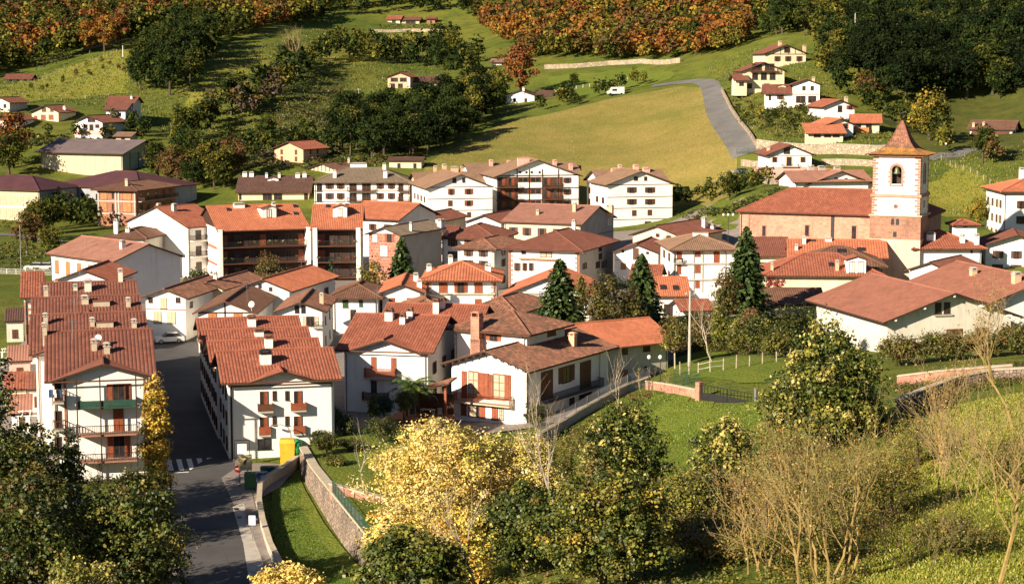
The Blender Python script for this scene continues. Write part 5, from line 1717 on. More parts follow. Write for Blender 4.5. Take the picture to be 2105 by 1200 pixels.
h.win('F', [(1922, 622, 1935, 645), (1940, 621, 1953, 644)], 'dk'); h.pstrip('F', (1920, 646, 1957, 649), 'concrete', 'sill', .2)
h.win('F', [(1945, 676, 1978, 700), (2004, 673, 2031, 700)], 'sc', 'wood_brown', name='door')
for fx in (-.93, -.47, 0, .47, .93):
    xx = fx * h.w / 2; zz = h.zr - abs(xx) * h.T
    MB().box(xx - .14, xx + .14, -1.1, -.01, zz - .42, zz - .14).build('purlin', 'paint_white', h.root)
h = House('hall', 'farther hall with rust roof and small block chimney', roof='gy', pitch=19, D=22, ov=1.2, wall='white', tile='tile_hall', cat='hall', group='halls by the church', tstep=.4, **front(2034, 2250, 612, 6, 3.0, R_(15)))
h.chim([(2003, 566, 12, 12), (2092, 582, 15, 20)], 'peach')
h = House('apartment_building', 'white flats with orange roof at the right edge', roof='hip', pitch=18, D=13, ov=.9, wall='white_b', tile='tile_orange', cat='building', **corner(2064, 392, 10.2, 6.1, R_(0), 18, -1))
h.grid('L', (.15, .35, .6, .85), (1.2, 4.0, 6.9), 1.1, 1.4, 'so', 'beige'); h.grid('F', (.2, .5, .8), (1.2, 4.0, 6.9), 1.1, 1.4, 'so')
h.chim([(2100, 358, 8, 12)], 'white')
h = House('house', 'white tan-roofed gable house just left of the bell tower', roof='gy', pitch=20, D=16, ov=.9, wall='white_b', tile='tile_rose', **front(1655, 1798, 379, 6.0, 8.0, R_(12)))
h.win('F', [(1715, 365, 1722, 372), (1736, 366, 1742, 372)], 'dk'); h.chim([(1722, 358, 12, 14)], 'pink'); h.grid('L', (.3, .7), (1, 3.4), 1, 1.3, 'so')
h_main = h
h = House('house', 'tan roofed rear wing of the gable house left of the bell tower', roof='gx', pitch=20, D=10, ov=.8, wall='white_b', tile='tile_rose', **front(1632, 1790, 372, 6.4, 8.4, R_(12)))
MERGE.append((h_main, h))
h.chim([(1668, 352, 12, 10), (1690, 352, 14, 8)], 'concrete')

# ------------------------------------------------------------------ hillside houses on the right
GH = 'hillside houses beside the lane'
def hillhouse(label, xl, xr, pye, pyb, dd, yaw, D, roof='gy', pitch=21, wall='cream', tile='tile_rust', ov=.9, **k):
    P = atd((xl + xr) / 2, pyb, dd)
    hh = (pyb - pye) / F * dd
    return House('house', label, (P.x, P.y, P.z), R_(yaw), (xr - xl) / F * dd / math.cos(R_(yaw)), D, hh, roof, pitch, ov, wall, tile, 'house', GH, **k)
h = hillhouse('topmost hillside house with half timbered cream gable', 1572, 1657, 110, 136, 600, 10, 13)
h.win('F', [(1592, 116, 1604, 126), (1614, 116, 1626, 126), (1637, 116, 1649, 126)], 'so', 'wood_brown')
for px in (1590, 1604, 1620, 1634, 1648): h.pstrip('F', (px, 100, px + 1.2, 112), 'wood_dark')
h.pstrip('F', (1573, 111, 1657, 112.5), 'wood_dark'); h.win('F', [(1612, 97, 1624, 108)], 'dk'); h.chim([(1604, 92, 6, 6), (1654, 100, 6, 6)], 'peach')
h = hillhouse('hillside house with deep dark balcony under a wide gable, second from the top', 1527, 1612, 146, 186, 565, 4, 12)
h.win('F', [(1546, 131, 1566, 145), (1572, 131, 1592, 145)], 'dk'); h.pbalcony('F', (1540, 140, 1598, 147), depth=1.4, mat='wood_brown', slab='wood_brown'); h.win('F', [(1546, 150, 1558, 164), (1564, 150, 1576, 164), (1582, 150, 1594, 164)], 'dk'); h.win('F', [(1536, 172, 1546, 182), (1570, 172, 1582, 184)], 'dk')
h_main = h
h = hillhouse('small red roofed annex left of the deep balcony house', 1513, 1535, 164, 180, 562, 4, 7, 'gx', 24); h.grid('F', (.5,), (.5,), 1.4, 1, 'dk')
MERGE.append((h_main, h))
h = hillhouse('low front wing with long red roof, third house down the slope', 1574, 1632, 192, 214, 535, -6, 11, 'gx', 22, 'white_b', 'tile_rust')
h.win('F', [(1597, 196, 1611, 204)], 'so', 'wood_brown'); h.win('F', [(1580, 196, 1585, 206)], 'dk'); h.dormer(1607, 180, 2.4, .4, 'tile_rust', 'cream')
h_main = h
h = hillhouse('white two storey gable end with open ground floor porch on the slope', 1630, 1684, 174, 213, 533, -6, 11, 'gy', 20, 'white_b', 'tile_rust')
MERGE.append((h_main, h))
h.win('F', [(1649, 177, 1656, 186), (1666, 177, 1673, 186)], 'dk', frame='wood_brown'); h.win('F', [(1636, 197, 1656, 211), (1661, 197, 1678, 211)], 'dk'); h.pstrip('F', (1630, 193, 1684, 195), 'wood_brown')
h.chim([(1672, 168, 6, 8)], 'peach')
h = hillhouse('white gable house with bright orange-red roof in the middle of the slope', 1692, 1757, 219, 242, 505, 10, 13, 'gy', 21, 'white_b', 'tile_red')
h.win('F', [(1740, 217, 1756, 225)], 'so', 'wood_red'); h.win('F', [(1722, 217, 1731, 230)], 'dk'); h.chim([(1740, 206, 6, 6)], 'peach')
h = hillhouse('orange roofed gable house above the clipped hedge', 1698, 1754, 256, 283, 482, 8, 12, 'gy', 21, 'white_b', 'tile_orange')
h.win('F', [(1733, 254, 1743, 263)], 'sup'); h.win('F', [(1706, 256, 1722, 264)], 'dk')
h_main = h
h = hillhouse('low orange porch roof in front of the hedge house', 1662, 1733, 273, 283, 476, 2, 5, 'shed', 20, 'cream', 'tile_orange'); h.grid('F', (.25, .55, .8), (.1,), 1.8, .9, 'dk')
MERGE.append((h_main, h))
h_main = h
h = hillhouse('orange roofed side wing with wooden balcony right of the hedge house', 1754, 1806, 252, 283, 486, -8, 10, 'gx', 20, 'cream', 'tile_orange')
MERGE.append((h_main, h))
h.win('F', [(1757, 253, 1770, 265), (1780, 255, 1792, 265)], 'dk'); h.pbalcony('F', (1756, 262, 1786, 272), depth=1.2, mat='wood_honey', slab='wood_honey', fill='wood_honey'); h.win('F', [(1760, 274, 1770, 282)], 'dk')
h = hillhouse('low dark garage with flat brown roof right of the hedge houses', 1812, 1850, 274, 284, 490, -8, 7, 'gx', 10, 'grey_beige', 'tile_dark'); h.grid('F', (.5,), (.1,), 2.0, 1.0, 'dk')
h = hillhouse('lowest hillside house with white gable, arched windows and pink ground floor', 1578, 1668, 317, 362, 445, 3, 13, 'gy', 22, 'white_b', 'tile_rust', 1.0)
h.pstrip('F', (1550, 343, 1668, 362), 'pink', 'ground_floor', .5); h.win('F', [(1588, 323, 1597, 333), (1646, 323, 1655, 333)], 'sup'); h.win('F', [(1617, 323, 1627, 340)], 'sup'); h.win('F', [(1611, 303, 1624, 316)], 'dk', frame='wood_brown')
h.pbalcony('F', (1606, 337, 1640, 343), depth=1.0, mat='metal_dark'); h.win('F', [(1586, 349, 1600, 361), (1612, 349, 1626, 361)], 'sup')
h.pstrip('F', (1578, 319, 1668, 320.5), 'wood_red'); h.chim([(1580, 310, 6, 8), (1663, 305, 6, 8)], 'peach')
h = hillhouse('brown roofed farmhouse in shade at the far right', 1998, 2075, 265, 293, 520, -25, 10, 'gx', 22, 'white', 'tile_brown'); h.chim([(2001, 262, 5, 8), (2022, 260, 5, 8)], 'peach'); h.grid('R', (.3, .7), (.8, 2.5), .9, 1.1, 'so'); h.grid('F', (.2, .5, .8), (.8,), .9, 1.1, 'so')
h_main = h
h = hillhouse('low lean-to with rust roof before the far right farmhouse', 2000, 2058, 286, 298, 510, -25, 4, 'shed', 20, 'cream', 'tile_rust')
MERGE.append((h_main, h))
# ------------------------------------------------------------------ houses on the left hillside
GL = 'scattered houses on the left hillside'
def lh(label, *a, **k):
    h = hillhouse(label, *a, **k); h.root['group'] = GL; return h
h = lh('small white gable house with orange shutters on the left hillside', 64, 122, 230, 248, 600, -14, 12, 'gy', 22, 'cream', 'tile_rust'); h.win('F', [(70, 238, 77, 246), (84, 236, 94, 246), (100, 236, 110, 246)], 'sc', 'wood_red'); h.win('F', [(86, 222, 95, 230), (103, 222, 110, 230)], 'sc', 'wood_brown'); h.chim([(132, 226, 5, 7)], 'white')
h = lh('pink and white gable house with arched doors below the left hillside road', 152, 213, 251, 278, 570, -18, 14, 'gy', 21, 'white_b', 'tile_rust'); h.win('F', [(180, 241, 196, 251)], 'dk'); h.win('F', [(172, 256, 180, 263), (196, 256, 204, 263)], 'sup'); h.win('F', [(184, 256, 192, 268)], 'sup'); h.pstrip('F', (152, 268, 213, 278), 'pink', 'plinth', .06)
h = lh('tall white house with two tier red roof on the left hillside', 222, 275, 211, 243, 600, -6, 8, 'gx', 22, 'white_b', 'tile_rust'); h.win('F', [(226, 213, 236, 219), (240, 212, 250, 219), (226, 227, 236, 234)], 'dk'); h.chim([(270, 204, 4, 6)], 'white')
h_main = h
h = lh('low red lean-to roof attached before the tall white hillside house', 218, 258, 225, 243, 594, -6, 4, 'shed', 20, 'white', 'tile_rust'); h.grid('F', (.3, .7), (.5,), 1, 1.2, 'dk')
MERGE.append((h_main, h))
h = lh('pale blue shaded house cut by the left edge, upper one', -20, 22, 210, 228, 610, -20, 10, 'gy', 22, 'offwhite', 'tile_rust'); h.grid('F', (.75,), (1.0,), 1, 1.2, 'dk')
h = lh('white gable house cut by the left edge, lower one', -14, 36, 246, 268, 585, -12, 12, 'gy', 22, 'white_b', 'tile_rust'); h.grid('F', (.3, .7), (.8,), 1, 1.2, 'sc', 'wood_red')
h = lh('small white farm buildings on the high left pasture', 12, 62, 162, 171, 690, 0, 8, 'gx', 20, 'white_b', 'tile_rust'); h.grid('F', (.2, .5, .8), (.4,), 1.2, .9, 'dk')
h = lh('little cream garden house below the pink hillside house', 238, 268, 280, 293, 560, -10, 6, 'gx', 16, 'cream', 'tile_tan'); h.grid('F', (.5,), (.4,), 1.2, 1.2, 'dk')
h = lh('hillside farmhouse with arched balcony in the centre of the slope', 797, 843, 158, 183, 690, -10, 12, 'gy', 20, 'peach', 'tile_rust'); h.win('F', [(803, 160, 818, 168), (822, 160, 836, 168), (803, 172, 812, 181), (818, 172, 828, 181)], 'dk'); h.quoins('F', 1, 0, 4, 'paint_white')
h = lh('long low barn with dark red roof joined to the hillside farmhouse', 846, 906, 168, 180, 694, -8, 9, 'gx', 22, 'cream', 'tile_dark'); h.grid('F', (.3, .7), (.3,), 2, 1.2, 'dk')
h = lh('small red roofed house high up at the edge of the wood', 797, 822, 40, 50, 930, -8, 9, 'gx', 22, 'cream', 'tile_red'); h.grid('F', (.5,), (.4,), 2, 1.4, 'dk')
h = lh('long shaded barn beside the highest red roofed house', 826, 862, 41, 50, 930, -4, 8, 'gx', 18, 'beige', 'tile_rust'); h.grid('F', (.5,), (.2,), 5, 1.5, 'dk')
h = lh('small red brick shed at the right end of the highest houses', 878, 894, 39, 50, 928, -4, 5, 'gx', 18, 'brick_red', 'tile_rust'); h.grid('F', (.5,), (.2,), 1, 1.5, 'dk')
h = lh('white cottage half hidden by the rust coloured tree', 1040, 1098, 196, 213, 640, -10, 11, 'gy', 18, 'white_b', 'tile_dark'); h.grid('F', (.3, .7), (.6,), 1, 1.2, 'dk'); h.chim([(1076, 188, 4, 8)], 'white')
h = lh('dark roofed barn right of the half hidden cottage', 1100, 1138, 198, 213, 645, -20, 9, 'gx', 20, 'grey_beige', 'tile_dark'); h.grid('F', (.5,), (.3,), 2, 1.6, 'dk')
h = lh('tan long house roof above the lane in the wood edge', 1012, 1120, 128, 138, 735, -6, 8, 'gx', 16, 'offwhite', 'tile_tan'); h.grid('F', (.2, .5, .8), (.4,), 1, 1, 'dk'); h.chim([(1078, 118, 4, 14)], 'white')

merge_all()
# ------------------------------------------------------------------ trees
DG = (.023, .034, .009); GR = (.055, .070, .013); OL = (.105, .095, .018); YG = (.17, .16, .028); GO = (.36, .23, .035)
PY = (.56, .41, .12); OR = (.27, .105, .024); RU = (.18, .06, .022); BR = (.13, .075, .03); LG = (.20, .19, .05)
RNG = np.random.RandomState(11)
SHADE_G = (.010, .018, .006)  # leaf colour darkened to carry the shade over the upper right wood
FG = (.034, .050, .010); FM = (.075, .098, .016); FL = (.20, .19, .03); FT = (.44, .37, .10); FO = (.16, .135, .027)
P1 = (.76, .58, .17); P2 = (.66, .46, .10); P3 = (.72, .59, .27); P4 = (.50, .43, .09)
def leaves(rng, centers, radii, per, size, tints, weights, up=.25, flat=1.0, sprd=.3):
    """leaf quads on the shells of many small clumps"""
    n = len(centers) * per
    c = np.repeat(centers, per, 0); r = np.repeat(radii, per)
    d = rng.normal(size=(n, 3)); d /= np.linalg.norm(d, axis=1)[:, None]
    d[:, 2] = np.where(d[:, 2] < -.35, -d[:, 2], d[:, 2])
    rad = r * (sprd + (1.12 - sprd) * rng.rand(n) ** .7)
    p = c + d * rad[:, None] * np.array([1, 1, flat])
    nn = d + rng.normal(size=(n, 3)) * .55 + np.array([0, 0, up])
    nn /= np.linalg.norm(nn, axis=1)[:, None]
    a = np.cross(nn, rng.normal(size=(n, 3))); a /= np.linalg.norm(a, axis=1)[:, None]
    b = np.cross(nn, a)
    s = size * (.45 + .95 * rng.rand(n) ** 1.4)
    a *= (s * .5)[:, None]; b *= (s * .36)[:, None]
    V = np.stack([p - a, p - b * 1.0 - a * .1, p + a, p + b + a * .1], 1)
    ti = rng.choice(len(tints), size=len(centers), p=np.array(weights) / sum(weights))
    T = np.repeat(np.array(tints)[ti], per, 0)
    T = T * np.repeat(.72 + .56 * rng.rand(len(centers)), per)[:, None]
    mixi = rng.rand(n) < .16
    ti2 = rng.choice(len(tints), size=n, p=np.array(weights) / sum(weights))
    T = np.where(mixi[:, None], np.array(tints)[ti2], T)
    T = T * (.82 + .36 * rng.rand(n))[:, None]
    return V, T
def crown_pts(rng, shape, rx, rz, n):
    """clump centres through a crown volume standing on z=0"""
    out = []
    ph = rng.uniform(0, 6.28)
    while len(out) < n:
        p = rng.uniform(-1, 1, 3)
        q = (p[2] + 1) / 2
        if shape == 'round':
            lim = math.sqrt(max(0, 1 - (p[2]) ** 2)) ** .8
        elif shape == 'egg':
            lim = math.sqrt(max(0, 1 - p[2] ** 2)) * (1.15 - .35 * q)
        elif shape == 'cone':
            lim = (1 - q) ** .85 * 1.0 + .04
        elif shape == 'column':
            lim = (math.sin(math.pi * min(1, q * .9 + .08)) ** .6)
        elif shape == 'flame':
            lim = (1 - q) ** .72 * min(1, .66 + 2 * q) + .05
        r = math.hypot(p[0], p[1])
        if r > lim or r < lim * .35 and rng.rand() < .7:
            continue
        k = rng.uniform(.72, 1.0) + .16 * math.sin(3 * math.atan2(p[1], p[0]) + 5 * p[2] + ph) + .08 * math.sin(7 * math.atan2(p[1], p[0]) - 9 * p[2] + 2 * ph)
        out.append((p[0] * rx * k, p[1] * rx * k, (p[2] + 1) * rz))
    return np.array(out)
def crown_mesh(name, rng, shape, rx, hz, nc, per, cr, leaf, tints, weights, mat='leaf', **kw):
    c = crown_pts(rng, shape, rx - cr * .6, (hz - cr) / 2, nc) + np.array([0, 0, cr * .5])
    V, T = leaves(rng, c, cr * (.45 + 1.1 * rng.rand(nc) ** 1.5), per, leaf, tints, weights, **kw)
    return np_mesh(name, V, T, mat), c
def trunk_mb(rng, h, r, top, limbs=5, spread=2.0, k=6):
    mb = MB()
    x = rng.normal(size=4) * .12 * h * .1
    pts = [(0, 0, -.6), (x[0], x[1], h * .35), (x[2], x[3], h * .7), (x[2], x[3] * .5, h)]
    mb.tube(pts, [r * 1.25, r, r * .7, r * .25], k)
    for i in range(limbs):
        t = .35 + .55 * (i / max(1, limbs - 1)); a = i * 2.4 + rng.rand()
        b = Vector(pts[1]).lerp(Vector(pts[3]), t)
        e = b + Vector((math.cos(a) * spread * (1 - .5 * t), math.sin(a) * spread * (1 - .5 * t), spread * .7))
        m = b.lerp(e, .5) + Vector((0, 0, -.1 * spread))
        mb.tube([b, m, e], [r * .5, r * .32, r * .12], 4)
    return mb
def tree(name, label, px, pyb, d, width, height, tints, weights, shape='round', leaf=.3, nc=160, per=60, cr=None, bark='bark', seed=0, trunkfrac=.2, group=None, cat='tree', z=None, **kw):
    """one tree: width and height in photo pixels at distance d"""
    rng = np.random.RandomState(abs(seed + int(px) * 7 + int(pyb)))
    p = atd(px, pyb, d)
    zg = gz(p.x, p.y) if z is None else z
    sc = d / F
    w = width * sc; hgt = (p.z + height * sc) - zg
    r = empty(name, (p.x, p.y, zg))
    tag(r, label, cat, group)
    cb = hgt * trunkfrac
    cr = cr or w * .13
    trunk_mb(rng, hgt * .8, max(.08, w * .022), 0, 6, w * (.1 if shape in ('flame', 'column', 'cone') else .24)).build('trunk', bark, r)
    me, c = crown_mesh('crown', rng, shape, w / 2, hgt - cb, nc, per, cr, leaf, tints, weights, **kw)
    link('crown', me, r, (0, 0, cb))
    return r
# -- foreground
tree('broadleaf_tree', 'large glossy evergreen with yellow-tipped leaves in front of the halls', 1700, 920, 150, 345, 300, [FG, FM, FL, FT], [2.6, 3.2, 2.4, 1.2], 'flame', .29, 500, 85, 1.05, trunkfrac=.02)
tree('broadleaf_tree', 'dark green rounded evergreen right of the pale gold tree', 1283, 1030, 142, 235, 215, [FG, FM, FL, FT], [3, 4, 1.4, 1], 'egg', .26, 340, 70, .8, trunkfrac=.03)
tree('broadleaf_tree', 'big green tree with yellowing leaves at the bottom centre right', 1240, 1340, 105, 370, 395, [FG, FM, FO, FL, (.42, .30, .05)], [2, 3.4, 1.2, 2.6, .9], 'egg', .23, 430, 88, .8, trunkfrac=.06)
tree('broadleaf_tree', 'dark evergreen at the bottom edge below the stone wall', 845, 1340, 102, 290, 275, [FG, FM, FO, FL], [2.6, 3.4, 1, 2], 'egg', .25, 330, 75, .7, trunkfrac=.06)
tree('broadleaf_tree', 'slim dark green tree between the gold tree and the birch', 1075, 1210, 122, 190, 240, [FG, FM, FL], [2.6, 3, 1], 'egg', .25, 270, 65, .7, trunkfrac=.04)
tree('broadleaf_tree', 'pale gold leaved broad tree in the garden below the villa', 905, 1195, 146, 345, 350, [P1, P2, P3, P4, FL], [4, 2.0, 3, 1.8, .8], 'egg', .21, 620, 88, .95, trunkfrac=.01, bark='bark_pale')
tree('broadleaf_tree', 'pale gold tree with greenish leaves right of the broad gold tree', 1060, 1140, 149, 260, 265, [P1, P3, P4, FL], [3, 2, 2, 1.4], 'egg', .2, 330, 75, .9, trunkfrac=.02, bark='bark_pale')
tree('broadleaf_tree', 'rounded pale gold tree lower left in the gold group', 835, 1235, 128, 200, 215, [P1, P2, P3, P4], [3, 2, 2, 1], 'round', .23, 220, 65, .75, trunkfrac=.02)
tree('broadleaf_tree', 'ochre leaved tree low in front of the broad gold tree', 950, 1260, 122, 210, 230, [P2, P4, FL, (.4, .2, .03)], [3, 2, 1, 1], 'round', .22, 150, 55, .7, trunkfrac=.02)
tree('broadleaf_tree', 'low pale gold bush at the bottom edge near the street', 590, 1260, 118, 190, 115, [P1, P2, P4], [3.5, 2, 1], 'round', .22, 190, 60, .6, trunkfrac=.04)
tree('broadleaf_tree', 'small glossy evergreen at the lower end of the bright lawn', 1495, 1080, 135, 200, 235, [FG, FM, FT, FL], [1.8, 3, 2, 1.6], 'egg', .26, 300, 65, .75, trunkfrac=.02)
tree('poplar_tree', 'slim golden poplar beside the left terrace balconies', 322, 1000, 160, 82, 242, [(.50, .33, .045), (.42, .28, .04), (.22, .2, .03), (.36, .19, .03)], [3, 3, 1, 1.2], 'column', .24, 230, 60, .6, trunkfrac=.02)
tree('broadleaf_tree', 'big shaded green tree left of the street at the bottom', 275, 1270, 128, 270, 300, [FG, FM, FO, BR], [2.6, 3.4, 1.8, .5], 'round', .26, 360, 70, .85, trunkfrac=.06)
tree('broadleaf_tree', 'yellow-green tree top above the shaded green tree by the street', 290, 1100, 150, 165, 140, [FO, FM, FL, (.3, .2, .03)], [3, 2, 1.4, 1.6], 'round', .26, 170, 60, .8, trunkfrac=.06)
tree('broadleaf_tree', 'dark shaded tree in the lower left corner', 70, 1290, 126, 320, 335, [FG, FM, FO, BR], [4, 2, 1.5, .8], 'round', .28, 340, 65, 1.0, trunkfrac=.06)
tree('broadleaf_tree', 'olive green tree along the left edge before the terrace gardens', 50, 1080, 150, 230, 215, [FG, FM, FO, FL], [2.2, 3, 2, 1], 'round', .28, 260, 60, .9, trunkfrac=.08)
tree('broadleaf_tree', 'small yellow-green tree at the bottom left edge', 175, 1290, 108, 240, 150, [FL, FM, FT, FO], [3, 2, 2, 1], 'round', .22, 230, 60, .6, trunkfrac=.06)
tree('broadleaf_tree', 'slender olive tree beside the left terrace wall', 150, 1060, 152, 70, 190, [FO, FM, FG], [2, 3, 2], 'egg', .25, 90, 50, .65, trunkfrac=.1)
tree('broadleaf_tree', 'rust and olive thicket tree left of the bare bush', 1440, 1270, 112, 230, 215, [FO, (.22, .12, .04), FM, (.3, .15, .04)], [2, 2, 2, 1.4], 'round', .18, 220, 45, .8, trunkfrac=.04)
tree('broadleaf_tree', 'olive and ochre thicket tree below the glossy lawn evergreen', 1545, 1160, 124, 190, 190, [FO, FL, (.28, .15, .04), BR], [2, 1.5, 2, 1.4], 'round', .17, 170, 36, .9, trunkfrac=.04)
tree('broadleaf_tree', 'yellow-green tree between rounded evergreen and thicket', 1410, 1190, 122, 210, 235, [FL, FO, FM, FG], [3, 2, 2, 1], 'egg', .2, 260, 55, .75, trunkfrac=.05)
tree('broadleaf_tree', 'thin russet tree beside the birch trunks', 1225, 1110, 132, 130, 190, [FO, (.26, .15, .05), FL], [2, 2, 1], 'egg', .17, 90, 30, .9, trunkfrac=.05)
for i, (px, pyb, d, w, hh, lb) in enumerate(((40, 1150, 116, 330, 300, 'tall shaded tree beyond the lower left corner'), (-190, 1100, 135, 260, 330, 'tall tree just outside the left edge'), (-60, 1000, 150, 260, 330, 'tree outside the left edge beside the terrace'))):
    if i: tree('broadleaf_tree', lb, px, pyb, d, w, hh, [DG, GR, OL], [3, 2, 1], 'round', .4, 160, 40, 1.2, trunkfrac=.12)
# -- middle ground
def conifer(label, px, pyt, pyb, d, w, tints=((.028, .055, .014), (.05, .085, .02), (.085, .12, .03)), seed=0):
    rng = np.random.RandomState(seed + int(px))
    p = atd(px, pyb, d); zg = min(gz(p.x, p.y), p.z)
    top = atd(px, pyt, d).z; H = top - zg; W = w * d / F
    r = empty('fir_tree', (p.x, p.y, zg)); tag(r, label, 'tree')
    MB().tube([(0, 0, -.5), (0, 0, H * .5), (0, 0, H * .97)], [W * .04, W * .025, .03], 6).build('trunk', 'bark', r)
    Vs = []; Ts = []
    n = int(30 + H * 3.2)
    for i in range(n):
        t = i / n
        zz = H * (.08 + .9 * t); L = W / 2 * 1.4 * (1 - t) ** .72 + .2
        for k in range(int(9 - 4 * t)):
            a = i * 2.4 + k * 2 * math.pi / int(9 - 4 * t) + rng.rand() * .5
            ll = L * rng.uniform(.7, 1.1)
            m = max(4, int(ll / .17))
            f_ = (np.arange(m) + rng.rand(m)) / m
            c = np.stack([np.cos(a) * ll * f_, np.sin(a) * ll * f_, zz - ll * .28 * f_ + ll * .12 * f_ ** 2], 1)
            nrm = np.tile([0, 0, 1.0], (m, 1)) + rng.normal(size=(m, 3)) * .5 + np.array([np.cos(a), np.sin(a), 0]) * .4
            nrm /= np.linalg.norm(nrm, axis=1)[:, None]
            dr = np.tile([np.cos(a), np.sin(a), -.3], (m, 1)) + rng.normal(size=(m, 3)) * .5
            A = dr - nrm * (dr * nrm).sum(1)[:, None]; A /= np.linalg.norm(A, axis=1)[:, None]
            B = np.cross(nrm, A)
            A *= .40; B *= .22
            Vs.append(np.stack([c - A, c - B, c + A, c + B], 1))
            Ts.append(np.array(tints)[rng.choice(3, m)] * (.7 + .6 * rng.rand(m))[:, None])
    link('crown', np_mesh('crown', np.concatenate(Vs), np.concatenate(Ts)), r)
conifer('tall dark fir left of the round brown tree', 1150, 528, 680, 245, 105)
conifer('tall fir behind the round brown tree', 1318, 518, 668, 250, 84)
conifer('tall dark fir beside the white flats', 1532, 462, 640, 262, 85)
conifer('fir in front of the pink patterned house', 826, 486, 585, 300, 66)
tree('cypress_tree', 'narrow dark cypress in front of the orange roofed flats', 682, 606, 300, 20, 78, [DG, (.02, .05, .015)], [2, 2], 'column', .25, 60, 40, .4, trunkfrac=.03)
tree('broadleaf_tree', 'dense round brown-green tree between the two firs', 1262, 672, 240, 165, 110, [OL, (.07, .055, .018), DG, (.10, .07, .02)], [3, 3, 2, 2], 'round', .34, 260, 55, 1.1, trunkfrac=.05)
tree('broadleaf_tree', 'yellow-green tree left of the fir before the pink house', 765, 592, 298, 85, 60, [YG, GO, OL], [3, 1, 2], 'round', .35, 90, 45, 1.0, trunkfrac=.1)
tree('broadleaf_tree', 'thin leaved bush below the long balcony flats', 548, 570, 305, 80, 62, [OL, BR, LG], [3, 2, 1], 'round', .3, 60, 40, 1.0, trunkfrac=.08)
tree('broadleaf_tree', 'green bush below the blank white gable wall', 402, 585, 300, 90, 40, [DG, GR, YG], [2, 3, 1], 'round', .35, 70, 40, .9, trunkfrac=.05)
tree('broadleaf_tree', 'yellowish small tree behind the tall fir', 1195, 660, 252, 40, 100, [YG, OL, GR], [3, 2, 2], 'column', .3, 70, 40, .8)
tree('broadleaf_tree', 'olive tree left of the dark fir by the white flats', 1492, 650, 252, 75, 105, [OL, GR, BR], [3, 2, 2], 'egg', .3, 110, 45, .9, trunkfrac=.1)
tree('broadleaf_tree', 'yellow-green young tree behind the utility pole', 1478, 700, 238, 52, 85, [YG, (.2, .2, .02), GR], [3, 2, 1.5], 'column', .3, 80, 45, .8, trunkfrac=.05)
tree('broadleaf_tree', 'pale green thin tree at the right end of the barn', 1388, 760, 226, 75, 120, [YG, OL, LG, BR], [2, 2, 1, 1], 'egg', .26, 90, 45, .9, bark='bark_pale', trunkfrac=.2)
for i, (px, pyb, d, w, hh, lb, tt) in enumerate((
    (1560, 715, 225, 90, 70, 'green garden shrub with broad leaves left of the hall', [GR, YG, DG]), (1620, 712, 222, 80, 80, 'dark green shrub against the hall shed wall', [DG, GR, OL]),
    (1520, 712, 228, 60, 60, 'bright leafed shrub in the middle of the garden hedge', [YG, GR, LG]), (1655, 690, 225, 60, 70, 'small leafy shrub beneath the hall roof corner', [GR, DG, LG]),
    (1590, 735, 218, 70, 50, 'low yellowish shrub behind the fence posts', [OL, YG, GR]), (1440, 690, 240, 50, 50, 'brownish shrub near the utility pole foot', [BR, OL, GR]),
    (1540, 690, 235, 60, 60, 'rusty brown shrub below the dark fir', [BR, OL, (.16, .06, .03)]))):
    tree('shrub', lb, px, pyb, d, w, hh, tt, [3, 2, 1.5], 'round', .28, 80, 45, .8, trunkfrac=.03, cat='shrub', group='garden shrubs by the halls')
hb = [(1850, 760, 200, 120, 70), (1935, 762, 200, 130, 80), (2020, 760, 200, 120, 75), (2090, 750, 200, 110, 85)]
for i, (px, pyb, d, w, hh) in enumerate(hb):
    tree('shrub', ['olive hedge bush left under the hall gable', 'olive hedge bush below the two attic windows', 'brownish hedge bush below the hall doors', 'tall hedge bush at the right edge below the hall'][i], px, pyb, d, w, hh, [OL, GR, BR, YG], [3, 2, 1.4, .8], 'round', .26, 150, 45, .9, trunkfrac=.02, cat='shrub', group='hedge bushes below the hall')
# topiary and garden shrubs beside the street wall
for i, (px, pyb, d, w, hh, sh, lb, tt) in enumerate((
    (655, 915, 184, 50, 68, 'egg', 'rounded golden-green clipped shrub near the yellow container', [GR, OL, YG]), (690, 895, 188, 50, 62, 'egg', 'taller clipped shrub second along the garden', [GR, OL, DG]),
    (711, 912, 185, 46, 62, 'egg', 'dark clipped shrub in front of the garden fence', [DG, GR, OL]), (660, 932, 180, 56, 46, 'round', 'low dark dome shrub beside the wall', [DG, GR, OL]),
    (769, 866, 196, 34, 64, 'flame', 'pale green cone shrub beside the villa porch', [GR, YG, LG]), (790, 858, 198, 50, 50, 'round', 'bluish conifer bush behind the cone shrub', [(.05, .09, .06), DG, GR]),
    (783, 945, 180, 95, 90, 'round', 'dark leafy garden tree before the villa porch', [DG, GR, OL]), (1102, 885, 196, 70, 62, 'round', 'dark rounded bush against the villa corner', [DG, GR, OL]),
    (690, 1000, 168, 60, 60, 'round', 'small yellow-green bush low on the garden lawn', [YG, OL, GR]), (672, 965, 174, 70, 75, 'round', 'olive bush in the middle of the garden lawn', [OL, GR, YG]),
    (830, 850, 199, 50, 50, 'round', 'leafy bush under the palm', [YG, GR, OL]), (725, 968, 176, 60, 65, 'round', 'thin bush on the terraced garden lawn', [OL, GR, BR]))):
    tree('shrub', lb, px, pyb, d, w, hh, tt, [3, 2, 1.2], sh, .17, 70, 60, w * d / F * .16, trunkfrac=.02, cat='shrub', group='garden shrubs by the villa', z=(garden_z(*atd(px, pyb, d).xy) if px < 850 else None))
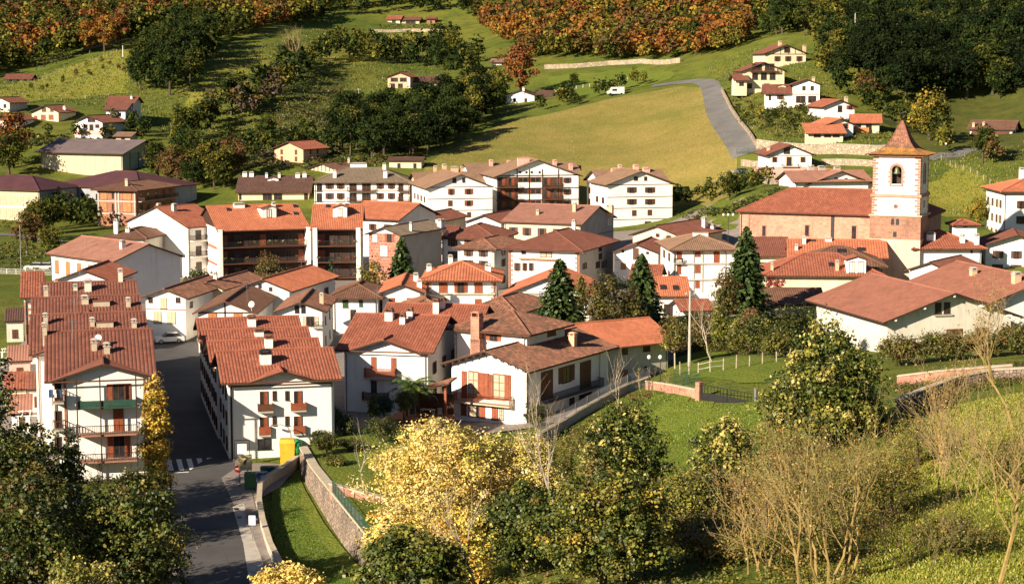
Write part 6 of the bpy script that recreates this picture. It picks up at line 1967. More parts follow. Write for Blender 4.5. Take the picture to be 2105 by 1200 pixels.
def palm():
    p = atd(848, 812, 203); zg = max(gz(p.x, p.y), 1.2)
    r = empty('palm_tree', (p.x, p.y, zg)); tag(r, 'palm with drooping fronds between the two white houses', 'tree')
    MB().tube([(0, 0, -.5), (0, 0, 2.6)], [.34, .26], 8).build('trunk', 'bark', r)
    rng = np.random.RandomState(3)
    for k in range(26):
        a = k * 2.4; el = 1.1 - .05 * k
        L = 2.6 + rng.rand() * .6
        V = []; pts = []
        for i in range(9):
            t = i / 8
            pts.append(Vector((math.cos(a) * L * t * math.cos(el * (1 - .3 * t)), math.sin(a) * L * t * math.cos(el * (1 - .3 * t)), 2.6 + L * t * math.sin(el) - 1.5 * t * t)))
        side = Vector((-math.sin(a), math.cos(a), 0))
        for i in range(8):
            for s in (-1, 1):
                for q in (0, .5):
                    b = pts[i].lerp(pts[i + 1], q); e = b + side * s * .65 * (1 - .6 * i / 8) + (pts[i + 1] - pts[i]) * .7 + Vector((0, 0, -.22))
                    w = (pts[i + 1] - pts[i]).normalized() * .07
                    V.append([tuple(b - w), tuple(b + w), tuple(e + w * .4), tuple(e - w * .4)])
        V = np.array(V)
        T = np.array([(.07, .11, .02)] * len(V)) * (.7 + .7 * rng.rand(len(V)))[:, None]
        link('frond', np_mesh('frond', V, T), r)
palm()
creeper(*CREEP, 'red autumn creeper on the left end of the long cream house', [(.30, .04, .035), (.22, .03, .03), (.36, .08, .04)], 5, 70)
for k, (hh, zf_, dep) in enumerate(FLOWERS):
    rg = np.random.RandomState(300 + k)
    nb = max(2, int(hh.w / 1.3))
    us = [u for u in np.linspace(-hh.w / 2 + 1.0, hh.w / 2 - 1.0, nb) if rg.rand() < .62]
    for q, u in enumerate(us):
        C = np.stack([u + rg.uniform(-.35, .35, 5), np.full(5, -dep - .1), zf_ + .85 + rg.uniform(-.15, .2, 5)], 1)
        V, T = leaves(rg, C, np.full(5, .2), 18, .16, [(.06, .09, .02), (.12, .14, .03), (.45, .06, .05), (.6, .5, .35)], [3, 2, 1, .6])
        link('flower_box', np_mesh('flower_box', V, T), hh.root)
# -- bare trees
def bare(label, px, pyb, d, height, mats, seed, spread=.5, depth=4, n0=6, leafy=None, lean=(0, 0), stems=1, rad=None, name='bare_tree', trunkh=.25, z=None):
    rng = np.random.RandomState(seed)
    p = atd(px, pyb, d); zg = gz(p.x, p.y) if z is None else z
    H = p.z + height * d / F - zg
    r = empty(name, (p.x, p.y, zg)); tag(r, label, 'tree')
    big = MB(); fine = MB(); tips = []
    def grow(p0, dr, L, rad, lev):
        seg = 3 if lev < depth else 2
        pts = [p0]; rr = [rad]
        dcur = dr.copy()
        for i in range(seg):
            dcur = (dcur + Vector(rng.normal(size=3) * .19) + Vector((0, 0, .10))).normalized()
            pts.append(pts[-1] + dcur * (L / seg)); rr.append(rad * (1 - .55 * (i + 1) / seg))
        (big if lev < 3 else fine).tube(pts, rr, 5 if lev < 2 else 3, cap=False)
        if lev >= depth:
            tips.append(pts[-1]); tips.append(pts[1]); return
        m = n0 - lev if lev else n0
        for i in range(max(2, m)):
            t = (.3 if lev else .45) + .7 * (i + .5) / max(2, m) * (1 if lev else .8)
            k = min(seg - 1, int(t * seg)); q = pts[k].lerp(pts[k + 1], min(1, t * seg - k))
            a = i * 2.4 + rng.rand() * 1.2
            perp = dcur.cross(Vector((math.cos(a), math.sin(a), .2))).normalized()
            nd = (dcur * (1 - spread * .55) + perp * spread * rng.uniform(.7, 1.3) + Vector((0, 0, .15))).normalized()
            grow(q, nd, L * rng.uniform(.45, .72), rr[k] * .5 + .004, lev + 1)
    R0 = rad or H * .012
    for s_ in range(stems):
        a = s_ * 2.4
        dr = Vector((lean[0] + (math.cos(a) * .45 if stems > 1 else 0), lean[1] + (math.sin(a) * .45 if stems > 1 else 0), 1)).normalized()
        ro_ = rng.uniform(.1, 1.5) if stems > 1 else 0
        grow(Vector((math.cos(a) * ro_, math.sin(a) * ro_, -.4)), dr, H * (.62 if stems > 1 else .75) * rng.uniform(.85, 1.05), R0, 0 if stems == 1 else 1)
    big.build('trunk', mats[0], r)
    if fine.v: fine.build('twigs', mats[1], r)
    if leafy:
        tp = np.array([tuple(t) for t in tips])
        tp = tp[rng.rand(len(tp)) < leafy[0]]
        V, T = leaves(rng, tp, np.full(len(tp), .22), leafy[1], leafy[2], leafy[3], [1] * len(leafy[3]))
        link('crown', np_mesh('crown', V, T), r)
    return r
RUSTL = [(.34, .19, .045), (.38, .27, .06), (.20, .18, .04), (.22, .12, .04)]
for i, (px, pyb, d, w, hh, lb) in enumerate(((1600, 1120, 128, 230, 260, 'olive thicket tree behind the left leafless bush'), (1730, 1180, 112, 230, 250, 'yellow-olive thicket tree among the golden stems'), (1830, 1150, 116, 190, 230, 'rusty thicket tree right of the golden stems'), (1510, 1250, 108, 200, 170, 'ochre thicket at the foot of the lower slope'), (1650, 1240, 104, 240, 190, 'low olive thicket at the bottom edge below the golden stems'))):
    tree('thicket_tree', lb, px, pyb, d, w, hh, [FO, FL, (.26, .15, .04), (.17, .15, .035), FM], [3, 2, 1.6, 2, 1.4], 'round', .15, 150, 42, .8, trunkfrac=.02, cat='thicket', group='thickets on the lower slope')
OLIVEL = [(.20, .19, .04), (.30, .25, .05), (.36, .2, .05), (.13, .14, .03)]
for i, (px, pyb, d, w, hh, lb) in enumerate(((1175, 985, 156, 120, 105, 'russet thicket below the villa garden wall'), (1225, 940, 166, 90, 70, 'low brown thicket beside the villa garden fence'), (1585, 1010, 145, 170, 140, 'ochre thicket left of the big glossy evergreen foot'), (1885, 975, 134, 170, 130, 'yellow-green thicket at the top of the grass slope'), (1965, 1210, 102, 200, 150, 'low yellow-green thicket on the lower grass slope'), (2070, 1010, 120, 150, 120, 'russet thicket at the right edge of the slope'))):
    tree('thicket_tree', lb, px, pyb, d, w, hh, [FO, FL, (.26, .15, .04), (.17, .15, .035), FM], [3, 2.4, 1.4, 2, 1.8], 'round', .14, 110, 42, .7, trunkfrac=.02, cat='thicket', group='thickets on the lower slope')
bare('wide leafless bush tree with golden stems at the lower right', 1690, 1275, 98, 500, ('bark_yellow', 'twig_olive'), 4, .5, 4, 6, (.6, 4, .12, OLIVEL), stems=8, rad=.085)
bare('second leafless bush left of the golden stemmed one', 1570, 1250, 104, 340, ('bark_yellow', 'twig'), 9, .6, 4, 6, (.6, 4, .12, RUSTL), stems=7, rad=.06)
bare('leafless bush with rusty leaves behind the golden stems', 1790, 1130, 118, 260, ('twig_dark', 'twig_olive'), 12, .6, 4, 6, (.6, 4, .12, RUSTL), stems=7, rad=.06)
bare('leafless brown bush in front of the big glossy evergreen', 1640, 1090, 126, 210, ('twig_dark', 'twig_dark'), 14, .6, 4, 6, (.6, 4, .12, RUSTL), stems=7, rad=.06)
bare('pollarded bare tree with upright shoots at the right edge', 2050, 1240, 92, 450, ('bark_yellow', 'twig'), 21, .45, 4, 6, (.15, 2, .1, RUSTL), rad=.13)
bare('bare young tree rising at the right edge above the path', 2085, 905, 140, 270, ('bark_yellow', 'twig'), 25, .5, 4, 6, (.4, 3, .13, RUSTL), rad=.12)
bare('bare bush in the middle of the lower grass slope', 1900, 1215, 100, 240, ('twig_dark', 'twig_olive'), 27, .6, 4, 6, (.4, 3, .1, RUSTL), stems=5, rad=.045)
bare('tall thin bare bush on the upper grass slope', 1985, 1040, 118, 260, ('twig', 'twig'), 29, .5, 4, 6, (.5, 3, .11, RUSTL), stems=5, rad=.05)
bare('white stemmed birch in front of the slim dark tree', 985, 1290, 108, 290, ('bark_pale', 'twig'), 31, .35, 3, 6, None, rad=.09)
bare('white stemmed birch left of the conical evergreen', 1165, 1100, 138, 300, ('bark_pale', 'twig'), 33, .35, 3, 6, None, rad=.12)
bare('small bare birch before the villa side balcony', 1280, 850, 196, 115, ('bark_pale', 'twig'), 35, .35, 3, 5, None, rad=.08)
bare('leaning pale bare tree in the plot behind the gate', 1465, 752, 222, 120, ('bark_pale', 'twig'), 37, .5, 3, 5, None, lean=(-.35, 0), rad=.12)
bare('thin bare sapling on the garden lawn left of the gold tree', 742, 1045, 160, 180, ('bark_pale', 'twig'), 39, .3, 2, 4, None, rad=.05)
bare('grey bare tree on the hillside left of the gully', 612, 165, 700, 95, ('twig', 'twig'), 41, .6, 4, 6, None, rad=.35)
bare('bare orchard tree beside the golden poplar foot', 222, 1030, 158, 95, ('bark', 'bark'), 43, .6, 3, 5, None, rad=.09)
bare('bare bush beside the pale green barn tree', 1340, 800, 205, 70, ('twig', 'twig'), 45, .5, 3, 5, (.4, 3, .2, [YG, OL]), stems=3, rad=.05)
bare('bare shrub at the top right of the grass slope', 1930, 1000, 128, 190, ('twig', 'twig'), 47, .55, 4, 5, (.5, 3, .13, RUSTL), stems=4, rad=.05)
bare('thin tree with orange trunk in the middle of the grass slope', 1925, 1125, 118, 350, ('bark_yellow', 'twig'), 49, .42, 4, 6, (.5, 3, .12, RUSTL), rad=.10)
bare('bare shrub low on the grass slope', 1870, 1190, 104, 150, ('twig', 'twig'), 51, .6, 4, 5, (.4, 3, .12, RUSTL), stems=4, rad=.04)

# -- hill woods
def inpoly(x, y, P):
    c = False; k = len(P) - 1
    for i in range(len(P)):
        if (P[i][1] > y) != (P[k][1] > y) and x < (P[k][0] - P[i][0]) * (y - P[i][1]) / (P[k][1] - P[i][1]) + P[i][0]:
            c = not c
        k = i
    return c
PAL = {'shade_dark': [SHADE_G, (.010, .017, .006), (.018, .026, .007)], 'dark': [DG, (.024, .042, .012), GR], 'green': [GR, DG, OL], 'olive': [OL, YG, GR], 'yell': [YG, GO, OL], 'orange': [OR, (.28, .17, .03), (.30, .13, .025), BR],  # darkest set has the wood's shade mixed into its leaf colours
       'rust': [RU, OR, BR], 'brown': [BR, OL, (.12, .06, .03)], 'grey': [(.10, .08, .06), BR, OL]}
HM = {}
rngh = np.random.RandomState(77)
for pn, tt in PAL.items():
    for v in range(3):
        sh = ('round', 'egg', 'round')[v]
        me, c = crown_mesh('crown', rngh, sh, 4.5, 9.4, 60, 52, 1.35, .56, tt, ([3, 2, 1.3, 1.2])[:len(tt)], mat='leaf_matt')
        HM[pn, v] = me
tm = [trunk_mb(rngh, 8.5, .26, 0, 5, 2.4, 5).mesh('trunk', 'bark') for _ in range(3)]
REG = [
 ('autumn woodland above the golden meadow', [(978, -14), (1545, -14), (1535, 92), (1480, 112), (1400, 122), (1290, 132), (1200, 125), (1075, 122), (985, 55)], {'orange': 4, 'rust': 2.6, 'yell': 1.6, 'green': 2.4, 'brown': 2.4, 'olive': 1.6}, 5.6, .95),
 ('mixed woodland at the upper left', [(-70, -14), (700, -14), (660, 45), (560, 60), (480, 88), (440, 78), (380, 78), (285, 82), (150, 120), (60, 140), (-70, 165)], {'green': 3.4, 'olive': 4, 'dark': 1.4, 'yell': 1.2, 'orange': 1.5, 'rust': 1.3, 'brown': 1}, 6.2, .95),
 ('dark woodland around the highest houses', [(700, -14), (978, -14), (980, 45), (900, 28), (780, 28), (690, 40)], {'dark': 4, 'green': 3, 'olive': 2}, 8.5, 1.0),
 ('dark shaded wood at the upper right', [(1700, -14), (2170, -14), (2170, 205), (2050, 205), (1950, 212), (1850, 232), (1775, 205), (1745, 100)], {'shade_dark': 5, 'dark': 2.6, 'green': .8}, 7.5, 1.2),
 ('green wood above the hillside houses', [(1545, -14), (1700, -14), (1745, 100), (1775, 200), (1720, 170), (1690, 130), (1660, 82), (1560, 82)], {'green': 4, 'dark': 3, 'olive': 2, 'yell': .6}, 7.5, 1.05),
 ('shady trees in the gully left of the meadow', [(690, 262), (800, 252), (880, 246), (938, 226), (955, 185), (1010, 190), (1040, 232), (1000, 268), (920, 300), (870, 330), (760, 335), (690, 315)], {'shade_dark': 2, 'dark': 5, 'green': 1.5, 'olive': 1.2}, 7.5, 1.05),
 ('dark clump of oaks on the left pasture', [(280, 195), (285, 130), (350, 80), (430, 85), (440, 130), (400, 170), (350, 205)], {'dark': 5, 'green': 2}, 8.0, 1.25),
 ('hedge trees along the gully foot', [(400, 300), (470, 260), (560, 225), (620, 165), (650, 130), (610, 110), (560, 170), (480, 220), (420, 245), (370, 275), (350, 310)], {'dark': 3, 'green': 3, 'olive': 2, 'grey': 1}, 7.5, .85),
 ('trees between the high pasture and the hillside farm', [(640, 130), (700, 95), (830, 120), (930, 95), (985, 130), (970, 160), (900, 150), (760, 140)], {'dark': 3, 'green': 2.4, 'olive': 2}, 8, .9),
 ('garden trees among the hillside houses', [(1498, 185), (1540, 228), (1640, 226), (1668, 244), (1660, 264), (1560, 268), (1520, 262)], {'green': 3, 'olive': 2, 'yell': 1, 'grey': .6, 'dark': 1}, 5.5, .3),
 ('trees right of the hillside houses', [(1690, 110), (1740, 170), (1790, 225), (1830, 250), (1950, 285), (1990, 330), (1930, 318), (1860, 290), (1820, 250), (1700, 190), (1675, 130)], {'green': 4, 'olive': 2, 'yell': 1, 'dark': 2}, 6.5, .7),
 ('trees below the far right farmhouse', [(1940, 320), (2000, 320), (2110, 330), (2110, 345), (2000, 345), (1960, 335)], {'green': 3, 'brown': 2, 'olive': 2}, 8, .6),
 ('trees behind the brick corner block', [(305, 392), (485, 395), (500, 345), (380, 325), (345, 350)], {'olive': 3, 'brown': 2.4, 'green': 2, 'dark': 2, 'orange': .6}, 8, .9),
 ('trees at the left hillside houses', [(40, 282), (140, 300), (330, 295), (300, 255), (240, 258), (150, 285)], {'dark': 3, 'green': 3, 'olive': 1}, 7, .5),
 ('trees at the foot of the hill behind the brown block', [(440, 335), (560, 340), (690, 320), (690, 290), (560, 300), (440, 310)], {'dark': 4, 'green': 2}, 9, .8),
 ('bushes along the foot of the golden meadow', [(1385, 425), (1500, 420), (1530, 395), (1600, 385), (1560, 380), (1510, 385), (1480, 405), (1390, 412)], {'green': 3, 'dark': 2, 'olive': 1}, 6, .4),
 ('hedgerow between the meadow and the green pasture', [(1110, 232), (1180, 218), (1260, 195), (1340, 175), (1345, 165), (1250, 185), (1170, 205), (1110, 222)], {'dark': 3, 'green': 3, 'olive': 2}, 7.5, .55),
 ('trees by the road at far left', [(40, 545), (110, 545), (115, 470), (60, 465)], {'olive': 3, 'brown': 3, 'green': 2}, 8, .7),
 ('low hedgerow bushes across the left pasture', [(60, 185), (150, 140), (262, 118), (255, 150), (170, 172), (90, 200)], {'green': 3, 'olive': 2, 'brown': 1}, 9, .24),
 ('trees beside the school front', [(100, 470), (192, 470), (196, 445), (105, 448)], {'dark': 3, 'green': 3}, 5, .62),
]
def terrain_visible(px, py):
    return True
cand = []
for gi, (gname, poly, wts, sp, scl) in enumerate(REG):
    rg = np.random.RandomState(200 + gi)
    x0 = 1e9; 
    pts = [hit(min(max(a, -200), 2300), max(b, -95)) for a, b in poly]
    xs = [p.x for p in pts]; ys = [p.y for p in pts]
    x = min(xs) - 10
    names = list(wts); w = np.array([wts[k] for k in names]); w = w / w.sum()
    while x < max(xs) + 10:
        y = min(ys) - 10
        while y < max(ys) + 40:
            xx = x + rg.uniform(-.42, .42) * sp; yy = y + rg.uniform(-.42, .42) * sp
            z = gz(xx, yy)
            px, py, dd = proj((xx, yy, z))
            if inpoly(px, py, poly) and yy < 1180:
                f_ = math.sin(xx * .045 + 2 * math.sin(yy * .03)) * .5 + .5
                k = names[int(rg.choice(len(names), p=w))] if rg.rand() < .8 else names[int(min(len(names) - 1, f_ * len(names)))]
                cand.append((dd, gname, k, xx, yy, z, scl * rg.uniform(.8, 1.25), rg.uniform(0, 6.28), int(rg.randint(3)), px, py))
            y += sp
        x += sp
# singular hillside trees the photograph picks out
for px, pyb, d, k, sc, lb in ((215, 108, 750, 'orange', 1.35, 'big orange tree above the left pasture'), (185, 110, 760, 'orange', 1.2, 'orange tree left of the biggest orange one'), (248, 92, 770, 'rust', 1.2, 'rust tree right of the big orange tree on the left'),
    (475, 238, 640, 'green', 1.35, 'rounded lone conifer on the sunny bank'), (1070, 200, 650, 'rust', 1.75, 'rust coloured tree hiding the white cottage'), (25, 345, 560, 'rust', 1.6, 'rust tree at the left edge beside the sports hall'),
    (20, 360, 545, 'green', 1.2, 'dark tree at the left edge by the sports hall'), (345, 375, 505, 'brown', .8, 'russet tree behind the brick corner block'), (440, 390, 500, 'olive', 1.0, 'weeping yellow-green tree behind the small white gable house'),
    (1910, 290, 470, 'yell', 1.2, 'golden tree behind the spire'), (1780, 210, 545, 'brown', .9, 'ochre bush on the dark wood edge'), (1180, 178, 680, 'green', .5, 'lone bush on the green pasture'), (1700, 145, 575, 'yell', .55, 'light green slim tree right of the top hillside house'),
    (1500, 412, 418, 'green', .6, 'bush at the lower corner of the golden meadow'), (2020, 335, 480, 'green', .9, 'tree right of the grass bank behind the tower'), (2010, 470, 372, 'yell', .6, 'yellow-green tree beside the turret')):
    p = hit(px, pyb)
    cand.append((0, lb, k, p.x, p.y, p.z, sc, px * .1, int(px) % 3, px, pyb))
cand.sort(key=lambda c: (c[0] / max(.4, c[6])) + (9000 if (c[0] and not (-15 < c[9] < 2120 and c[10] > -8)) else 0))
KW = {'shade_dark': 'very dark evergreen', 'dark': 'dark evergreen', 'green': 'green', 'olive': 'olive green', 'yell': 'yellowing', 'orange': 'orange', 'rust': 'rust red', 'brown': 'brown', 'grey': 'grey twigged'}
VIEWN = 290
gstat = {}
for c in cand:
    q = gstat.setdefault(c[1], [1e9, -1e9, 1e9, -1e9, 0, 0])
    q[0] = min(q[0], c[9]); q[1] = max(q[1], c[9]); q[2] = min(q[2], c[10]); q[3] = max(q[3], c[10]); q[4] += c[6]; q[5] += 1
for q in gstat.values():
    q[4] /= q[5]
stuffV = []; stuffT = []
MEd = {}
n_ind = 0
for (dd, gname, k, x, y, z, sc, rz, v, px, py) in cand:
    if n_ind < VIEWN or dd == 0:
        r = empty('broadleaf_tree', (x, y, z - .2), rz)
        r.scale = (sc, sc, sc)
        if dd == 0:
            tag(r, gname, 'tree')
        else:
            nm = gstat[gname]
            wx = 'left end' if px < nm[0] + (nm[1] - nm[0]) * .3 else ('right end' if px > nm[0] + (nm[1] - nm[0]) * .7 else 'middle')
            wy = 'upper ' if py < nm[2] + (nm[3] - nm[2]) * .4 else ('lower ' if py > nm[2] + (nm[3] - nm[2]) * .75 else '')
            szw = 'tall ' if sc > nm[4] * 1.12 else ('small ' if sc < nm[4] * .92 else '')
            lbq = lambda a_, b_: a_ + KW[k].replace('very dark evergreen', 'shade-tinted').replace('dark evergreen', 'dark').replace(' twigged', '') + ' tree, ' + b_ + wx + ' of the ' + gname
            lb_ = lbq(szw, wy)
            if len(lb_.split()) > 16: lb_ = lbq('', wy)
            if len(lb_.split()) > 16: lb_ = lbq('', '')
            if len(lb_.split()) > 16: lb_ = KW[k] + ' tree among the ' + gname
            tag(r, lb_, 'tree', gname)

        link('trunk', tm[v], r); link('crown', HM[k, v], r, (0, 0, 1.6))
        n_ind += 1
    else:
        if (k, v) not in MEd:
            me = HM[k, v]
            a = np.empty(len(me.vertices) * 3, dtype=np.float32); me.vertices.foreach_get('co', a)
            t = np.empty(len(me.polygons) * 4, dtype=np.float32); me.attributes['tint'].data.foreach_get('color', t)
            MEd[k, v] = (a.reshape(-1, 4, 3)[::14], t.reshape(-1, 4)[::14, :3])
        A, T = MEd[k, v]
        cs, sn = math.cos(rz), math.sin(rz)
        Rm = np.array([[cs, sn, 0], [-sn, cs, 0], [0, 0, 1]])
        ctr = A.mean(1, keepdims=True)
        B = ctr + (A - ctr) * 2.6
        stuffV.append((B + np.array([0, 0, 1.6])) @ Rm * sc + np.array([x, y, z - .2])); stuffT.append(T)
print('trees', len(cand), 'individual', n_ind)
if stuffV:
    o = link('woodland', np_mesh('woodland', np.concatenate(stuffV).astype(np.float32), np.concatenate(stuffT), 'leaf_matt'))
    tag(o, 'mass of autumn woodland covering the far upper slopes', 'woodland', kind='stuff')
# undergrowth and rough scrub as one mass
def scrub(name, label, poly, n, tints, w, seed, r=(.5, 1.3), leaf=.5, per=14):
    rg = np.random.RandomState(seed)
    bx = [min(p[0] for p in poly), max(p[0] for p in poly), min(p[1] for p in poly), max(p[1] for p in poly)]
    C = []
    tries = 0
    while len(C) < n and tries < n * 6:
        tries += 1
        px = rg.uniform(bx[0], bx[1]); py = rg.uniform(bx[2], bx[3])
        if inpoly(px, py, poly):
            p = hit(px, py); C.append((p.x, p.y, p.z + .1))
    C = np.array(C)
    V, T = leaves(rg, C, rg.uniform(r[0], r[1], len(C)), per, leaf, tints, w, up=.5, flat=.7)
    tag(link(name, np_mesh(name, V, T)), label, 'undergrowth', kind='stuff')
scrub('undergrowth', 'bracken and scrub around the gully and hill pastures', [(300, 330), (360, 250), (480, 120), (620, 110), (720, 140), (740, 240), (700, 330), (520, 345)], 420, [OL, BR, GR, YG], [3, 1.6, 2, .8], 1, (.6, 1.8), .7, 22)
scrub('undergrowth', 'scrub and brambles on the slope among the bare trees', [(1560, 1200), (1660, 1000), (1760, 880), (1880, 850), (1960, 900), (1900, 1010), (1830, 1100), (1760, 1210)], 900, [FO, (.24, .15, .05), FM, FL, (.3, .17, .045)], [3, 1.2, 2.6, 3, .8], 2, (.25, .7), .16, 34)
scrub('undergrowth', 'rough scrub below the trees in the centre foreground', [(780, 1215), (820, 1100), (1000, 1060), (1180, 1010), (1380, 960), (1500, 1000), (1560, 1100), (1500, 1215)], 900, [FO, FM, FG, (.22, .13, .045), FL], [3, 3, 1.5, 1.2, 2], 3, (.3, .9), .2, 32)
scrub('undergrowth', 'shaded scrub at the lower left', [(-20, 1215), (-20, 1000), (120, 960), (230, 985), (330, 1030), (365, 1100), (390, 1215)], 700, [DG, GR, OL, BR], [3, 2, 2, 1], 4, (.4, 1.0), .25, 30)
scrub('undergrowth', 'terraced garden planting among the hillside houses', [(1490, 190), (1520, 130), (1560, 215), (1680, 180), (1800, 270), (1660, 262), (1600, 280), (1560, 268), (1520, 250)], 420, [GR, OL, DG, YG, BR], [3, 2, 2, 1, .7], 5, (.5, 1.3), .5, 24)
scrub('undergrowth', 'tall grass and brambles behind the low wall on the right', [(1830, 790), (1900, 770), (2110, 745), (2110, 790), (1960, 812), (1860, 830)], 300, [OL, GR, BR, YG], [3, 2, 1.5, 1], 6, (.3, .7), .2, 30)
scrub('undergrowth', 'weedy planting below the left hillside houses', [(0, 290), (60, 275), (150, 285), (260, 290), (340, 300), (330, 330), (200, 300), (60, 300)], 300, [GR, OL, DG, YG], [3, 2, 2, 1], 7, (.6, 1.4), .6, 20)
scrub('undergrowth', 'rough vegetation behind the church and flats', [(1390, 440), (1500, 425), (1600, 385), (1640, 400), (1560, 430), (1420, 455)], 160, [GR, OL, DG], [3, 2, 2], 8, (.5, 1.2), .5, 20)
scrub('undergrowth', 'shaded bushes and bracken filling the gully slope', [(400, 335), (470, 290), (560, 225), (640, 170), (720, 190), (700, 260), (870, 300), (860, 340), (690, 345), (520, 350)], 500, [DG, OL, BR, GR], [3, 2, 1.5, 2], 11, (.7, 2.2), .75, 24)
scrub('undergrowth', 'dense shrubs in the garden strip behind the grassy plot', [(1385, 700), (1440, 690), (1540, 700), (1650, 690), (1660, 730), (1560, 732), (1440, 722), (1390, 735)], 240, [OL, GR, YG, BR, DG], [3, 3, 1.6, 1.4, 2], 12, (.5, 1.3), .26, 40)
scrub('undergrowth', 'ivy and shrubs between the bell tower foot and the halls', [(1540, 640), (1640, 660), (1700, 690), (1640, 700), (1545, 680)], 90, [GR, OL, DG, YG], [3, 2, 2, 1], 13, (.4, 1.0), .26, 36)
scrub('undergrowth', 'rough planting along the far left road', [(-20, 560), (-20, 500), (60, 505), (105, 520), (112, 560)], 160, [GR, OL, DG, YG], [3, 2, 2, 1], 14, (.5, 1.4), .4, 26)
scrub('undergrowth', 'bushes and rough tussocks scattered over the left hillsides', [(0, 175), (150, 130), (280, 95), (440, 110), (560, 90), (700, 60), (900, 70), (940, 130), (720, 175), (560, 240), (400, 290), (300, 250), (130, 215), (0, 215)], 420, [OL, GR, YG, BR], [3, 3, 2, 1.5], 15, (.3, 1.4), .5, 16)
scrub('undergrowth', 'brown shrubs along the lower side of the villa garden wall', [(1120, 935), (1180, 890), (1290, 822), (1340, 800), (1335, 830), (1260, 870), (1190, 940)], 130, [BR, OL, GR, (.2, .11, .04)], [3, 3, 2, 1.5], 16, (.35, .9), .2, 40)
scrub('undergrowth', 'garden bushes filling the terraces above the stone retaining wall', [(640, 945), (720, 900), (840, 890), (870, 930), (800, 960), (730, 985), (690, 985)], 60, [GR, OL, DG, YG], [3, 2, 2, 1], 17, (.3, .8), .18, 60)
def tufts(name, label, poly, n, seed, cols, s=.3):
    rg = np.random.RandomState(seed)
    P = [hit(*p) for p in poly]
    xs = [p.x for p in P]; ys = [p.y for p in P]; Q = [(p.x, p.y) for p in P]
    C = []
    while len(C) < n:
        x = rg.uniform(min(xs), max(xs)); y = rg.uniform(min(ys), max(ys))
        if inpoly(x, y, Q): C.append((x, y, gz(x, y) + .05))
    C = np.array(C); m = len(C)
    a = rg.uniform(0, 6.28, m); d = np.stack([np.cos(a), np.sin(a), 0 * a], 1) * (s * .25) * rg.uniform(.6, 1.4, m)[:, None]
    u = np.stack([rg.normal(0, .35, m), rg.normal(0, .35, m), np.ones(m)], 1) * s * rg.uniform(.5, 1.2, m)[:, None]
    V = np.stack([C - d, C + d, C + d * .4 + u, C - d * .4 + u], 1)
    T = np.array(cols)[rg.choice(len(cols), m)] * (.7 + .6 * rg.rand(m))[:, None]
    tag(link(name, np_mesh(name, V, T)), label, 'grass', kind='stuff')
tufts('grass', 'long grass blades on the steep slope at lower right', [(1640, 1215), (1700, 1080), (1800, 960), (1870, 880), (1950, 840), (2060, 815), (2160, 805), (2200, 1215)], 46000, 1, [(.19, .22, .024), (.24, .25, .034), (.15, .19, .02), (.32, .28, .06)], .18)
tufts('grass', 'short grass blades of the bright lawn below the gate', [(1140, 925), (1240, 850), (1345, 808), (1430, 824), (1560, 830), (1600, 870), (1530, 960), (1440, 1010), (1330, 1010), (1200, 980)], 20000, 2, [(.13, .19, .02), (.18, .22, .028), (.09, .15, .016)], .16)
tufts('grass', 'grass blades on the narrow lawn beneath the stone wall', [(560, 1010), (600, 985), (612, 975), (616, 1030), (640, 1090), (690, 1150), (735, 1215), (610, 1215), (570, 1130), (556, 1060)], 9000, 3, [(.07, .14, .014), (.09, .15, .018), (.05, .11, .012)], .14)

tufts('grass', 'dry grass tussocks over the golden meadow', [(872, 344), (905, 318), (960, 293), (1020, 262), (1060, 246), (1110, 239), (1180, 222), (1250, 205), (1330, 190), (1400, 178), (1445, 180), (1455, 215), (1480, 255), (1508, 292), (1516, 330), (1500, 400), (1440, 415), (1380, 420), (1200, 420), (1000, 415), (870, 395)], 30000, 5, [(.28, .205, .052), (.23, .185, .042), (.32, .235, .07), (.19, .165, .036)], .22)
tufts('grass', 'rough grass tussocks over the left hillside pastures', [(0, 215), (0, 170), (150, 132), (285, 92), (440, 95), (560, 90), (700, 62), (930, 66), (940, 130), (905, 182), (720, 225), (690, 320), (520, 330), (400, 300), (300, 250), (130, 212)], 34000, 6, [(.08, .115, .016), (.14, .15, .025), (.045, .072, .013), (.21, .17, .045)], .5)
tufts('grass', 'rough grass tussocks on the slopes behind church and hillside houses', [(1915, 440), (1905, 330), (1800, 250), (1700, 150), (1560, 100), (1450, 130), (1480, 180), (1560, 300), (1650, 330), (1780, 300), (1900, 320), (2105, 300), (2105, 190), (2110, 440)], 14000, 7, [(.09, .12, .018), (.17, .165, .03), (.05, .075, .014), (.22, .18, .05)], .4)

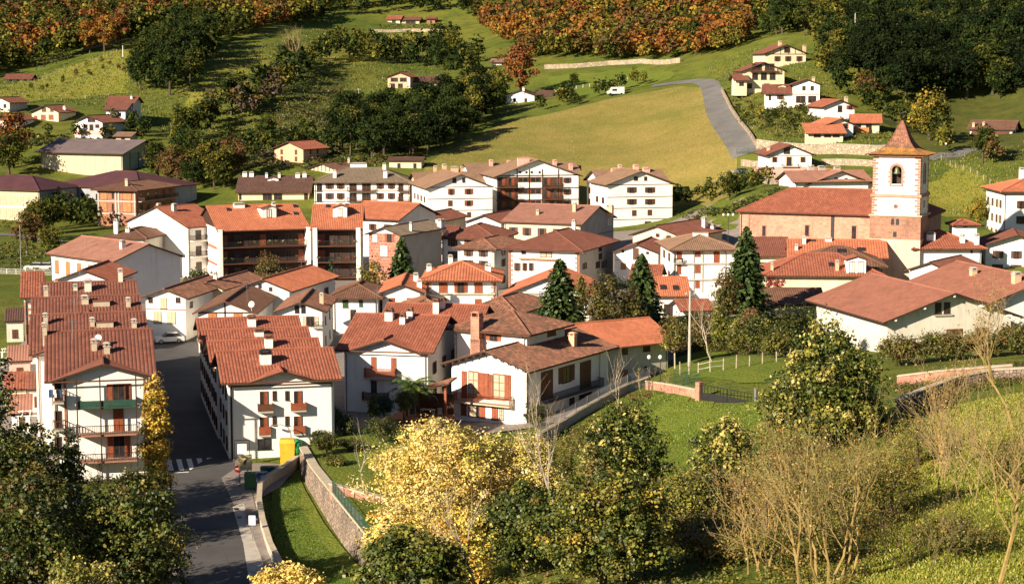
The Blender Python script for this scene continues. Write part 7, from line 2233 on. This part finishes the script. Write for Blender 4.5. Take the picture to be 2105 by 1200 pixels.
# ------------------------------------------------------------------ walls, fences and street furniture
# the tall stone retaining wall beside the lawn strip, with the garden terrace behind it
def retaining():
    top = [(617, 920, 2.2), (640, 960, 2.5), (681, 1012, 2.9), (722, 1062, 3.2), (766, 1115, 3.4), (800, 1165, 3.5), (850, 1240, 3.6)]
    P = [at(a, b, z) for a, b, z in top]
    mb = MB(); cp = MB()
    Q = []
    for i in range(len(P) - 1):
        for k in range(4):
            Q.append(P[i].lerp(P[i + 1], k / 4))
    Q.append(P[-1])
    for i, q in enumerate(Q):
        d = Q[min(i + 1, len(Q) - 1)] - Q[max(i - 1, 0)]; d.z = 0; d.normalize()
        n = Vector((-d.y, d.x, 0))
        if n.x > 0: n = -n
        b = n * .55
        m = len(mb.v)
        mb.v += [(q.x + b.x, q.y + b.y, -1.0), (q.x, q.y, q.z), (q.x - n.x * .6, q.y - n.y * .6, q.z), (q.x - n.x * .6, q.y - n.y * .6, -1.0)]
        c = len(cp.v)
        cp.v += [tuple(q + n * .12 + Vector((0, 0, .004))), tuple(q + n * .12 + Vector((0, 0, .16))), tuple(q - n * .7 + Vector((0, 0, .16))), tuple(q - n * .7 + Vector((0, 0, .004)))]
        if i:
            for X, y in ((mb, m), (cp, c)):
                for k in range(4):
                    X.f.append((y - 4 + k, y - 4 + (k + 1) % 4, y + (k + 1) % 4, y + k))
    for X in (mb, cp):
        L = len(X.v); X.f.append((0, 1, 2, 3)); X.f.append((L - 1, L - 2, L - 3, L - 4))
    o = mb.build('retaining_wall', 'rubble')
    tag(o, 'tall rubble stone retaining wall curving down beside the narrow lawn', 'wall')
    cp.build('coping', 'concrete_tan', o)
    # buttress half way
    return Q
RQ = retaining()
gp = [(q.x + .3, q.y) for q in RQ[:-1]] + [(RQ[-1].x + 8, RQ[-1].y + 3), (-8, 142), (-2, 158), (-6, 172), (-8, 186), (-14, 190), (-18, 189)]
patch('garden_lawn', gp, 'grass_lush', 0, 1.5, px=False, zf=garden_z, label='terraced garden lawn above the stone retaining wall')
def garden_wall():
    a = at(681, 1012, 2.9); b = at(800, 1035, 3.3)
    mb = MB().box(0, (b - a).length, -.2, .2, -.6, .75)
    o = mb.build('garden_wall', 'pink_block'); o.location = a; o.rotation_euler = (0, 0, math.atan2(b.y - a.y, b.x - a.x))
    tag(o, 'low pink stone wall crossing the garden behind the retaining wall', 'wall')
    c = MB().box(-.05, (b - a).length, -.26, .26, .752, .85); c.build('coping', 'concrete_tan', o)
garden_wall()
def mesh_fence(name, label, pts, h, mat, post=2.0, zf=None, fine=True, cat='fence', pz=None):
    """posts, rails and thin wires; each post its own piece"""
    P = [Vector(p) for p in pts]
    r = empty(name, P[0]); tag(r, label, cat)
    O = P[0]
    w = MB()
    for i in range(len(P) - 1):
        a, b = P[i] - O, P[i + 1] - O
        n = max(1, int((b - a).length / post))
        for k in range(n + (1 if i == len(P) - 2 else 0)):
            q = a.lerp(b, k / n)
            MB().box(q.x - .04, q.x + .04, q.y - .04, q.y + .04, q.z - .4, q.z + h).build('post', mat, r)
        for z in ([h - .03, h * .5, .08] if fine else [h - .03]):
            w.tube([a + Vector((0, 0, z)), b + Vector((0, 0, z))], .02, 4)
        if fine:
            m = int((b - a).length / .16)
            for k in range(m):
                q = a.lerp(b, k / m)
                w.box(q.x - .009, q.x + .009, q.y - .009, q.y + .009, q.z, q.z + h)
    w.build('mesh_panel', mat, r)
    return r
mesh_fence('fence', 'green mesh fence on top of the retaining wall', [at(a, b, z + .16) for a, b, z in ((684, 1012, 2.9), (722, 1060, 3.2), (764, 1112, 3.4))], 1.1, 'metal_green', 1.6)
# low wall with rail along the lay-by and ramp
o, Q = wall_line('garden_wall', [(612, 958), (580, 982), (550, 1000), (535, 1015), (533, 1050), (540, 1090), (555, 1140), (580, 1190), (600, 1230)], 1.0, .35, 'concrete', 'low concrete wall with rail bending round the lay-by and ramp', cop='concrete_tan')
mesh_fence('railing', 'green handrail on the low wall beside the ramp', [q + Vector((0, 0, 1.1)) for q in Q[6::3]], .9, 'metal_green', 1.5, fine=True)
# sunny wall and gate below the plot
wall_line('garden_wall', [(1330, 800), (1372, 806), (1432, 818)], .9, .4, 'pink_block', 'low pink stone wall left of the metal gate', cop='concrete_tan')
wall_line('retaining_wall', [(1105, 912), (1160, 880), (1230, 838), (1290, 806), (1335, 790)], .9, .4, 'concrete', 'concrete garden wall along the villa side', cop='concrete_tan')
p = [hit(*q) for q in ((1105, 912), (1160, 880), (1230, 838), (1290, 806), (1335, 790))]
mesh_fence('fence', 'grey mesh fence on the villa garden wall', [q + Vector((0, 0, 1.0)) for q in p], 1.1, 'metal_grey', 2.2)
wall_line('field_wall', [(1845, 845), (1900, 822), (1970, 796), (2040, 782), (2120, 778)], 1.0, .5, 'rubble', 'curving stone field wall with pale coping at right', cop='concrete_tan')
wall_line('field_wall', [(1845, 792), (1920, 783), (2000, 776), (2080, 770)], .9, .5, 'pink_block', 'straight pink stone wall above the curving field wall', cop='concrete_tan')
wall_line('retaining_wall', [(1556, 306), (1680, 317), (1800, 320), (1880, 318)], 2.4, .6, 'rubble_light', 'long pale stone retaining wall under the hedge houses', cop='concrete')
wall_line('retaining_wall', [(1525, 340), (1570, 345), (1590, 372), (1680, 375)], 1.6, .6, 'rubble_light', 'stone terrace wall beside the lowest hillside house')
wall_line('retaining_wall', [(1560, 372), (1640, 385), (1690, 388)], 1.6, .6, 'rubble_light', 'stone terrace wall below the pink ground floor')
wall_line('retaining_wall', [(1484, 188), (1500, 222), (1524, 258), (1552, 298), (1568, 312)], 1.2, .5, 'rubble_light', 'pale stone wall along the outer edge of the hill lane')
wall_line('retaining_wall', [(1690, 340), (1800, 343)], 1.4, .5, 'rubble_light', 'pale garden wall behind the church roof', cop='concrete')
wall_line('field_wall', [(1120, 142), (1180, 140), (1250, 134), (1320, 130), (1400, 128)], 1.6, 1.0, 'rubble_light', 'dry stone bank at the foot of the autumn wood')
wall_line('field_wall', [(760, 66), (840, 65), (930, 66)], 1.3, .8, 'rubble_light', 'dry stone wall across the high pasture')
wall_line('field_wall', [(170, 104), (230, 92), (290, 80)], 1.0, .8, 'rubble_light', 'stone wall at the upper edge of the left pasture')
# clipped hedge under the houses
def hedge(label, a, b, h, th, tints, seed, px=True):
    A = hit(*a) if px else Vector(a); B = hit(*b) if px else Vector(b)
    L = (B - A).length; n = int(L * 3)
    rg = np.random.RandomState(seed)
    C = np.array([tuple(A.lerp(B, rg.rand()) + Vector((rg.normal(0, th * .25), rg.normal(0, th * .25), rg.uniform(.2, 1) * h))) for _ in range(n)])
    V, T = leaves(rg, C, np.full(n, .45), 24, .32, tints, [1] * len(tints))
    tag(link('hedge', np_mesh('hedge', V, T)), label, 'hedge')
hedge('clipped hedge below the orange roofed hillside house', (1585, 284), (1738, 286), 1.6, 1.0, [GR, OL, YG], 1)
hedge('clipped hedge right of the garden gate below the hillside houses', (1750, 286), (1860, 286), 1.6, 1.0, [GR, OL, YG], 2)
hedge('dark hedge row above the left pasture', (72, 150), (150, 124), 4.5, 3, [DG, GR, OL], 3)
hedge('dark clipped hedge row beneath the orange trees', (255, 84), (380, 48), 4.5, 3, [DG, GR, DG], 4)
hedge('long hedge before the highest houses', (775, 58), (905, 60), 1.8, 1.5, [GR, DG], 5)
hedge('green hedge in front of the school wall', (0, 470), (85, 476), 2.2, 1.6, [YG, GR, OL], 6)
# fence posts
def posts(label, pts, h, mat, n, seed=0, name='fence'):
    P = [hit(*p) for p in pts]
    r = empty(name, P[0]); tag(r, label, 'fence')
    rg = random.Random(seed)
    w = MB(); tops = []
    for k in range(n):
        t = k / (n - 1) * (len(P) - 1); i = min(len(P) - 2, int(t)); q = P[i].lerp(P[i + 1], t - i)
        q = Vector((q.x, q.y, gz(q.x, q.y))) - P[0]
        l = (rg.uniform(-.06, .06), rg.uniform(-.06, .06))
        hh = h * rg.uniform(.85, 1.1)
        MB().tube([(q.x, q.y, q.z - .3), (q.x + l[0], q.y + l[1], q.z + hh)], .07, 5).build('post', mat, r)
        tops.append(q + Vector((l[0], l[1], hh * .85)))
    for k in range(n - 1):
        w.tube([tops[k], tops[k + 1]], .012, 3); w.tube([tops[k] - Vector((0, 0, h * .4)), tops[k + 1] - Vector((0, 0, h * .4))], .012, 3)
    w.build('wire', 'metal_grey', r)
posts('wooden post and wire fence across the grassy plot behind the gate', [(1398, 770), (1440, 768), (1500, 760), (1560, 750), (1625, 742)], 1.5, 'bark_pale', 10, 1)
posts('row of pale fence posts above the left pasture', [(70, 170), (130, 152), (200, 128), (290, 92)], 1.6, 'bark_pale', 22, 2)
posts('fence posts crossing the grass bank behind the tower', [(1935, 330), (1960, 345), (2000, 358), (2035, 380)], 1.4, 'bark_pale', 9, 3)
posts('paddock fence on the green pasture', [(1140, 190), (1180, 184), (1230, 176), (1290, 166)], 1.3, 'paint_white', 12, 4)
# gate
def gate():
    A = hit(1437, 822); B = hit(1553, 824)
    r = empty('gate', A, math.atan2(B.y - A.y, B.x - A.x)); tag(r, 'low dark metal double gate between stone posts', 'gate')
    L = (B - A).length
    MB().box(-.3, .3, -.3, .3, -.4, 2.0).build('gatepost', 'pink_block', r)
    MB().box(L - .15, L + .15, -.15, .15, -.4, 2.4).build('gatepost', 'metal_grey', r)
    for x0, x1 in ((.35, L / 2 - .03), (L / 2 + .03, L - .2)):
        m = MB()
        m.box(x0, x1, -.03, .03, 1.72, 1.8); m.box(x0, x1, -.025, .025, .1, .95)
        for k in range(9):
            x = x0 + (x1 - x0 - .04) * k / 8
            m.box(x, x + .04, -.028, .028, .1, 1.75)
        m.build('gate_leaf', 'metal_dark', r)
gate()
A = hit(1514, 318); B = hit(1562, 316)
mesh_fence('fence', 'green screen fence closing the lower end of the hill lane', [A, B], 1.4, 'metal_green', 1.5)
A = hit(1385, 788); B = hit(1437, 795)
mesh_fence('fence', 'dark green mesh fence left of the metal gate', [A, B], 1.6, 'metal_green', 2)
# poles and lamps
def pole(label, px, pyb, pyt, d, mat='concrete', r=.14, name='utility_pole', arms=True):
    b = atd(px, pyb, d); zg = gz(b.x, b.y); t = atd(px, pyt, d)
    o = empty(name, (b.x, b.y, zg)); tag(o, label, 'pole')
    H = t.z - zg
    MB().tube([(0, 0, -.4), (0, 0, H)], [r, r * .6], 8).build('shaft', mat, o)
    if arms:
        MB().box(-.6, .6, -.05, .05, H - .5, H - .4).build('crossarm', 'metal_grey', o)
        for x in (-.5, 0, .5):
            MB().tube([(x, 0, H - .4), (x, 0, H - .2)], .04, 5).build('insulator', 'paint_white', o)
    return o, H
pole('tall concrete utility pole standing before the white flats', 1417, 748, 598, 224, 'concrete', .2)
pole('thin utility pole on the green pitch', 738, 222, 182, 640, 'concrete', .2)
pole('slim pole at the right end of the green pitch', 853, 220, 188, 642, 'concrete', .18, arms=False)
pole('white pole on the left pasture edge', 253, 122, 94, 730, 'paint_white', .2, arms=False)
pole('pole in the scrub below the green pitch', 701, 270, 240, 600, 'concrete', .2, arms=False)
pole('lone pole among the dark wood', 1757, 90, 28, 600, 'concrete', .28, arms=False)
pole('pole at the hillside road left of the tall white house', 176, 220, 196, 640, 'concrete', .2, arms=False)
pole('lamp post in front of the school', 43, 540, 462, 335, 'metal_grey', .1, arms=False)
def lamp(label, px, pyb, pyt, d, heads=1, curved=False):
    b = atd(px, pyb, d); zg = gz(b.x, b.y); H = atd(px, pyt, d).z - zg
    o = empty('street_lamp', (b.x, b.y, zg)); tag(o, label, 'street lamp')
    if curved:
        MB().tube([(0, 0, -.2), (0, 0, H * .75), (-.3, 0, H * .92), (-1.0, 0, H), (-1.7, 0, H * .98)], [.07, .06, .05, .045, .04], 6).build('shaft', 'metal_grey', o)
        MB().lathe([(.05, .08), (.2, .02), (.22, -.06), (.04, -.1)], 10, (-1.85, 0, H * .97)).build('lamp_head', 'metal_grey', o)
    else:
        MB().tube([(0, 0, -.2), (0, 0, H)], [.07, .05], 6).build('shaft', 'metal_dark', o)
        for k in range(heads):
            x = (k - (heads - 1) / 2) * .9
            if heads > 1: MB().tube([(0, 0, H - .3), (x, 0, H - .1)], .03, 5).build('arm', 'metal_dark', o)
            MB().lathe([(.06, 0), (.2, .12), (.24, .3), (.14, .46), (.02, .5)], 10, (x, 0, H - .02)).build('globe', 'paint_white', o, True)
lamp('globe lamp on the left of the pair behind the villa', 1334, 790, 738, 207)
lamp('globe lamp on the right of the pair behind the villa', 1357, 790, 738, 207)
lamp('curved street lamp in front of the right terrace', 599, 962, 872, 181, 1, True)
lamp('three globe lamp at the church path', 1893, 470, 448, 372, 3)
lamp('white lamp on the lane behind the spire', 1944, 328, 298, 430)
lamp('three globe lamp left of the church nave', 1497, 470, 444, 345, 3)
# board, bins, containers, signs
def board():
    p = at(505, 1003, .2); o = empty('information_board', (p.x, p.y, gz(p.x, p.y)), R_(8)); tag(o, 'cream information board with dark emblem beside the street', 'sign')
    for x in (-.55, .49):
        MB().box(x, x + .06, -.03, .03, -.2, 3.2).build('post', 'metal_dark', o)
    MB().box(-.62, .62, -.08, -.031, 1.65, 3.1).build('panel', 'board_cream', o)
    MB().box(-.5, .5, -.095, -.081, 1.75, 1.95).build('text_band', 'concrete_tan', o)
    m = MB(); m.box(-.12, .12, -.095, -.081, 2.35, 2.55); m.box(-.06, .16, -.095, -.081, 2.56, 2.68); m.box(-.14, .04, -.095, -.081, 2.2, 2.34)
    m.build('emblem', 'metal_dark', o)
    MB().box(-.5, .5, -.095, -.081, 2.85, 2.95).build('text_band', 'concrete_tan', o)
board()
def frame_sign():
    p = at(498, 958, .2); o = empty('notice_frame', (p.x, p.y, gz(p.x, p.y)), R_(10)); tag(o, 'dark framed white notice standing before the terrace wall', 'sign')
    for x in (-.75, .69): MB().box(x, x + .06, -.03, .03, -.2, 2.6).build('post', 'metal_dark', o)
    MB().box(-.69, .69, -.03, .03, 2.52, 2.6).build('rail', 'metal_dark', o)
    MB().box(-.45, .45, -.04, -.0, 1.2, 2.2).build('panel', 'paint_white', o)
frame_sign()
def bin_box(label, px, py, w, h, dpt, mat, name='litter_bin', cat='bin', rz=.1):
    p = at(px, py, .2); o = empty(name, (p.x, p.y, gz(p.x, p.y) + .15), rz); tag(o, label, cat)
    m = MB()
    a = [(-w/2*.88, -dpt/2*.88, .08), (w/2*.88, -dpt/2*.88, .08), (w/2*.88, dpt/2*.88, .08), (-w/2*.88, dpt/2*.88, .08)]; b_ = [(-w/2, -dpt/2, h*.85), (w/2, -dpt/2, h*.85), (w/2, dpt/2, h*.85), (-w/2, dpt/2, h*.85)]
    m.prism(a, b_); m.build('body', mat, o)
    l = MB(); t = [(-w/2*1.04, -dpt/2*1.04, h*.853), (w/2*1.04, -dpt/2*1.04, h*.853), (w/2*1.04, dpt/2*1.04, h*.853), (-w/2*1.04, dpt/2*1.04, h*.853)]
    l.prism(t, [(x * .85, y * .75, h) for x, y, _ in t]); l.build('lid', mat, o)
    for x in (-w/2*.7, w/2*.7):
        MB().tube([(x - .04, -dpt/2*.75, .08), (x + .04, -dpt/2*.75, .08)], .09, 8).build('wheel', 'tyre', o)
bin_box('green wheeled waste container behind the cream board', 515, 1010, 1.1, 1.6, .9, 'bin_green', 'waste_container', 'container')
bin_box('dark green container beside the low wall', 555, 985, 1.8, 1.0, .9, 'metal_green', 'waste_container', 'container')
bin_box('blue-grey low container at the corner of the lay-by', 535, 992, 1.5, .8, .8, 'pool_tarp', 'waste_container', 'container')
bin_box('tall yellow recycling container against the terrace corner', 591, 962, 1.5, 2.6, 1.3, 'yellow_paint', 'recycling_container', 'container')
p = at(608, 940, .2)
o = empty('bottle_bank', (p.x, p.y, gz(p.x, p.y) + .1)); tag(o, 'bright green dome shaped bottle bank beside the yellow container', 'container')
MB().lathe([(.62, 0), (.75, .4), (.78, .95), (.6, 1.4), (.3, 1.68), (.05, 1.75)], 16).build('body', 'green_paint', o, True)
MB().lathe([(.79, .9), (.8, 1.0)], 16).build('band', 'metal_green', o)
MB().tube([(0, -.78, 1.15), (0, -.60, 1.15)], .14, 10).build('opening', 'metal_dark', o)
p = at(490, 985, .2); o = empty('traffic_sign', (p.x, p.y, gz(p.x, p.y)), .3); tag(o, 'red round road sign with white bar by the kerb', 'sign')
MB().tube([(0, 0, -.2), (0, 0, 1.3)], .035, 6).build('post', 'metal_grey', o)
MB().tube([(0, -.04, 1.0), (0, -.07, 1.0)], .38, 18).build('disc', 'red_paint', o); MB().box(-.26, .26, -.085, -.071, .93, 1.07).build('bar', 'paint_white', o)
p = at(519, 1110, .2); o = empty('traffic_sign', (p.x, p.y, gz(p.x, p.y))); tag(o, 'small white square sign on a post beside the ramp', 'sign')
MB().tube([(0, 0, -.2), (0, 0, 2.3)], .035, 6).build('post', 'metal_grey', o); MB().box(-.28, .28, -.06, -.036, 1.5, 2.3).build('plate', 'paint_white', o)
def car(label, p, rz, mat, L=4.1, W=1.75, H=1.45):
    o = empty('parked_car', p, rz); tag(o, label, 'car', 'parked cars')
    m = MB()
    # body side profile extruded, tucked in towards the roof
    low = [(-L/2, .28), (-L/2, .75), (-L/2 + .25, .88), (-L*.18, .93), (L*.34, .95), (L/2 - .05, .9), (L/2, .6), (L/2, .28)]
    m.prism([(x, -W/2, z) for x, z in low], [(x, W/2, z) for x, z in low]); m.build('body', mat, o)
    cab = [(-L*.24, .935), (-L*.08, H - .03), (L*.05, H), (L*.28, H - .05), (L*.42, .945)]
    g = MB(); g.prism([(x, -W/2*(.96 if z < 1 else .8), z) for x, z in cab], [(x, W/2*(.96 if z < 1 else .8), z) for x, z in cab]); g.build('glasshouse', 'pane', o)
    rf = MB(); rf.prism([(-L*.08, -W/2*.8, H - .02), (L*.28, -W/2*.8, H - .04), (L*.28, W/2*.8, H - .04), (-L*.08, W/2*.8, H - .02)], [(-L*.07, -W/2*.77, H + .03), (L*.27, -W/2*.77, H + .01), (L*.27, W/2*.77, H + .01), (-L*.07, W/2*.77, H + .03)]); rf.build('roof', mat, o)
    for x in (-L*.31, L*.3):
        for s in (-1, 1):
            w = MB().tube([(x, s * (W/2 - .18), .31), (x, s * (W/2 + .01), .31)], .31, 14); k = w.build('wheel', 'tyre', o)
            MB().tube([(x, s * (W/2 + .012), .31), (x, s * (W/2 + .02), .31)], .19, 12).build('rim', 'metal_grey', k)
    for s in (-1, 1):
        MB().box(-L/2 - .01, -L/2 + .05, s * W*.36 - .16, s * W*.36 + .16, .62, .76).build('headlight', 'paint_white', o)
q = at(348, 704, .15); car('silver white car parked at the far end of the street', (q.x, q.y, gz(q.x, q.y) + .15), .35, 'car_white')
q = hit(1522, 358); car('grey car parked left of the pink ground floor', (q.x, q.y, q.z + .1), .2, 'car_grey')
for i, px in enumerate((72, 92)):
    q = at(px, 556, 0); car(['pale car parked on the left road behind the railing', 'second pale car along the left road'][i], (q.x, q.y, .1), .1, 'car_white')
q = hit(1265, 196); 
def van(p):
    o = empty('camper_van', p, .1); tag(o, 'white camper van parked at the top edge of the golden meadow', 'van')
    prof = [(-2.8, .4), (-2.8, 1.3), (-2.0, 1.5), (-1.5, 2.6), (2.9, 2.7), (2.9, .4)]
    m = MB(); m.prism([(x, -1.0, z) for x, z in prof], [(x, 1.0, z) for x, z in prof]); m.build('body', 'car_white', o)
    MB().box(-1.2, .4, -1.02, -1.001, 1.3, 2.0).build('window', 'pane', o)
    for x in (-1.8, 1.9):
        for s in (-1, 1): MB().tube([(x, s * .8, .35), (x, s * 1.01, .35)], .36, 12).build('wheel', 'tyre', o)
van((q.x, q.y, q.z + .1))
# terrace gardens left of the left row: small sheds with red roofs and pergola frames
def backyard():
    for i, (xl, xr, pye, hh, lb, wl, tl) in enumerate(((14, 46, 660, 3.0, 'small brown roofed shed left of the left terrace', 'offwhite', 'tile_dark'), (20, 60, 742, 2.6, 'pink walled lean-to behind the left terrace', 'pink', 'tile_rose'),
        (14, 52, 800, 2.4, 'low red tiled store at the left edge', 'cream', 'tile_red'), (62, 92, 800, 2.6, 'white store against the left terrace wall', 'white_b', 'tile_rust'), (25, 60, 850, 2.2, 'little cream garden store with tan roof at left', 'white_b', 'tile_rose'))):
        h = House('shed', lb, roof='shed', pitch=14, D=4.5, ov=.3, wall=wl, tile=tl, cat='shed', group='back yard sheds', **front(xl, xr, pye, hh, 0, A13))
        h.grid('F', (.5,), (.6,), .8, 1.2, 'sc', 'wood_brown')
    for k, (px, py) in enumerate(((40, 790), (30, 720), (70, 850))):
        p = at(px, py, 2.4); o = empty('pergola', (p.x, p.y, 0), A13); tag(o, ['white framed pergola at the left edge yards', 'white framed pergola behind the pink lean-to', 'white framed pergola nearest the olive tree'][k], 'pergola', 'back yard pergolas')
        for x in (-1.6, 1.6):
            for y in (-1.5, 1.5): MB().box(x - .05, x + .05, y - .05, y + .05, -.2, 2.4).build('post', 'paint_white', o)
        for y in (-1.5, 1.5): MB().box(-1.75, 1.75, y - .051, y + .051, 2.402, 2.5).build('beam', 'paint_white', o)
        for x in (-1.2, -.4, .4, 1.2): MB().box(x - .04, x + .04, -1.7, 1.7, 2.503, 2.56).build('slat', 'paint_white', o)
backyard()
h = House('house', 'white side house with tiny pink quoins left of the left terrace', roof='gx', pitch=19, D=14, ov=.5, wall='white_b', tile='tile_red', **front(50, 82, 610, 9.0, 0, A13))
h.quoins('F', -1, 0, 8.5); h.grid('F', (.5,), (1, 4), .9, 1.3, 'so')
h = House('house', 'red gable roof peeping behind the left terrace', roof='gy', pitch=20, D=12, wall='white_b', tile='tile_red', **front(118, 225, 575, 9.0, 0, R_(-4)))
h.chim([(190, 565, 16, 10)], 'white')
# railing along the far left road
A = at(-5, 562, 0); B = at(110, 566, 0)
mesh_fence('railing', 'pale railing along the far left road', [A, B], 1.0, 'paint_white', 1.8)

# repairs and drains in the street surface
rp_ = tag(empty('street_repairs', (0, 0, 0)), 'darker repair patches and drain covers in the street surface', kind='structure')
for i, (px, py, w, l, mt) in enumerate(((430, 1060, 1.4, 3.2, 'metal_dark'), (455, 1150, 1.0, 5.0, 'asphalt'), (395, 900, .9, 4.0, 'asphalt'), (486, 1050, .4, .7, 'metal_dark'), (492, 1066, .4, .7, 'metal_dark'), (415, 1010, .7, .7, 'metal_dark'))):
    p = at(px, py, .15); m = MB()
    if mt == 'metal_dark' and w > 1: mt = 'asphalt'
    q = [p + bx13 * a + ax13 * b for a, b in ((-w / 2, -l / 2), (w / 2, -l / 2), (w / 2, l / 2), (-w / 2, l / 2))]
    m.v = [(c.x, c.y, gz(c.x, c.y) + (.19 if i in (3, 4) else .15)) for c in q]; m.f = [(0, 1, 2, 3)]
    m.build('patch' if i < 3 else 'drain_cover', mt, rp_)
